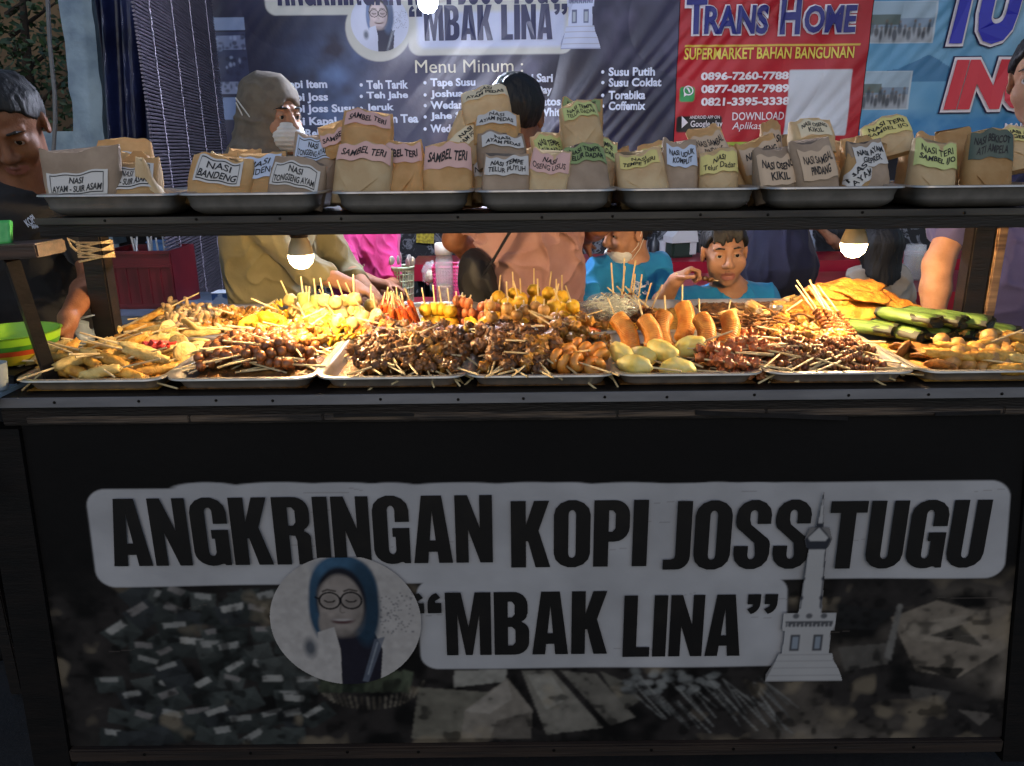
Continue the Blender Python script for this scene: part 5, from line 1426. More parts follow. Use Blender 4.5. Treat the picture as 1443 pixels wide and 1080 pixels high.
def k_wedge(k):
    r = base_root('tofu_wedge')
    def fill(mb):
        bm = bmesh.new(); bmesh.ops.create_cube(bm, size=1)
        for v in bm.verts:
            v.co = Vector((v.co.x * .056 * (1 if v.co.y < 0 else .35), v.co.y * .05, v.co.z * .026))
        bmesh.ops.bevel(bm, geom=bm.edges[:], offset=.006, segments=2, affect='EDGES')
        bmesh.ops.subdivide_edges(bm, edges=bm.edges[:], cuts=2, use_grid_fill=True)
        s_ = frng.uniform(0, 50)
        for v in bm.verts: v.co *= 1 + .14 * noise.noise(v.co * 45 + Vector((s_, 0, 0)))
        bm.verts.index_update(); mb.add([v.co.copy() for v in bm.verts], [[v.index for v in f.verts] for f in bm.faces]); bm.free()
    part(r, 'crust', M_WEDG, fill)
    return r
def k_leaf(k):
    r = base_root('leaf_wrapped_roll'); w = frng.uniform(.026, .031)
    def body(mb):
        n = 26; pts = []; rs = []
        vs = []; fs = []; m_ = 28; sd = frng.uniform(0, 50)
        for i in range(n + 1):
            t = i / n; x = -.07 + .14 * t; e = min(1, min(t, 1 - t) / .12) ** .5
            for q in range(m_):
                a = 2 * PI * q / m_
                y = w * math.copysign(abs(math.cos(a)) ** .8, math.cos(a)) * (.86 + .14 * e); z = .0155 * math.copysign(abs(math.sin(a)) ** .9, math.sin(a)) * (.45 + .55 * e)
                d = .0022 * noise.noise(Vector((x * 30 + sd, y * 60, z * 60)))
                vs.append((x + .004 * noise.noise(Vector((y * 90, z * 90, sd))) * (1 - e), y + d, z + d + (.0016 if 3 < q < 9 else 0)))
        for i in range(n):
            for q in range(m_):
                q2 = (q + 1) % m_; fs.append((i * m_ + q, i * m_ + q2, (i + 1) * m_ + q2, (i + 1) * m_ + q))
        mb.add(vs, fs)
    part(r, 'leaf', M_LEAF, body, 60)
    for s_ in (-1, 1):
        def end(mb):
            vs = [(s_ * (.016 + .014 * frng.random() if s_ < 0 else .062), w * 1.03 * math.cos(a), .0168 * math.sin(a)) for a in np.linspace(0, 2 * PI, 20)[:-1]]
            v2 = [(s_ * (.070 + .004 * frng.random()), w * 1.0 * math.cos(a), .0145 * math.sin(a) * frng.uniform(.6, 1.2)) for a in np.linspace(0, 2 * PI, 20)[:-1]]
            v3 = [(s_ * (.064 + .004 * frng.random()), w * .5 * math.cos(a), .003 * math.sin(a)) for a in np.linspace(0, 2 * PI, 20)[:-1]]
            fs = [(i, (i + 1) % 19, 19 + (i + 1) % 19, 19 + i) for i in range(19)] + [(19 + i, 19 + (i + 1) % 19, 38 + (i + 1) % 19, 38 + i) for i in range(19)] + [tuple(38 + i for i in range(19))]
            mb.add(vs + v2 + v3, fs)
        part(r, 'charred_end', M_CHAR, end, 30)
    return r
def k_crisp(k):
    r = base_root('crisp_curl'); a1 = frng.uniform(1.2, 2.6); R = frng.uniform(.011, .017)
    def fill(mb):
        pts = [(R * math.cos(a1 * t), R * math.sin(a1 * t) - R * .5, .006 * t) for t in np.linspace(-.6, .6, 9)]
        mb.tube(pts, [.0035, .006, .0072, .0066, .0075, .0068, .0074, .006, .003], 9, flat=.7)
    part(r, 'crisp', M_CRISP, fill)
    return r
def k_omelet(k):
    r = base_root('egg_fold'); sd = frng.uniform(0, 50)
    part(r, 'fold', M_YEL, lambda mb: mb.ell((0, 0, 0), (.036, .026, .010), None, 28, 14, fn=lambda u: 1 + .35 * noise.noise(u * 2.2 + Vector((sd, 0, 0))) + .12 * abs(noise.noise(u * 7 + Vector((0, sd, 0))))))
    return r
def k_ribbon(k):
    r = base_root('yellow_ribbon_skewer'); add_stick(r, .175)
    def fill(mb):
        pts = []
        for i in range(90):
            t = i / 89; pts.append((.075 + .095 * t, .0085 * math.sin(t * 44 + math.sin(t * 9)), .0062 * math.sin(t * 31 + k)))
        mb.tube(pts, .0042, 7, flat=.7)
    part(r, 'ribbon', (M_DUMP, M_YEL)[k % 2], fill)
    return r
KINDS = {}
def kind(key, name, cat, L, b0, b1, r, nvar, fn): KINDS[key] = Kind(name, cat, L, b0, b1, r, (nvar, fn))
kind('egg', '', 'egg skewer', .185, .08, .175, .013, 4, k_egg)
kind('segg', '', 'egg skewer', .18, .08, .165, .009, 3, k_smallegg)
kind('sempol', '', 'fried skewer', .165, .085, .16, .014, 8, k_sempol)
kind('offal', '', 'offal skewer', .18, .07, .18, .014, 7, k_offal)
kind('clam', '', 'clam skewer', .185, .095, .18, .007, 4, k_clam)
kind('saus', '', 'sausage skewer', .17, .055, .16, .017, 4, k_saus)
kind('curl', '', 'sausage skewer', .15, .08, .135, .020, 2, k_curl)
kind('cake', '', 'cake skewer', .15, .06, .14, .021, 4, k_cake)
kind('ball', '', 'ball skewer', .17, .095, .165, .019, 4, k_ball)
kind('dump', '', 'dumpling skewer', .17, .095, .165, .018, 4, lambda k: k_ball(k, M_DUMP, 2, .018, .09))
kind('tball', '', 'ball skewer', .17, .06, .165, .017, 3, lambda k: k_ball(k, M_TANB, 3, .017, .02))
kind('chick', '', 'meat skewer', .18, .07, .18, .013, 4, lambda k: k_offal(k, M_SAUP, 4, .0115))
kind('goldo', '', 'meat skewer', .18, .07, .18, .013, 4, lambda k: k_offal(k, M_OFF2, 4, .014))
kind('green', '', 'roll skewer', .13, .075, .125, .016, 2, k_green)
kind('crab', '', 'crab skewer', .15, .065, .136, .012, 4, k_crab)
kind('bunch', '', 'sausage skewer', .17, .06, .15, .012, 3, k_bunch)
kind('disc', '', 'fish cake', .05, -.025, .025, .009, 3, k_disc)
kind('flat', '', 'fritter', .06, -.03, .03, .008, 4, k_flat)
kind('frit', '', 'fritter', .16, -.07, .07, .012, 5, k_frit)
kind('wedge', '', 'tofu wedge', .05, -.022, .022, .012, 4, k_wedge)
kind('leaf', '', 'leaf roll', .14, -.06, .06, .017, 4, k_leaf)
kind('crisp', '', 'crisp', .03, -.012, .012, .006, 6, k_crisp)
kind('omelet', '', 'egg fold', .07, -.03, .03, .011, 5, k_omelet)
kind('ribbon', '', 'ribbon skewer', .175, .075, .17, .010, 4, k_ribbon)

# heights of what already lies on the counter, in metres above its top
HX0, HY0, HC = -1.15, 1.40, .004
HM = np.zeros((580, 280), np.float32)
def hidx(x, y): return int(np.clip((x - HX0) / HC, 0, 579)), int(np.clip((y - HY0) / HC, 0, 279))
def hmax(x, y, w):
    i, j = hidx(x, y); k = max(1, int(w / HC)); return float(HM[max(0, i - k):i + k + 1, max(0, j - k):j + k + 1].max())
def hraise(x, y, w, z):
    i, j = hidx(x, y); k = max(1, int(w / HC)); s_ = HM[max(0, i - k):i + k + 1, max(0, j - k):j + k + 1]; np.maximum(s_, z, out=s_)
def mound_fn(x, y): 
    return float(np.interp(y, [1.47, 1.50, 1.56, 1.66, 1.80, 1.90, 2.05, 2.2, 2.3, 2.36], [.0, .006, .014, .023, .028, .026, .032, .040, .034, .012]))
YY = HY0 + HC * np.arange(280); MROW = np.array([mound_fn(0, y) for y in YY], np.float32)
def set_mound(x0, x1, y0, y1, sc_, name, m, off=0.0):
    """the covered lower part of the heap: one lumpy mass"""
    i0, j0 = hidx(x0, y0); i1, j1 = hidx(x1, y1)
    HM[i0:i1 + 1, j0:j1 + 1] = np.maximum(HM[i0:i1 + 1, j0:j1 + 1], MROW[j0:j1 + 1] * sc_ + off)
    mb = MB(); sd = frng.uniform(0, 50)
    def P(u, v):
        x = x0 + (x1 - x0) * u; y = y0 + (y1 - y0) * v
        e = min(1, min(u, 1 - u) / .10, min(v / .08, 1), min((1 - v) / .1, 1)); e = e ** .6
        z = (mound_fn(x, y) * sc_ + off) * e + (.006 * noise.noise(Vector((x * 60, y * 60, sd))) + .005 * noise.noise(Vector((x * 130, y * 130, sd)))) * e - .003
        return Vector((x, y, CT + .004 + max(.001, z)))
    mb.grid(P, 60, 60)
    o = mb.build(name, m, smooth=180); o['kind'] = 'stuff'
    return o
def orient(d, roll):
    d = Vector(d).normalized(); up = Vector((0, 0, 1)) if abs(d.z) < .95 else Vector((0, 1, 0))
    y = up.cross(d).normalized(); z = d.cross(y)
    M = Matrix((d, y, z)).transposed()
    return M @ Matrix.Rotation(roll, 3, 'X')
def spawn(key, loc, R, label, group, sc_=1.0):
    K = KINDS[key]; k = frng.randrange(len(K.v))
    o = K.v[k] if not K.used[k] else copy_tree(K.v[k])
    K.used[k] = True; K.n += 1
    o.rotation_mode = 'XYZ'
    o.location = loc; o.rotation_euler = R.to_euler(); o.scale = (sc_,) * 3
    return tag(o, label, K.cat, group)
def lay(key, x, y, ang, label, group, sink=.3, tilt=0.0, maxtilt=.45, sc_=1.0, roll=None, cap=None):
    """lays an item whose body centre is over x, y; ang: direction from its handle to its far end"""
    K = KINDS[key]; ca, sa = math.cos(math.radians(ang)), math.sin(math.radians(ang)); c = (K.b0 + K.b1) / 2 * sc_; hl = (K.b1 - K.b0) / 2 * sc_; r = K.r * sc_
    ts = np.linspace(-hl, hl, 7)
    hs = [hmax(x + ca * t, y + sa * t, r * .6) for t in ts]
    b = float(np.clip(np.polyfit(ts, hs, 1)[0] + tilt, -maxtilt, maxtilt)) if hl > .02 else float(np.clip(tilt, -.6, .6))
    a = max(h - b * t for h, t in zip(hs, ts)) if True else 0
    a = .5 * a + .5 * (sum(hs) / 7) if sink else a
    zc = min(a + r * (1 - sink), mound_fn(x, y) + (cap if cap else (.026 if y < 1.87 else .032)))
    d = Vector((ca, sa, b)).normalized()
    hz = zc - b * c
    if hz < .036 and K.b0 > .02: pass
    loc = Vector((x, y, CT + zc)) - d * c
    if K.b0 > .02 and loc.y < 1.50 and loc.z < CT + .038:
        loc.z = CT + .038; d = (Vector((x, y, max(CT + zc, CT + .03))) - loc).normalized()
    for t in ts: hraise(x + ca * t, y + sa * t, r * .75, zc + b * t + r * .5)
    return spawn(key, loc, orient(d, frng.uniform(0, 6.28) if roll is None else roll), label, group, sc_)
def stand(key, x, y, az, pitch, label, group, bury=.02, sc_=1.0):
    """an item pushed into the heap head down with its handle in the air; pitch: steepness in degrees"""
    K = KINDS[key]; p = math.radians(pitch); a = math.radians(az)
    d = Vector((math.cos(a) * math.cos(p), math.sin(a) * math.cos(p), -math.sin(p)))
    tip = Vector((x, y, CT + hmax(x, y, .01) - bury))
    return spawn(key, tip - d * K.b1 * sc_, orient(d, frng.uniform(0, 6.28)), label, group, sc_)
U = frng.uniform
def at_z(px, py, z):
    """point at height z above the counter seen at a photo pixel"""
    z = z * .62 + .003
    p = at(px, py, 2.0); d = p - Vector((0, 0, CAM_H)); t = (CT + z - CAM_H) / d.z; return d * t + Vector((0, 0, CAM_H))
def spread(key, n, poly, angs, label, group, sink=.3, z=.05, **kw):
    """n items over the quadrilateral of photo pixels poly (drawn at height z), back ones first"""
    q = [at_z(x, y, z) for x, y in poly]; pts = []
    tries = 0
    while len(pts) < n and tries < 4000:
        tries += 1; u, v = frng.random(), frng.random()
        p = q[0] * (1 - u) * (1 - v) + q[1] * u * (1 - v) + q[2] * u * v + q[3] * (1 - u) * v
        dmin = .9 * (abs((q[1].x - q[0].x) * (q[3].y - q[0].y)) / n) ** .5 * (1 - tries / 4000)
        if all((p - o).length > dmin for o in pts): pts.append(p)
    pts.sort(key=lambda p: -p.y + U(-.05, .05))
    for p in pts: lay(key, p.x, p.y, U(*angs) if isinstance(angs, tuple) else frng.choice(angs) + U(-14, 14), label, group, sink, **kw)

for i in range(7):
    x0, x1 = LOX[i]
    m = M_PILEY if i in (0, 6) else M_PILE
    set_mound(x0 + .02, x1 - .02, 1.512, 1.85, {2: .9, 4: .55, 5: .9, 6: .7}.get(i, .8), 'food_pile', m)
    set_mound(x0 + .015, x1 - .015, 1.89, 2.27, {0: 1.0, 4: .55, 6: 1.25, 5: .95}.get(i, .85), 'food_pile', M_PILE if i in (5,) else M_PILEY)

# back row first
spread('sempol', 12, [(205, 445), (300, 440), (300, 475), (195, 478)], [200, 20, 40], 'golden fried roll skewer below the pale crisp curls at the far left', 'golden fried rolls below the crisp curls')
spread('crisp', 60, [(232, 432), (320, 430), (322, 455), (225, 458)], (0, 360), 'pale crisp fried curl heaped at the back left of the counter', 'pale crisp curls heaped at the back left', z=.09)
spread('crisp', 40, [(250, 424), (308, 422), (312, 448), (240, 450)], (0, 360), 'pale crisp fried curl heaped at the back left of the counter', 'pale crisp curls heaped at the back left', z=.12, cap=.055)
spread('goldo', 8, [(320, 440), (390, 436), (390, 458), (318, 460)], (0, 360), 'golden brown meat skewer behind the brown egg skewers', 'golden meat skewers behind the egg skewers', z=.08)
spread('ribbon', 16, [(375, 438), (500, 440), (500, 470), (375, 470)], [30, 60, 150, 200], 'yellow fried ribbon skewer heaped before the olive sleeve', 'yellow ribbon skewers in the second back tray', z=.08)
for k in range(6): p = at_z(330 + 26 * k, 440, .08); stand('ribbon', p.x, p.y, U(-40, 220), U(15, 50), 'yellow fried ribbon skewer with raised handle at the back of the counter', 'yellow ribbon skewers with raised handles')
spread('omelet', 16, [(345, 462), (420, 455), (500, 452), (420, 480)], (0, 360), 'crumpled golden egg fold behind the brown egg skewers', 'golden egg folds behind the egg skewers', z=.07)
for (px_, py_) in ((417, 430), (432, 440), (470, 436), (492, 432), (508, 432), (522, 437), (480, 446), (500, 446), (517, 450), (535, 455), (462, 446)):
    p = at_z(px_, py_, .09); stand('dump', p.x, p.y, U(60, 120), U(55, 85), 'pale yellow pleated dumpling skewer standing left of the orange crab skewers', 'pale dumpling skewers standing in the third back tray', bury=.0)
for (px_, py_) in ((436, 436), (447, 437), (430, 438)):
    p = at_z(px_, py_, .10); stand('green', p.x, p.y, 90, U(78, 88), 'pale green roll skewer standing among the dumplings', 'green roll skewers among the dumplings', bury=-.01)
for k in range(15):
    px_ = 530 + 4.2 * k; p = at_z(px_, 438 + U(-4, 8), .09); stand('crab', p.x, p.y, 90 - (k - 7) * 9, U(58, 78), 'orange crab stick skewer standing in the bright orange bunch', 'orange crab skewers in the bright bunch', bury=.005)
spread('crab', 6, [(512, 452), (545, 455), (545, 468), (512, 466)], (0, 360), 'orange red crab skewer lying below the standing orange bunch', 'orange red skewers lying below the bunch', z=.07)
for k in range(7):
    p = at_z(604 + 11 * k, 440 + U(-3, 3), .09); stand('ball' if k < 4 else 'bunch', p.x, p.y, 70, U(70, 85), ('yellow ball skewer standing left of the pink sausages' if k < 4 else 'pink sausage skewer standing left of the yellow ball heap'), ('yellow balls standing by the sausages' if k < 4 else 'pink sausage skewers standing upright'), bury=.01)
for k in range(7):
    p = at_z(632 + 9 * k, 436 + U(-4, 8), .10); stand('bunch', p.x, p.y, U(70, 110) + 40, U(50, 72), 'pink sausage skewer standing left of the yellow ball heap', 'pink sausage skewers standing upright', bury=.005)
spread('omelet', 7, [(600, 452), (690, 446), (690, 462), (600, 466)], (0, 360), 'bright yellow fried piece lying before the pink sausages', 'bright yellow fried pieces before the sausages', z=.08)
spread('goldo', 12, [(675, 452), (780, 450), (800, 476), (670, 478)], (0, 360), 'golden meat skewer before the yellow ball heap', 'golden meat skewers before the yellow balls', z=.07)
for k in range(9):
    p = at_z(690 + 11 * k + U(-3, 3), 455 + U(-8, 8), .08); stand('tball', p.x, p.y, U(60, 120), U(50, 80), 'tan ball skewer standing before the yellow ball heap', 'tan ball skewers before the yellow balls', bury=.01, sc_=.85)
for (px_, py_) in ((700, 425), (716, 433), (735, 425), (752, 418), (770, 420), (760, 432), (785, 432), (800, 436), (815, 440), (740, 438), (775, 442), (725, 422), (792, 424)):
    p = at_z(px_, py_, .11); stand('ball', p.x, p.y, U(40, 140), U(60, 85), 'yellow ball skewer standing in the yellow heap before the pink shirt', 'yellow ball skewers heaped before the pink shirt', bury=-.004)
spread('crab', 5, [(790, 446), (830, 448), (835, 462), (790, 462)], (0, 360), 'red fried strip right of the yellow ball heap', 'red strips right of the yellow balls', z=.07)
for k in range(9):
    p = at_z(872 + 7 * k, 432 + k * 1.5, .09); lay('clam', p.x, p.y, -60 + U(-12, 12), 'brown clam skewer behind the bag of white shreds', 'brown clam skewers behind the bag of shreds')
for k in range(8):
    p = at_z(868 + 5 * k, 432, .09); stand('clam', p.x, p.y, U(60, 120), U(58, 80), 'brown clam skewer with its handle up behind the bag of white shreds', 'clam skewers with raised handles', bury=.04)
spread('wedge', 14, [(1020, 432), (1130, 425), (1130, 450), (1040, 455)], (0, 360), 'tan fried tofu wedge left of the big fritters', 'tan tofu wedges left of the big fritters', z=.10, tilt=.3, cap=.05)
spread('wedge', 6, [(1060, 420), (1118, 416), (1118, 440), (1065, 440)], (0, 360), 'tan fried tofu wedge left of the big fritters', 'tan tofu wedges left of the big fritters', z=.13, tilt=.4, cap=.06)
def put(key, px_, py_, h, ang, label, group, sc_=1.0, tilt=0.0, roll=0.0):
    """an item whose centre is at height h above the counter"""
    p = at_z(px_, py_, (h - .003) / .62); a = math.radians(ang); d = Vector((math.cos(a), math.sin(a), tilt)).normalized()
    hraise(p.x, p.y, .02, h * .7)
    return spawn(key, p, orient(d, roll), label, group, sc_)
for (px_, py_, h, a, t_) in ((1126, 444, .052, 10, .05), (1168, 446, .050, 172, .0), (1214, 440, .055, 15, -.1), (1254, 436, .052, -10, -.05), (1150, 432, .078, 8, .1), (1192, 428, .085, 168, .05), (1236, 428, .078, -12, -.15), (1138, 420, .096, 20, .25), (1168, 411, .112, 14, .15), (1210, 410, .116, 178, .1), (1240, 415, .104, -20, -.25), (1190, 401, .132, 4, .05)):
    put('frit', px_, py_, h, a, 'large golden fritter stacked under the right bulb', 'large golden fritters stacked under the right bulb', 1.0, t_, U(-.2, .2))
for (px_, py_, h, a, lb) in ((1226, 462, .048, 120, 'leaf wrapped roll at the left end of the green row'), (1262, 466, .048, 122, 'leaf wrapped roll second from the left in the green row'), (1298, 468, .048, 124, 'leaf wrapped roll in the middle of the lower green row'), (1336, 468, .045, 126, 'leaf wrapped roll at the right of the lower green row'),
                      (1280, 447, .084, 122, 'leaf wrapped roll on top left of the green stack'), (1316, 447, .084, 124, 'leaf wrapped roll in the middle of the upper green row'), (1350, 450, .080, 127, 'leaf wrapped roll at the right of the upper green row'), (1388, 462, .042, 130, 'leaf wrapped roll lying lowest at the far right')):
    put('leaf', px_, py_, h, a + U(-5, 5), lb, 'leaf wrapped rolls on the right of the counter', 1.0, U(-.06, .03), U(-.15, .15))
spread('dump', 9, [(445, 446), (530, 448), (530, 462), (445, 462)], (0, 360), 'pale dumpling skewer lying before the standing dumplings', 'dumpling skewers lying before the standing ones', z=.07)
spread('ball', 9, [(690, 444), (820, 442), (825, 458), (690, 460)], (0, 360), 'yellow ball skewer lying before the yellow heap', 'yellow ball skewers lying before the heap', z=.08)
spread('ribbon', 9, [(430, 462), (500, 462), (490, 482), (440, 482)], (0, 360), 'yellow ribbon skewer lying at the back of the quail egg tray', 'yellow ribbon skewers behind the quail eggs', z=.05)
# front row
spread('disc', 9, [(215, 470), (300, 462), (300, 490), (230, 492)], (0, 360), 'round pale fish cake slice in the left front tray', 'pale fish cake slices in the left front tray', z=.07, tilt=.45)
spread('sempol', 24, [(150, 478), (240, 480), (225, 520), (55, 520)], [175, 5, 190, 20], 'golden fried roll skewer in the leftmost front tray', 'golden fried roll skewers in the leftmost front tray', z=.045)
spread('sempol', 9, [(60, 500), (180, 500), (180, 518), (50, 520)], [170, 185, 10], 'golden fried roll skewer in the leftmost front tray', 'golden fried roll skewers in the leftmost front tray', z=.07)
spread('egg', 36, [(318, 482), (436, 479), (418, 514), (290, 514)], [35, 45, 20, 160], 'brown quail egg skewer in the second front tray from the left', 'brown quail egg skewers', z=.045)
spread('goldo', 9, [(380, 470), (450, 470), (440, 486), (400, 486)], (0, 360), 'golden brown skewer right behind the quail eggs', 'golden skewers right behind the quail eggs', z=.06)
spread('offal', 44, [(530, 472), (640, 474), (628, 516), (506, 514)], [120, 140, 160, 60, 30], 'dark brown offal skewer in the third front tray from the left', 'dark offal skewers in the third front tray', z=.05)
spread('offal', 14, [(545, 462), (620, 462), (620, 500), (540, 500)], (0, 360), 'dark brown offal skewer in the third front tray from the left', 'dark offal skewers in the third front tray', z=.085)
spread('offal', 34, [(676, 472), (790, 470), (775, 516), (690, 516)], [60, 120, 30, 150], 'dark offal skewer in the middle front tray', 'dark offal skewers in the middle front tray', z=.05)
spread('goldo', 8, [(780, 455), (850, 460), (850, 500), (800, 490)], (0, 360), 'golden meat skewer behind the curled sausages', 'golden meat skewers behind the curled sausages', z=.06)
for (px_, py_, a) in ((800, 503, 115), (822, 498, 120), (790, 512, 130), (835, 512, 112), (812, 512, 125), (845, 505, 110)):
    p = at_z(px_, py_, .055); lay('curl', p.x, p.y, a + U(-8, 8), 'curled orange sausage skewer at the right of the middle front tray', 'curled orange sausage skewers', sink=.2)
spread('chick', 16, [(985, 482), (1080, 480), (1070, 520), (1000, 515)], [165, 150, 180], 'pinkish meat skewer with its handle to the right, beside the yellow cakes', 'pinkish meat skewers beside the yellow cakes', z=.04)
for (px_, py_, az, pt, rl, lb) in ((889, 503, 70, 41, .3, 'leftmost'), (917, 506, 85, 39, .2, 'second from the left'), (941, 500, 95, 41, 2.9, 'third from the left'), (960, 486, 100, 47, .2, 'tallest, in the middle'), (988, 503, 98, 39, .4, 'second from the right'), (1018, 498, 110, 35, .5, 'rightmost')):
    p = at_z(px_, py_, .03); K = KINDS['saus']; tip = Vector((p.x, p.y, CT + .030)); a_ = math.radians(-az); q_ = math.radians(pt)
    d = Vector((math.cos(a_) * math.cos(q_), math.sin(a_) * math.cos(q_), -math.sin(q_)))
    spawn('saus', tip - d * K.b1, orient(d, rl), 'scored orange sausage skewer leaning in the row of six, ' + lb, 'scored orange sausage skewers')
for (px_, py_, a, lb) in ((876, 508, 112, 'leftmost yellow oval cake skewer standing by the tray edge'), (905, 503, 125, 'second yellow oval cake skewer from the left with a dark spot'), (933, 504, 140, 'middle yellow oval cake skewer'), (970, 500, 165, 'yellow oval cake skewer on the right with handle to the right'), (900, 520, 150, 'low yellow oval cake skewer at the tray front, left'), (955, 518, 168, 'low yellow oval cake skewer at the tray front, right')):
    p = at_z(px_, py_, .045); lay('cake', p.x, p.y, a, lb, 'yellow oval cake skewers', sink=.1)
spread('clam', 34, [(1075, 470), (1185, 468), (1225, 508), (1105, 508)], [150, 120, 30, 170], 'small brown clam skewer in the second front tray from the right', 'brown clam skewers in the second front tray from the right', z=.045)
spread('segg', 20, [(1085, 478), (1200, 476), (1230, 514), (1090, 514)], [20, 160, 170, 40], 'small glossy brown egg skewer in the second front tray from the right', 'small glossy egg skewers', z=.055)
spread('goldo', 10, [(1080, 462), (1180, 460), (1180, 485), (1080, 490)], (0, 360), 'brown meat skewer below the tofu wedges', 'brown meat skewers below the tofu wedges', z=.06)
for k in range(9):
    p = at_z(1165 + 5 * k, 478, .06); stand('clam', p.x + .01, p.y, -75 + U(-6, 6), U(28, 40), 'clam skewer with its handle leaning back, in the fan below the fritters', 'clam skewers fanned below the fritters', bury=.01)
spread('flat', 12, [(1265, 490), (1340, 486), (1340, 516), (1290, 516)], (0, 360), 'brown flat fritter in the rightmost front tray', 'brown flat fritters in the rightmost front tray', z=.04)
spread('tball', 8, [(1340, 492), (1420, 488), (1420, 512), (1350, 512)], [175, 165, 190], 'tan ball skewer with handle to the right in the rightmost front tray', 'tan ball skewers in the rightmost front tray', z=.05)
spread('sempol', 9, [(1370, 476), (1450, 474), (1450, 512), (1360, 512)], [178, 165], 'yellowish fried roll skewer in the rightmost front tray', 'fried roll skewers in the rightmost front tray', z=.05)
def over_edge(key, n, x0, x1, py0, py1, angs, label, group, z=.075):
    for k in range(n):
        p = at_z(x0 + (x1 - x0) * (k + U(.1, .9)) / n, U(py0, py1), z); lay(key, p.x, p.y, frng.choice(angs) + U(-13, 13), label, group, sink=.15, tilt=.12, cap=.036)
over_edge('sempol', 12, 60, 215, 498, 512, [12, 168, 60, 150], 'golden fried roll skewer at the very front of the leftmost tray', 'golden rolls at the front of the leftmost tray')
over_edge('egg', 14, 300, 420, 486, 502, [42, 30, 55, 120], 'brown quail egg skewer lying on top with its handle towards the tray edge', 'quail egg skewers lying on top')
over_edge('offal', 14, 505, 635, 488, 503, [128, 140, 110, 150], 'dark offal skewer with its handle over the edge of the third tray', 'offal skewers over the edge of the third tray')
over_edge('offal', 11, 690, 785, 486, 503, [70, 110, 95, 45], 'dark offal skewer with its handle over the edge of the middle tray', 'offal skewers over the edge of the middle tray')
over_edge('chick', 8, 1000, 1080, 490, 508, [155, 165, 145], 'pinkish meat skewer on top with a long handle to the lower right', 'pinkish skewers with long handles')
over_edge('clam', 15, 1105, 1215, 486, 506, [155, 20, 140, 40, 165], 'brown clam skewer lying on top near the edge of its tray', 'brown clam skewers lying on top')
over_edge('sempol', 5, 1320, 1440, 492, 508, [165, 175], 'yellowish roll skewer on top at the edge of the rightmost tray', 'roll skewers at the edge of the rightmost tray')
# odd pieces
p = at_z(1075, 455, .085)
mb = MB()
for k in range(70):
    c = p + Vector((U(-.075, .075), U(-.04, .05), U(-.02, .018))); pts = [c]
    a = U(0, 6.28)
    for j in range(7): a += U(-.9, .9); pts.append(pts[-1] + Vector((.014 * math.cos(a), .009 * math.sin(a), U(-.005, .005))))
    mb.tube(pts, .0028, 5)
o = mb.build('fried_noodles', M_NOOD, smooth=180); o['kind'] = 'stuff'
# bag of shredded cabbage
p = at_z(862, 447, .06)
root = empty('plastic_bag', p, 'clear plastic bag of white shredded cabbage lying by the clam skewers', 'bag')
M_PLAS = mat('clear_plastic', 'e8eef0', rough=.15, alpha=.22, spec=.7, bump=.8, bscale=35, bdist=.01)
mb = MB(); mb.ell((0, 0, .028), (.076, .055, .036), None, 36, 20, fn=nfn(.22, 3, 4.2)); mb.build('sack', M_PLAS, root, smooth=180)
mb = MB()
for k in range(260):
    u = Vector((frng.gauss(0, 1), frng.gauss(0, 1), frng.gauss(0, 1))).normalized() * U(.3, .88)
    c = Vector((u.x * .076, u.y * .05, .028 + u.z * .036)); a = U(0, 6.28); d = Vector((math.cos(a), math.sin(a) * .7, U(-.4, .4))) * .012
    mb.tube([c - d, c + Vector((0, 0, .003)), c + d], .0014, 4)
s_ = mb.build('shredded_cabbage', mat('cabbage_shreds', 'e2e4d0', 'b9c79a', rough=.5, scale=50, lo=.5, hi=.7), root, smooth=180); s_['kind'] = 'stuff'
mb = MB(); mb.tube([(-.075, 0, .03), (-.095, .01, .04), (-.115, .005, .038)], [.012, .006, .014], 12, flat=.5); mb.build('bag_neck', M_PLAS, root, smooth=180)
# red sauce sachet
p = at_z(216, 492, .07)
root = empty('sauce_sachet', p, 'red plastic sauce sachet among the golden skewers', 'sachet')
mb = MB(); mb.grid(lambda u, v: Vector((-.04 + .08 * u + .006 * math.sin(v * 9), -.022 + .044 * v, .012 * math.sin(u * PI) * math.sin(v * PI) + .005 * math.sin(u * 26) + .01 * u)), 30, 12)
o = mb.build('wrapper', mat('red_shiny_wrapper', 'b02a1c', 'd8604a', rough=.25, scale=40, lo=.5, hi=.8), root); md = o.modifiers.new('s', 'SOLIDIFY'); md.thickness = .003
# small tongs standing among the brown skewers
p = at_z(1092, 452, .07)
root = empty('steel_cup', p, 'small shiny steel cup among the brown skewers', 'cup')
mb = MB(); mb.lathe([(.0005, 0), (.013, 0), (.0145, .02), (.016, .036), (.0165, .037), (.0155, .036), (.0135, .02), (.012, .003), (.0005, .003)], n=20); mb.build('cup_wall', M_STEEL, root)
for K in KINDS.values():
    for k, o in enumerate(K.v):
        if not K.used[k]:
            for ch in list(o.children): bpy.data.objects.remove(ch)
            bpy.data.objects.remove(o)
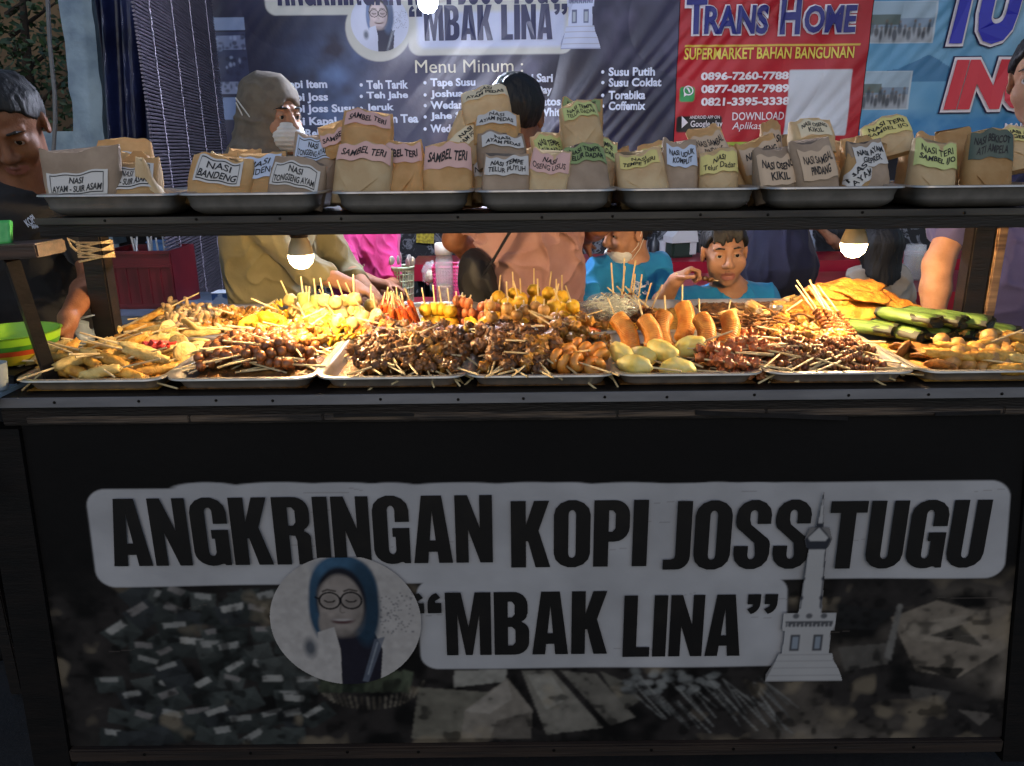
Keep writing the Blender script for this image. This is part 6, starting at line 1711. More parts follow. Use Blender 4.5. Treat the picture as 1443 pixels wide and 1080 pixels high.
# ------------------------------------------------------------------ people
M_SKIN = mat('skin_tan', 'a07458', 'b28468', rough=.55, spec=.3, scale=30, sss=.08, bump=.25, bscale=260)
M_SKIND = mat('skin_brown', '7c5038', '8e6046', rough=.55, spec=.3, scale=30, sss=.08, bump=.25, bscale=260)
M_LIP = mat('lip', '8a5248', '965e52', rough=.4)
M_EYEW = mat('eye_white', 'aba49c', rough=.25)
M_IRIS = mat('dark_iris', '120c09', rough=.15)
M_HAIR = mat('black_hair', '0b0909', '17130f', rough=.6, scale=60, stretch=(1, 1, .3), bump=.8, bscale=150)
M_MASK = mat('white_mask', 'c2c2bd', 'd2d2cc', rough=.8, scale=40, bump=.2, bscale=60)
def cloth(name, c1, c2, rough=.85, bump=.5, scale=7):
    return mat(name, c1, c2, rough=rough, scale=scale, bump=bump, bscale=11, bdist=.02, sheen=.1)
def hair_noise(P): return (vnoise(P * np.array([1, 1, .16]), 190) - .5) * .005 + (vnoise(P * np.array([1, 1, .3]), 60, 2) - .5) * .006
def fold_noise(amp, sc_=22, sd=0):
    def f(P):
        Q = P @ np.array([[1, .35, .2], [-.2, 1, .45], [.3, -.35, .75]])
        w = (vnoise(Q, 5, sd) - .5) * .14
        r = ridged(Q * np.array([1.0, .9, .55]) + w[:, None], 13, sd) ** 3 + .6 * ridged(Q * np.array([.7, .8, 1.1]) + w[:, None], 24, sd + 2) ** 3
        return amp * (1.1 - 1.9 * r) + amp * .5 * (vnoise(P, 9, sd) - .5)
    return f
def head_matrix(c, yaw, pitch, roll, s_):
    return Matrix.Translation(c) @ Matrix.Rotation(math.radians(yaw), 4, 'Z') @ Matrix.Rotation(math.radians(pitch), 4, 'X') @ Matrix.Rotation(math.radians(roll), 4, 'Y') @ Matrix.Scale(s_, 4)
def add_head(S, M, young=False, mouth=0.0):
    e = lambda c, r, k=.012, op='u', R=None: S.ell(c, r, R, k, op, M)
    e((0, .012, .030), (.073, .090, .083)); e((0, -.022, -.035), (.058, .060, .074), .02); e((0, -.030, -.074), (.046, .044, .034), .02)
    e((0, -.068, -.097), (.020, .016, .015), .018)
    for s_ in (-1, 1):
        e((s_ * .038, -.055, -.032), (.026 + .004 * young, .022, .028 + .003 * young), .02)
        S.cap((s_ * .012, -.083, .024), (s_ * .046, -.068, .025), .006, .006, .014, 'u', M)
        e((s_ * .031, -.089, .003), (.018, .012, .011), .010, 's')
        e((s_ * .031, -.0665, .0035), (.0175, .0165, .0145), .003)
        e((s_ * .031, -.081, -.0008), (.0135, .010, .0040), .002, 's')
        e((s_ * .076, .006, -.004), (.009, .019, .030), .006, 'u', Euler((.15, 0, s_ * .35)).to_matrix()); e((s_ * .083, .002, -.002), (.005, .010, .018), .004, 's')
        e((s_ * .0125, -.089, -.037), (.0095, .010, .008), .007)
    S.cap((0, -.082, .008), (0, -.098, -.028), .0075, .0115, .012, 'u', M); e((0, -.099, -.033), (.0115, .012, .010), .008)
    S.cap((-.022, -.074, -.066), (0, -.0865, -.0625), .0042, .0062, .006, 'u', M); S.cap((.022, -.074, -.066), (0, -.0865, -.0625), .0042, .0062, .006, 'u', M)
    S.cap((-.018, -.074, -.0745 - mouth), (.018, -.074, -.0745 - mouth), .0055, .0055, .008, 'u', M); e((0, -.081, -.0765 - mouth), (.016, .007, .0065), .007)
    e((0, -.091, -.0698 - mouth * .5), (.021 - mouth * .5, .012, .0014 + mouth * .6), .003, 's')
def lip_fn(M, mouth=0.0):
    Mi = np.array(M.inverted())
    def f(C):
        p = C @ Mi[:3, :3].T + Mi[:3, 3]
        d = ((p[:, 0]) / .027) ** 2 + ((p[:, 2] + .070 + mouth * .5) / (.0115 + mouth * .5)) ** 2
        return np.where((d < 1) & (p[:, 1] < -.066), 1, 0)
    return f
def add_hand(S, w, d, n, curl, s_=1.0, side=1):
    """w wrist, d along the hand, n out of the palm; curl in degrees per joint"""
    d = Vector(d).normalized(); n = (Vector(n) - d * Vector(n).dot(d)).normalized(); b = d.cross(n) * side
    P_ = w + d * .045 * s_
    R = Matrix((b, d, n)).transposed()
    S.cap(w, w + d * .02 * s_, .023 * s_, .025 * s_, .015); S.ell(P_, (.036 * s_, .045 * s_, .015 * s_), R, .012)
    for i, (off, ln) in enumerate(((-.027, .078), (-.009, .088), (.010, .082), (.027, .064))):
        p = P_ + b * off * s_ + d * .036 * s_; a = 0; c = curl * (1 + .08 * i)
        for seg, rr in ((.42, .0085), (.32, .0078), (.26, .007)):
            a += math.radians(c); q = p + (d * math.cos(a) + n * math.sin(a)) * ln * seg * s_; S.cap(p, q, rr * s_, rr * .92 * s_, .004); p = q
    p = P_ - b * .03 * s_ - d * .018 * s_; q = p + (-b * .8 + d * .7 + n * .5).normalized() * .036 * s_; S.cap(p, q, .011 * s_, .0095 * s_, .008)
    S.cap(q, q + (-b * .1 + d * .85 + n * .6).normalized() * .032 * s_, .0095 * s_, .008 * s_, .004)

def person(label, head, hrot, hs, N, A, B, pelvis, eA, wA, eB, wB, shirt, shirt_len=.6, group='people at the food stall', skin=None, pants=None, hand_a=None, hand_b=None, hair='short', mouth=0.0, width=1.0, vox=.005,
           seated=False, legdir=(0, -1), fold=.0055, face=True, sleeve=.72, collar=False, ak=1.0):
    """A and B: shoulders on the picture's left and right"""
    skin = skin or M_SKIN
    M = head_matrix(head, *hrot, hs)
    root = empty('person', (pelvis.x, pelvis.y, 0), label, 'person', group)
    sc_ = (A - B).length / .36
    am = sc_ * ak
    side = (B - A).normalized(); up = (N - pelvis).normalized(); fw = side.cross(up).normalized(); R = Matrix((side, fw, up)).transposed()
    S = SDF(vox)
    add_head(S, M, hs < .95, mouth)
    nb = M @ Vector((0, .022, -.06)); S.cap(nb, N, .050 * hs, .056 * hs, .03)
    ch = N.lerp(pelvis, .30); be = N.lerp(pelvis, .68); W = (A - B).length / 2
    T = (N - pelvis).length
    def torso(S, g):
        S.ell(ch, (W * .95 * width + g, .105 * sc_ * width + g, T * .34), R, .05); S.ell(be, (W * .88 * width + g, .105 * sc_ * width + g, T * .36), R, .06)
        S.cap(A.lerp(N, .12), B.lerp(N, .12), .05 * sc_ + g, None, .05); S.ell(pelvis, (W * .95 * width + g, .11 * sc_ * width + g, .13 * sc_), R, .05)
        S.cap(N - up * .03, N.lerp(ch, .3), .07 * sc_ + g * .5, .09 * sc_, .04)
    torso(S, -.012)
    def arm(S, s_, e_, w_):
        S.cap(s_, e_, .048 * am, .039 * am, .03); S.cap(e_, e_.lerp(w_, .35), .040 * am, .041 * am, .02); S.cap(e_.lerp(w_, .35), w_, .041 * am, .026 * am, .015)
    arm(S, A, eA, wA); arm(S, B, eB, wB)
    for (h, e_, w_) in ((hand_a, eA, wA), (hand_b, eB, wB)):
        h = h or {}
        add_hand(S, w_, h.get('d', w_ - e_), h.get('n', (0, -.3, -1)), h.get('curl', 28), sc_ * h.get('s', 1), h.get('side', 1))
    lv = Vector((legdir[0], legdir[1], 0)).normalized(); gz = .05
    legs = []
    for s_ in (-1, 1):
        hip = pelvis + side * s_ * .085 * sc_ - up * .03
        if seated:
            kn = hip + lv * .36 * sc_ + Vector((0, 0, -.03)); an = Vector((kn.x, kn.y, gz + .03)) - lv * .05
        else:
            kn = Vector((hip.x, hip.y, hip.z * .53)) + lv * .02; an = Vector((hip.x, hip.y, gz + .03))
        legs.append((hip, kn, an)); S.cap(hip, kn, .07 * sc_, .05 * sc_, .03); S.cap(kn, an, .05 * sc_, .033 * sc_, .02); S.cap(an - Vector((0, 0, .03)), an + lv * .14 * sc_ - Vector((0, 0, .045)), .032 * sc_, .028 * sc_, .02)
    lf = lip_fn(M, mouth)
    body = S.mesh('body', [skin, M_LIP], root, matfn=lf)
    # shirt
    S = SDF(vox); torso(S, .010)
    for (s_, e_, w_) in ((A, eA, wA), (B, eB, wB)):
        if sleeve <= 1: S.cap(s_, s_.lerp(e_, sleeve), .060 * sc_, .060 * sc_, .035)
        else: S.cap(s_, e_, .060 * sc_, .056 * sc_, .035); S.cap(e_, e_.lerp(w_, sleeve - 1), .056 * sc_, .048 * sc_, .02)
    S.cap(nb, N + up * .015, .050 * hs, .058 * hs, .010, 's'); S.ell(N + up * .02 + fw * .045 * sc_, (.062 * sc_, .055 * sc_, .045 * sc_), R, .01, 's')
    if shirt is not None:
        S.mesh('shirt', shirt, root, disp=fold_noise(fold, 20, head.x * 7))
    S = SDF(.008)
    for hip, kn, an in legs:
        S.cap(hip, kn, .085 * sc_, .065 * sc_, .04); S.cap(kn, an + Vector((0, 0, .03)), .065 * sc_, .055 * sc_, .03)
    S.ell(pelvis - up * .04, (W * .9 * width, .115 * sc_ * width, .13 * sc_), R, .05)
    S.mesh('trousers', pants or M_PANTS, root, disp=fold_noise(.004, 18, 3))
    S = SDF(.007)
    for hip, kn, an in legs:
        S.cap(an - Vector((0, 0, .035)) - lv * .03, an + lv * .15 * sc_ - Vector((0, 0, .05)), .042 * sc_, .034 * sc_, .02); S.cap(an - Vector((0, 0, .03)), an + Vector((0, 0, .01)), .044 * sc_, .042 * sc_, .02)
    S.mesh('shoes', mat('dark_shoe', '121214', rough=.6), root)
    # face details
    if face:
        for s_ in (-1, 1):
            mb = MB(); mb.ell(M @ Vector((s_ * .031, -.0665, .0012)), .0142 * hs, M.to_3x3().normalized(), 18, 12); mb.build('eye', M_EYEW, root, world=True, smooth=180)
            mb = MB(); mb.ell(M @ Vector((s_ * .031 , -.0785, .0005)), (.0068 * hs, .0030 * hs, .0068 * hs), M.to_3x3().normalized(), 14, 8); mb.build('iris', M_IRIS, root, world=True, smooth=180)
            S = SDF(.0025); S.cap((s_ * .016, -.0865, .0255), (s_ * .034, -.0820, .0280), .0030, .0034, .004, 'u', M); S.cap((s_ * .034, -.0820, .0280), (s_ * .052, -.067, .0220), .0034, .0018, .004, 'u', M)
            S.mesh('eyebrow', M_HAIR, root)
    if hair in ('short', 'crop', 'fringe', 'long'):
        S = SDF(.004)
        g = .006 if hair == 'crop' else .012
        S.ell((0, .014, .032), (.073 + g, .090 + g, .083 + g), None, .01, 'u', M)
        if hair == 'long':
            S.cap((0, .05, .0), (0, .075, -.17), .075, .05, .05, 'u', M); S.cap((-.05, .03, .0), (-.055, .06, -.13), .04, .03, .05, 'u', M); S.cap((.05, .03, .0), (.055, .06, -.13), .04, .03, .05, 'u', M)
        S.plane((0, -.056, .062), (0, -.75, -.55), M)              # hairline over the forehead
        if hair == 'long': pass
        else: S.plane((0, .03, -.035), (0, -.30, -.9), M)
        if hair == 'fringe':
            for k in range(7): S.cap((-.045 + .015 * k, -.062, .082), (-.05 + .0155 * k + .004 * math.sin(k * 3), -.079, .048 + .006 * math.sin(k * 2.3)), .011, .005, .008, 'u', M)
        for s_ in (-1, 1):
            S.ell((s_ * .083, -.002, -.006), (.02, .022, .034), None, .006, 's', M)
            if hair != 'long': S.ell((s_ * .07, -.035, -.010), (.035, .030, .035), None, .01, 's', M)
        S.mesh('hair', M_HAIR, root, disp=hair_noise)
    return root, M, R
M_PANTS = cloth('dark_trousers', '14151a', '1d1f26')
V3 = at

# man in black on the left
C_BLK = cloth('black_tee', '0e0e11', '18181c')
r1, M1, R1 = person('man in a black T-shirt bending over a lime green bowl at the cart\'s left end', V3(14, 176, 1.95), (16, 34, -4), 1.0, V3(44, 258, 2.0), V3(-75, 300, 1.95), V3(100, 296, 2.02), V3(10, 640, 2.08),
    V3(-120, 420, 1.9), V3(-40, 480, 1.74), V3(132, 392, 1.96), V3(96, 448, 1.76), C_BLK, skin=M_SKIND, hair='crop', hand_b={'d': (-.12, -.12, -.9), 'n': (-1, -.2, .2), 'curl': 30, 'side': 1}, legdir=(.1, -1), sleeve=.62, width=1.05)
mb = MB()
for (t, x0, y0, x1, y1, rz_) in (('KOPI', 33, 306, 52, 317, .5), ('MBAK', 43, 316, 56, 322, .15)):
    vs, fs = bfont_mesh(t, .03); vs = fit(vs, -.5, .5, -.5, .5); c = V3((x0 + x1) / 2, (y0 + y1) / 2, 1.842); w, h = (x1 - x0) * mpp(1.84), (y1 - y0) * mpp(1.84)
    mb.add([(c.x + a * w * math.cos(rz_) - b * h * math.sin(rz_), c.y - .004 * math.sin(a * 3), c.z + a * w * math.sin(rz_) + b * h * math.cos(rz_)) for a, b in vs], fs)
mb.build('shirt_lettering', M_INKW, r1, world=True, smooth=0)

# woman in headscarf and mask
def scarf_mat(): return mat('checked_scarf', '655c50', '70675a', rough=.9, scale=30, detail=2, bump=.35, bscale=60, bdist=.004, lo=.42, hi=.58)
C_OLV = cloth('olive_dress', '6d6648', '857d5c')
r3, M3, R3 = person('woman in a grey checked headscarf and white mask wearing an olive dress', V3(384, 164, 2.5), (57, 4, -2), .98, V3(378, 248, 2.52), V3(332, 285, 2.42), V3(428, 275, 2.66), V3(392, 600, 2.6),
    V3(425, 375, 2.34), V3(496, 403, 2.28), V3(490, 380, 2.7), V3(520, 410, 2.5), C_OLV, hair='none', hand_a={'d': (.9, -.2, -.3), 'n': (0, 0, -1), 'curl': 22}, width=1.25, sleeve=1.45, fold=.007, legdir=(.6, -.6))
S = SDF(.0045)
S.ell((0, .018, .032), (.088, .106, .100), None, .03, 'u', M3); S.ell((0, .03, -.06), (.088, .085, .09), None, .05, 'u', M3)
S.cap(M3 @ Vector((0, .03, -.10)), V3(372, 250, 2.5), .095, .15, .06); S.ell(V3(372, 268, 2.5), (.20, .17, .09), R3, .06)
S.ell((0, -.105, -.036), (.060, .085, .086), None, .012, 's', M3)
S.mesh('headscarf', scarf_mat(), r3, disp=lambda P: .002 - .007 * ridged(P @ np.array([[1, 0, .5], [0, 1, .4], [-.4, -.3, 1.3]]), 16, 1) ** 3)
S = SDF(.004); S.ell((0, -.050, -.055), (.060, .066, .056), None, .01, 'u', M3); S.plane((0, -.03, 0), (0, .9, .1), M3); S.plane((0, 0, -.004), (0, -.12, .95), M3)
S.mesh('face_mask', M_MASK, r3, disp=lambda P: .0015 * np.sin(P[:, 2] * 500))
mb = MB()
for dz in (-.03, -.075):
    mb.tube([M3 @ Vector((-.054, -.05, dz)), M3 @ Vector((-.088, .0, dz + .028)), M3 @ Vector((-.094, .05, .06 + dz * .3))], .0022, 6)
mb.build('mask_cord', M_MASK, r3, world=True)

# adult in salmon, seen from behind
C_SAL = cloth('salmon_tee', '98706a', 'ab8680')
r5, M5, R5 = person('adult in a salmon T-shirt seen from behind with a black sling bag', V3(728, 166, 2.45), (166, 8, 0), 1.0, V3(738, 218, 2.46), V3(672, 248, 2.42), V3(812, 244, 2.5), V3(762, 520, 2.52),
    V3(640, 338, 2.46), V3(688, 372, 2.62), V3(846, 316, 2.46), V3(824, 336, 2.66), C_SAL, hair='short', hand_b={'d': (.3, .1, -.9), 'n': (1, 0, 0), 'curl': 25, 's': .85}, face=False, width=1.06, sleeve=.55, legdir=(0, 1), fold=.012, skin=M_SKIND)
mb = MB()
pts = [V3(760, 250, 2.33), V3(735, 300, 2.325), V3(712, 338, 2.32), V3(690, 375, 2.32), V3(672, 400, 2.34)]
mb.tube(pts, .018, 8, flat=.22); mb.build('sling_strap', mat('black_webbing', '101012', '1a1a1d', rough=.7, scale=80), r5, world=True)
S = SDF(.005); S.ell(V3(674, 398, 2.38), (.055, .06, .085), None, .02); S.cap(V3(668, 372, 2.38), V3(682, 425, 2.38), .04, .05, .03)
S.mesh('sling_bag', mat('black_nylon', '0d0d10', '17171b', rough=.6, bump=.4, bscale=30), r5, disp=fold_noise(.004, 30))

# boy in profile with mask under his chin
C_BLU = cloth('bright_blue_tee', '1272a8', '1a86bd', bump=.4)
r6, M6, R6 = person('boy in a bright blue T-shirt in profile, white mask pulled under his chin', V3(884, 326, 2.64), (-68, 8, 4), .87, V3(893, 368, 2.66), V3(842, 384, 2.6), V3(928, 378, 2.70), V3(884, 520, 2.70),
    V3(826, 440, 2.5), V3(850, 470, 2.36), V3(944, 440, 2.62), V3(915, 470, 2.42), C_BLU, hair='short', seated=True, legdir=(0, -1), fold=.006, width=1.06, vox=.0045)
S = SDF(.0035); S.ell((0, -.040, -.082), (.060, .060, .046), None, .01, 'u', M6); S.plane((0, -.004, 0), (0, 1, .25), M6); S.plane((0, -.08, -.062), (0, -.35, .9), M6)
S.mesh('chin_mask', M_MASK, r6, disp=lambda P: .0014 * np.sin(P[:, 2] * 600 + P[:, 0] * 300))
mb = MB(); mb.tube([M6 @ Vector((.058, -.02, -.07)), M6 @ Vector((.074, .0, -.045)), M6 @ Vector((.083, .016, .012))], .0011, 6); mb.tube([M6 @ Vector((.055, -.02, -.10)), M6 @ Vector((.07, .01, -.06)), M6 @ Vector((.082, .022, -.02))], .0011, 6)
mb.build('mask_cord', M_MASK, r6, world=True)
mb = MB(); g = random.Random(4)
def on_front(px, py, Y): return V3(px, py, Y)
for k in range(26):
    px_, py_ = g.uniform(892, 911), g.uniform(397, 420)
    pts = [on_front(px_ + g.uniform(-4, 4), py_ + g.uniform(-3, 3), 2.5635) for _ in range(4)]
    mb.tube(pts, .0017, 4)
mb.build('chest_print', M_INKW, r6, world=True)

# boy facing the camera, eating
r7, M7, R7 = person('boy in a blue T-shirt facing the camera and eating from a skewer', V3(1020, 356, 2.6), (-3, 2, -3), .92, V3(1026, 407, 2.64), V3(968, 428, 2.62), V3(1078, 424, 2.68), V3(1022, 560, 2.72),
    V3(925, 440, 2.56), V3(951, 396, 2.44), V3(1094, 480, 2.6), V3(1050, 500, 2.42), C_BLU, hair='fringe', mouth=.006, seated=True, legdir=(0, -1), hand_a={'d': (.75, -.15, .65), 'n': (.5, -.2, -.8), 'curl': 58, 's': .95}, width=1.0, vox=.004, fold=.0055)
root = empty('skewer', V3(985, 391, 2.42), 'thin skewer held to the mouth by the boy facing the camera', 'skewer')
mb = MB(); mb.tube([V3(952, 386, 2.42), V3(1012, 396, 2.46)], .0018, 6); mb.build('stick', M_STICK, root, world=True)
mb = MB()
for k in range(3): mb.ell(V3(985 + 8 * k, 391 + k * 1.6, 2.44), (.011, .008, .008), None, 10, 8, fn=nfn(.3, 2.5, k))
mb.build('meat', M_OFF, root, world=True, smooth=180)

# man on the right
C_PUR = cloth('purple_polo', '35335c', '44426f')
r10, M10, R10 = person('man in a purple navy shirt standing at the right end, face half outside the picture', V3(1474, 112, 2.15), (-40, 4, 0), 1.04, V3(1482, 196, 2.2), V3(1382, 232, 2.14), V3(1556, 240, 2.26), V3(1470, 640, 2.25),
    V3(1322, 372, 2.06), V3(1312, 470, 2.02), V3(1620, 400, 2.2), V3(1560, 480, 2.0), C_PUR, hair='short', ak=.74, width=1.12, sleeve=.55, legdir=(-.2, -1), fold=.0065)
# pink shirt at the small table
C_PNK = cloth('magenta_tee', 'a01a5c', 'b4266c')
r4, M4, R4 = person('person in a magenta pink T-shirt sitting beside the green basket', V3(508, 266, 3.1), (70, 15, 0), .97, V3(506, 312, 3.12), V3(478, 336, 3.02), V3(546, 334, 3.2), V3(512, 470, 3.15),
    V3(498, 392, 2.92), V3(545, 402, 2.88), V3(556, 400, 3.1), V3(530, 412, 2.9), C_PNK, hair='short', seated=True, legdir=(.7, .4), width=1.12, sleeve=.8, skin=M_SKIND)
# girl seen from behind
C_PAL = cloth('pale_shirt', 'a39a8e', 'b3aa9c')
r9, M9, R9 = person('child with dark hair in a pale shirt seen from behind at the red table', V3(1236, 348, 3.12), (180, 6, 0), .86, V3(1236, 376, 3.1), V3(1206, 392, 3.08), V3(1270, 391, 3.1), V3(1238, 480, 3.12),
    V3(1196, 430, 3.2), V3(1215, 420, 3.4), V3(1282, 430, 3.2), V3(1262, 420, 3.4), C_PAL, hair='long', seated=True, legdir=(0, 1), face=False, width=1.1)
# navy robed figure
C_NVY = cloth('navy_robe', '14172e', '1e2140')
r8, M8, R8 = person('woman in a long navy headscarf and robe seen from behind, at the near red table', V3(1093, 285, 3.3), (190, 8, 0), .96, V3(1093, 325, 3.3), V3(1066, 350, 3.3), V3(1122, 350, 3.32), V3(1092, 480, 3.35),
    V3(1052, 395, 3.36), V3(1070, 410, 3.55), V3(1138, 395, 3.36), V3(1120, 410, 3.55), C_NVY, hair='none', seated=True, legdir=(0, 1), face=False, width=1.15, sleeve=1.7, fold=.007)
S = SDF(.006); S.ell((0, .015, .03), (.09, .106, .10), None, .03, 'u', M8); S.cap(M8 @ Vector((0, .03, -.05)), V3(1093, 372, 3.27), .09, .17, .06); S.ell((0, -.105, -.036), (.060, .085, .086), None, .012, 's', M8)
S.mesh('headscarf', C_NVY, r8, disp=lambda P: .004 - .013 * ridged(P * np.array([1.3, 1, .5]), 14, 1) ** 3)
# person at the far table
C_DRK = cloth('charcoal_shirt', '1c1d22', '2a2b31')
r11, M11, R11 = person('person in a charcoal shirt sitting at the far red table with a raised hand', V3(1178, 272, 4.78), (0, 8, 0), .95, V3(1180, 300, 4.8), V3(1152, 310, 4.8), V3(1208, 310, 4.82), V3(1180, 372, 4.86),
    V3(1180, 345, 4.66), V3(1158, 324, 4.6), V3(1222, 345, 4.64), V3(1205, 348, 4.5), C_DRK, hair='short', seated=True, legdir=(0, -.3), sleeve=.6, vox=.007)
# ------------------------------------------------------------------ smaller things around the cart
def rot_basket(name, label, c, r0, r1, h, m, rows=7, cols=26, cat='basket'):
    root = empty(name, c, label, cat)
    mb = MB()
    for k in range(rows + 1):
        t = k / rows; r = r0 + (r1 - r0) * t
        mb.tube([(r * math.cos(a), r * math.sin(a), h * t) for a in np.linspace(0, 2 * PI, 33)], .0028 if k < rows else .005, 6, caps=False)
    for k in range(cols):
        a = 2 * PI * k / cols; mb.tube([(r0 * math.cos(a), r0 * math.sin(a), 0), (r1 * math.cos(a), r1 * math.sin(a), h)], .0026, 5)
    mb.lathe([(.0005, .002), (r0, .002), (r0, .005), (.0005, .005)], n=32)
    mb.lathe([(r1 * .985 + .0, h * .93), (r1 * 1.01, h * .93), (r1 * 1.02, h), (r1 * .985, h)], n=32)
    mb.build('mesh_wall', m, root)
    return root
TZ = .80
p = at(568, 400, 3.12); p.z = TZ
b = rot_basket('plastic_basket', 'pale green plastic basket holding metal spoons', p, .036, .046, at(568, 376, 3.12).z - TZ, mat('pale_green_plastic', '9aa88a', rough=.45))
hgt = at(568, 376, 3.12).z - TZ
for k in range(7):
    a = k * .9; q = p + Vector((.022 * math.cos(a), .022 * math.sin(a), hgt * .2)); tip = q + Vector((.02 * math.cos(a), .02 * math.sin(a), hgt * .8 + .02 + .006 * (k % 3)))
    mb = MB(); mb.tube([q, q.lerp(tip, .8)], .0025, 6); mb.ell(tip, (.013, .005, .02), Matrix.Rotation(a, 3, 'Z'), 12, 8)
    tag(mb.build('spoon', M_STEEL, world=True), 'steel spoon standing in the pale green basket', 'spoon', 'spoons in the green basket')
M_PNKP = mat('pink_plastic', 'c8356e', rough=.4)
p = at(640, 402, 3.3); p.z = TZ
hb = at(640, 374, 3.3).z - TZ
root = empty('plastic_basket', p, 'pink openwork plastic basket on the small red table', 'basket')
mb = MB(); w, d = .085, .07
for k in range(12):
    t = k / 11; s_ = .88 + .12 * t; z = hb * t
    mb.tube([(w * s_, d * s_, z), (-w * s_, d * s_, z), (-w * s_, -d * s_, z), (w * s_, -d * s_, z), (w * s_, d * s_, z)], .0026 if k < 11 else .006, 6)
for side in range(4):
    for k in range(15):
        u = -1 + 2 * k / 14
        f = [(u * w, d), (u * w, -d), (w, u * d), (-w, u * d)][side]; mb.tube([(f[0] * .88, f[1] * .88, 0), (f[0], f[1], hb)], .0024, 5)
mb.box((0, 0, .003), (w * 1.7, d * 1.7, .004)); mb.build('mesh_wall', M_PNKP, root)
M_GLASS = mat('clear_glass', 'e6ecec', rough=.06, alpha=.25, spec=.8)
def jar(name, label, c, r, h, fill_m, lid_m=None, fillh=.6, cat='jar'):
    root = empty(name, c, label, cat)
    mb = MB(); mb.lathe([(.0005, 0), (r * .95, 0), (r, .006), (r, h * .82), (r * .9, h * .9), (r * .9, h), (r * .86, h), (r * .86, h * .9), (r * .96, h * .82), (r * .95, .008), (.0005, .006)], n=28); mb.build('glass_wall', M_GLASS, root)
    mb = MB(); mb.lathe([(.0005, .008), (r * .9, .008), (r * .9, h * fillh), (r * .5, h * fillh * 1.05), (.0005, h * fillh * 1.06)], n=24); mb.build('contents', fill_m, root)
    if lid_m: mb = MB(); mb.lathe([(r * .96, h * .93), (r * .98, h * .94), (r * .98, h * 1.08), (r * .9, h * 1.1), (.0005, h * 1.1)], n=28); mb.build('lid', lid_m, root)
    return root
p = at(627, 410, 3.08); p.z = TZ
jar('glass_jar', 'clear jar of reddish chips with a white lid before the pink basket', p, .036, at(627, 352, 3.08).z - TZ, mat('chilli_chips', 'a05a30', 'c9a070', rough=.6, scale=70), mat('white_lid', 'c9c5b8', rough=.4), .45)
for px_, lb in ((606, 'knotted clear plastic bag left of the jar'), (652, 'knotted clear plastic bag right of the jar')):
    p = at(px_, 380, 3.32); p.z = TZ + hb * .55; root = empty('plastic_bag', p, lb, 'bag')
    mb = MB(); mb.ell((0, 0, .04), (.034, .03, .05), None, 24, 16, fn=nfn(.35, 3, px_)); mb.build('sack', M_PLAS, root, smooth=180)
    mb = MB(); mb.ell((0, 0, .028), (.022, .02, .026), None, 16, 10, fn=nfn(.3, 3, px_ + 2)); mb.build('contents', mat('pale_crackers', 'b9a58a', 'd6c8ae', rough=.7, scale=60), root, smooth=180)
p = at(535, 414, 2.95); p.z = TZ
root = empty('tissue_pack', p, 'white tissue pack beside the green basket', 'tissue pack')
mb = MB(); mb.box((0, 0, .035), (.085, .06, .07), bev=.012); mb.build('wrapper', mat('white_paper', 'c6c6c8', rough=.7), root)
mb = MB(); mb.grid(lambda u, v: Vector((-.03 + .06 * u, .02 * (v - .5) + .008 * math.sin(u * 9), .068 + .03 * math.sin(v * PI) * math.sin(u * PI))), 12, 8); mb.build('tissue', mat('white_paper', 'c6c6c8'), root, smooth=180)
# dark red crate with straws on the serving table
M_CRATE = mat('dark_red_plastic', '4c0f18', '64161f', rough=.4, scale=6)
x0, x1 = at(156, 390, 3.3).x, at(250, 390, 3.3).x; zt_ = at(200, 416, 3.6).z; ztop = at(200, 352, 3.3).z
root = empty('plastic_crate', ((x0 + x1) / 2, 3.38, zt_), 'dark red plastic crate on the blue grey table at the left', 'crate')
mb = MB(); w, d, h = x1 - x0, .26, ztop - zt_
for (c, s_) in (((0, -d / 2, h / 2), (w, .008, h)), ((0, d / 2, h / 2), (w, .008, h)), ((-w / 2, 0, h / 2), (.008, d - .01, h)), ((w / 2, 0, h / 2), (.008, d - .01, h)), ((0, 0, .006), (w - .01, d - .01, .008))): mb.box(c, s_)
for z in (h * .97, h * .74, h * .06): mb.box((0, -d / 2 - .006, z), (w + .012, .008, .014), bev=.002)
for k in range(7): mb.box((-w / 2 + w * k / 6, -d / 2 - .0055, h * .4), (.008, .006, h * .62), bev=.0015)
mb.build('crate_wall', M_CRATE, root)
for k in range(9):
    c = Vector((root.location.x - .06 + .016 * k + random.uniform(-.005, .005), 3.36 + random.uniform(-.06, .06), zt_ + .02))
    tip = c + Vector((random.uniform(-.05, .05), random.uniform(-.03, .03), h + random.uniform(.02, .09)))
    mb = MB(); mb.tube([c, tip], .004, 8); tag(mb.build('drinking_straw', mat('white_straw', 'bfc6cf', rough=.4), world=True), 'white drinking straw standing in the dark red crate', 'straw', 'straws in the red crate')
p = at(226, 352, 3.44); root = empty('blue_box', (p.x, 3.46, zt_ + .012), 'blue plastic box standing in the crate behind the straws', 'box')
mb = MB(); hh = at(226, 346, 3.44).z - zt_; mb.box((0, 0, hh / 2), (.10, .07, hh), bev=.004); mb.box((0, 0, hh + .003), (.11, .078, .008), bev=.003); mb.build('shell', mat('sky_blue_plastic', '3c6fb0', '5b8dca', rough=.4), root)
p = at(325, 436, 2.75); root = empty('carton', (p.x, 2.75, CT - .02), 'white and blue carton behind the pale crisp curls', 'carton')
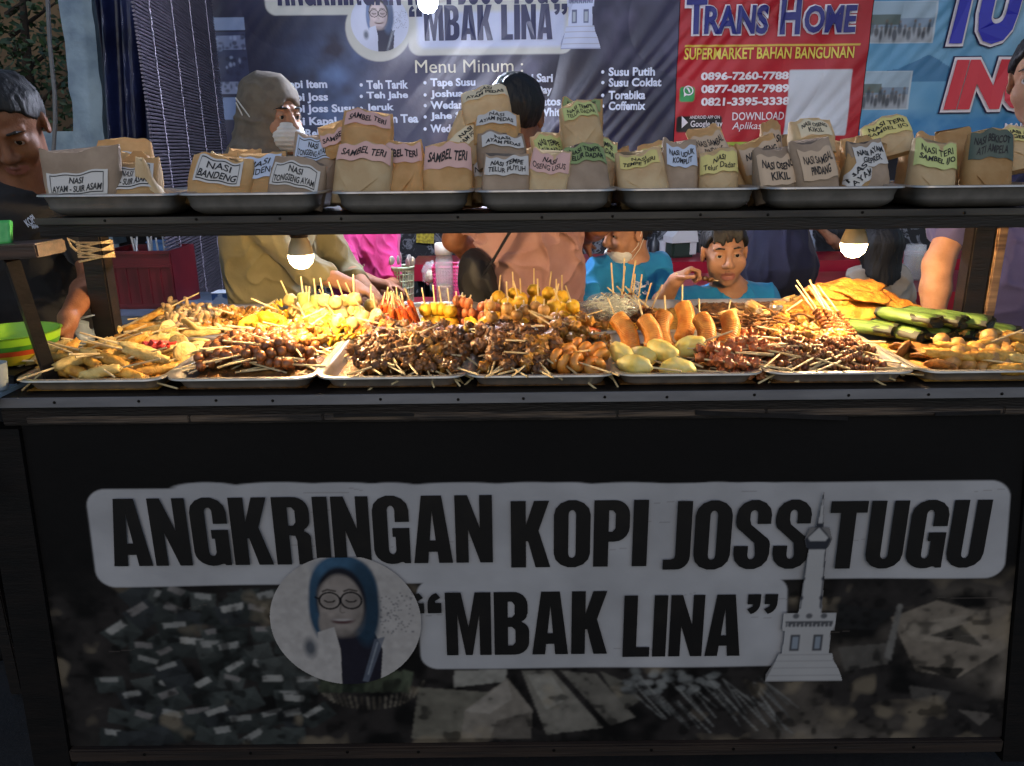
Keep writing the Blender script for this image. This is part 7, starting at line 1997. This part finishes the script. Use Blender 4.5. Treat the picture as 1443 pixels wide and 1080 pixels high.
# the low stool-like stand carrying that carton
zc_ = at(325, 432, 2.75).z
root.location.z = zc_
mb = MB(); hh = at(325, 412, 2.75).z - zc_; mb.box((0, 0, hh * .5), (.10, .07, hh), bev=.002); mb.build('carton_wall', mat('carton_blue', '3a5f9c', 'b9c6da', rough=.5, scale=14, lo=.48, hi=.52), root)
mb = MB(); mb.box((0, 0, hh + .002), (.104, .074, .003)); mb.build('lid', mat('carton_white', 'b9c2cc', rough=.5), root)
table('side_table', at(240, 430, 2.75).x, at(350, 430, 2.75).x, 2.6, 2.9, zc_ - .002, M_GREYT, 'small blue grey side table under the white and blue carton', skirt=.04)
# things on the far table
zf = at(700, 372, 4.22).z + .002
p = at(958, 352, 4.42); root = empty('tissue_dispenser', (p.x, 4.42, zf), 'white and dark green tissue dispenser on the far red table', 'dispenser')
root.rotation_euler = (0, 0, .35)
mb = MB(); mb.box((0, 0, .05), (.15, .09, .10), bev=.012); mb.build('case', mat('dispenser_green', '24352e', rough=.35), root)
mb = MB(); mb.prism([(-.085, -.055, .085), (.085, -.055, .085), (.075, -.05, .15), (-.03, -.05, .165), (-.085, -.055, .12)], (0, .10, 0)); mb.build('cover', mat('dispenser_white', 'c6c9cc', rough=.35), root)
mb = MB(); mb.box((.055, -.049, .05), (.045, .006, .07), bev=.003); mb.build('front_plate', mat('dispenser_white', 'c6c9cc'), root)
for k, (px_, hh, c, lb) in enumerate(((905, .10, 'c4c8cc', 'white cup farthest left on the far red table'), (922, .13, '20242a', 'black bottle on the far red table left of the dispenser'), (935, .09, 'b9bec6', 'pale cup just left of the tissue dispenser'), (1002, .08, 'c2c4c8', 'white cup right of the tissue dispenser'), (1140, .14, '8a96a8', 'greyish bottle before the seated person in charcoal'))):
    p = at(px_, 350, 4.45); root = empty('bottle' if hh > .1 else 'cup', (p.x, 4.45, zf), lb, 'bottle' if hh > .1 else 'cup')
    mb = MB(); r = .03
    mb.lathe([(.0005, 0), (r * .8, 0), (r, hh), (r * .93, hh), (r * .75, .01), (.0005, .01)] if hh <= .1 else [(.0005, 0), (r, 0), (r, hh * .6), (r * .4, hh * .78), (r * .4, hh), (.0005, hh)], n=20); mb.build('wall', mat('ware' + str(k), c, rough=.35), root)
p = at(1288, 372, 3.7); jar('glass_jar', 'glass jar of dark sauce on the near red table by the right arm', Vector((p.x, 3.7, .826)), .05, at(1288, 345, 3.7).z - .826, mat('dark_sauce', '4a3324', '5f4632', rough=.4), None, .7)
# lime bowl in the man's hand, on a dark stool
def stripes():
    mb = MB(); R_, h = .088, .058
    prof = [(.05, 0, 0), (.066, .004, 0), (.073, .016, 1), (.0775, .024, 1), (.0785, .026, 2), (.0815, .034, 2), (.0825, .036, 0), (.0845, .044, 0), (.0852, .047, 3), (R_, h, 3), (R_ + .003, h + .003, 3), (R_ - .001, h + .003, 3), (.0815, .044, 3), (.06, .008, 3), (.0005, .006, 3)]
    for (a, b_) in zip(prof[:-1], prof[1:]): mb.lathe([a[:2], b_[:2]], n=36, m=b_[2])
    return mb
p = at(22, 508, 1.66)
root = empty('plastic_bowl', p, 'lime green striped plastic bowl held by the man in black', 'bowl')
stripes().build('bowl_wall', [mat('bowl_green', '3c7a22', rough=.35), mat('bowl_yellow', 'b8a428', rough=.35), mat('bowl_red', 'a8401e', rough=.35), mat('bowl_lime', '8cc02a', rough=.35)], root)
root.scale = (1.12, 1.12, 1.1)
zs = p.z
xs0, xs1 = -1.42, at(52, 510, 1.62).x
root = empty('serving_stool', ((xs0 + xs1) / 2, 1.68, 0), 'dark wooden stool under the lime bowl beside the cart', 'stool')
mb = MB(); mb.box(((xs0 + xs1) / 2, 1.70, zs - .014), (xs1 - xs0, .32, .024), bev=.004); mb.build('seat', M_BLKW, root, world=True)
for lx in (xs0 + .04, xs1 - .03):
    for ly in (1.58, 1.82):
        mb = MB(); mb.box((lx, ly, (zs - .027) / 2), (.035, .035, zs - .027), bev=.003); mb.build('leg', M_BLKW, root, world=True)
# wooden ledge with its slanting strut at the left edge
a, b = at(56, 352, 1.46), at(-60, 352, 1.46)
root = empty('wooden_ledge', (a.x, 1.5, 0), 'dark wooden ledge on a slanting strut at the left edge', 'ledge')
mb = MB(); mb.box(((a.x + b.x) / 2, 1.5, (at(30, 346, 1.46).z + at(30, 366, 1.46).z) / 2), (a.x - b.x, .10, at(30, 346, 1.46).z - at(30, 366, 1.46).z), R=Matrix.Rotation(-.05, 3, 'Y'), bev=.003); mb.build('board', mat('dark_brown_wood', '3a2a22', '553d30', rough=.5, scale=16, stretch=(.25, 3, 5), bump=.3, bscale=40), root, world=True)
mb = MB(); A, B_ = at(16, 366, 1.5), at(62, 503, 1.55); mb.tube([A, B_, B_ + (B_ - A) * .4], .017, 4); mb.build('strut', M_BLKW, root, world=True)
mb = MB(); q = B_ + (B_ - A) * .4; mb.box((q.x - .0, q.y, q.z / 2), (.05, .05, q.z), bev=.004); mb.build('upright', M_BLKW, root, world=True)
p = at(-2, 345, 1.5); root = empty('green_packet', p, 'bright green packet on the wooden ledge at the left edge', 'packet')
mb = MB(); mb.grid(lambda u, v: Vector((-.03 + .05 * u, .004 * math.sin(u * 8) + .012 * v, .045 * v)), 10, 6); o = mb.build('wrapper', mat('green_wrapper', '2f9a4a', '5ec46a', rough=.3, scale=30), root); md = o.modifiers.new('s', 'SOLIDIFY'); md.thickness = .012
# bag, cup and paper by the left end of the counter
p = at(108, 492, 1.80); root = empty('plastic_bag', p, 'crumpled blue grey plastic bag by the man\'s hand', 'bag')
mb = MB(); mb.ell((0, 0, .02), (.042, .035, .045), None, 26, 16, fn=nfn(.4, 2.6, 8.1)); mb.build('sack', mat('blue_grey_plastic', '66727e', '808c98', rough=.3, bump=.6, bscale=40), root, smooth=180)
mb = MB(); mb.tube([(.0, 0, .05), (.02, 0, .075), (.055, .0, .082)], [.012, .006, .004], 8, flat=.5); mb.build('knot', mat('blue_grey_plastic', '66727e'), root, smooth=180)
p = at(-2, 548, 1.50); root = empty('paper_cup', p, 'grey white cup standing by the left end of the counter', 'cup')
hc = at(-2, 512, 1.5).z - p.z
mb = MB(); mb.lathe([(.0005, 0), (.018, 0), (.024, hc), (.0215, hc), (.016, .004), (.0005, .004)], n=24); mb.build('cup_wall', mat('cup_grey', '8f9aa2', rough=.5), root)
mb = MB(); mb.box((-1.16, 1.53, p.z - .009), (.26, .22, .014), bev=.003)
root = empty('hanging_tray', (-1.16, 1.53, p.z - .009), 'blue white tray fixed at the left end of the cart below the cup', 'tray'); mb.build('plate', mat('pale_blue_metal', '8fa0ae', rough=.4), root, world=True)
for yy in (1.45, 1.61):
    mb = MB(); mb.tube([(-1.25, yy, p.z - .016), (CX0 - .06, yy, p.z - .22)], .008, 6); mb.build('bracket', M_LEGM, root, world=True)
p = at(5, 640, 1.56); root = empty('paper_bundle', (p.x - .03, 1.58, 0), 'pale blue sheet hanging low at the left edge beside the cart', 'sheet')
A, B_ = at(-60, 610, 1.56), at(13, 655, 1.56)
mb = MB(); mb.grid(lambda u, v: Vector((A.x + (B_.x - A.x) * u, 1.58 + .01 * math.sin(u * 7), A.z + (B_.z - A.z) * v + .02 * u * (1 - v))), 8, 6); o = mb.build('sheet', mat('pale_blue_sheet', '8796b0', rough=.5), root, world=True); md = o.modifiers.new('s', 'SOLIDIFY'); md.thickness = .003
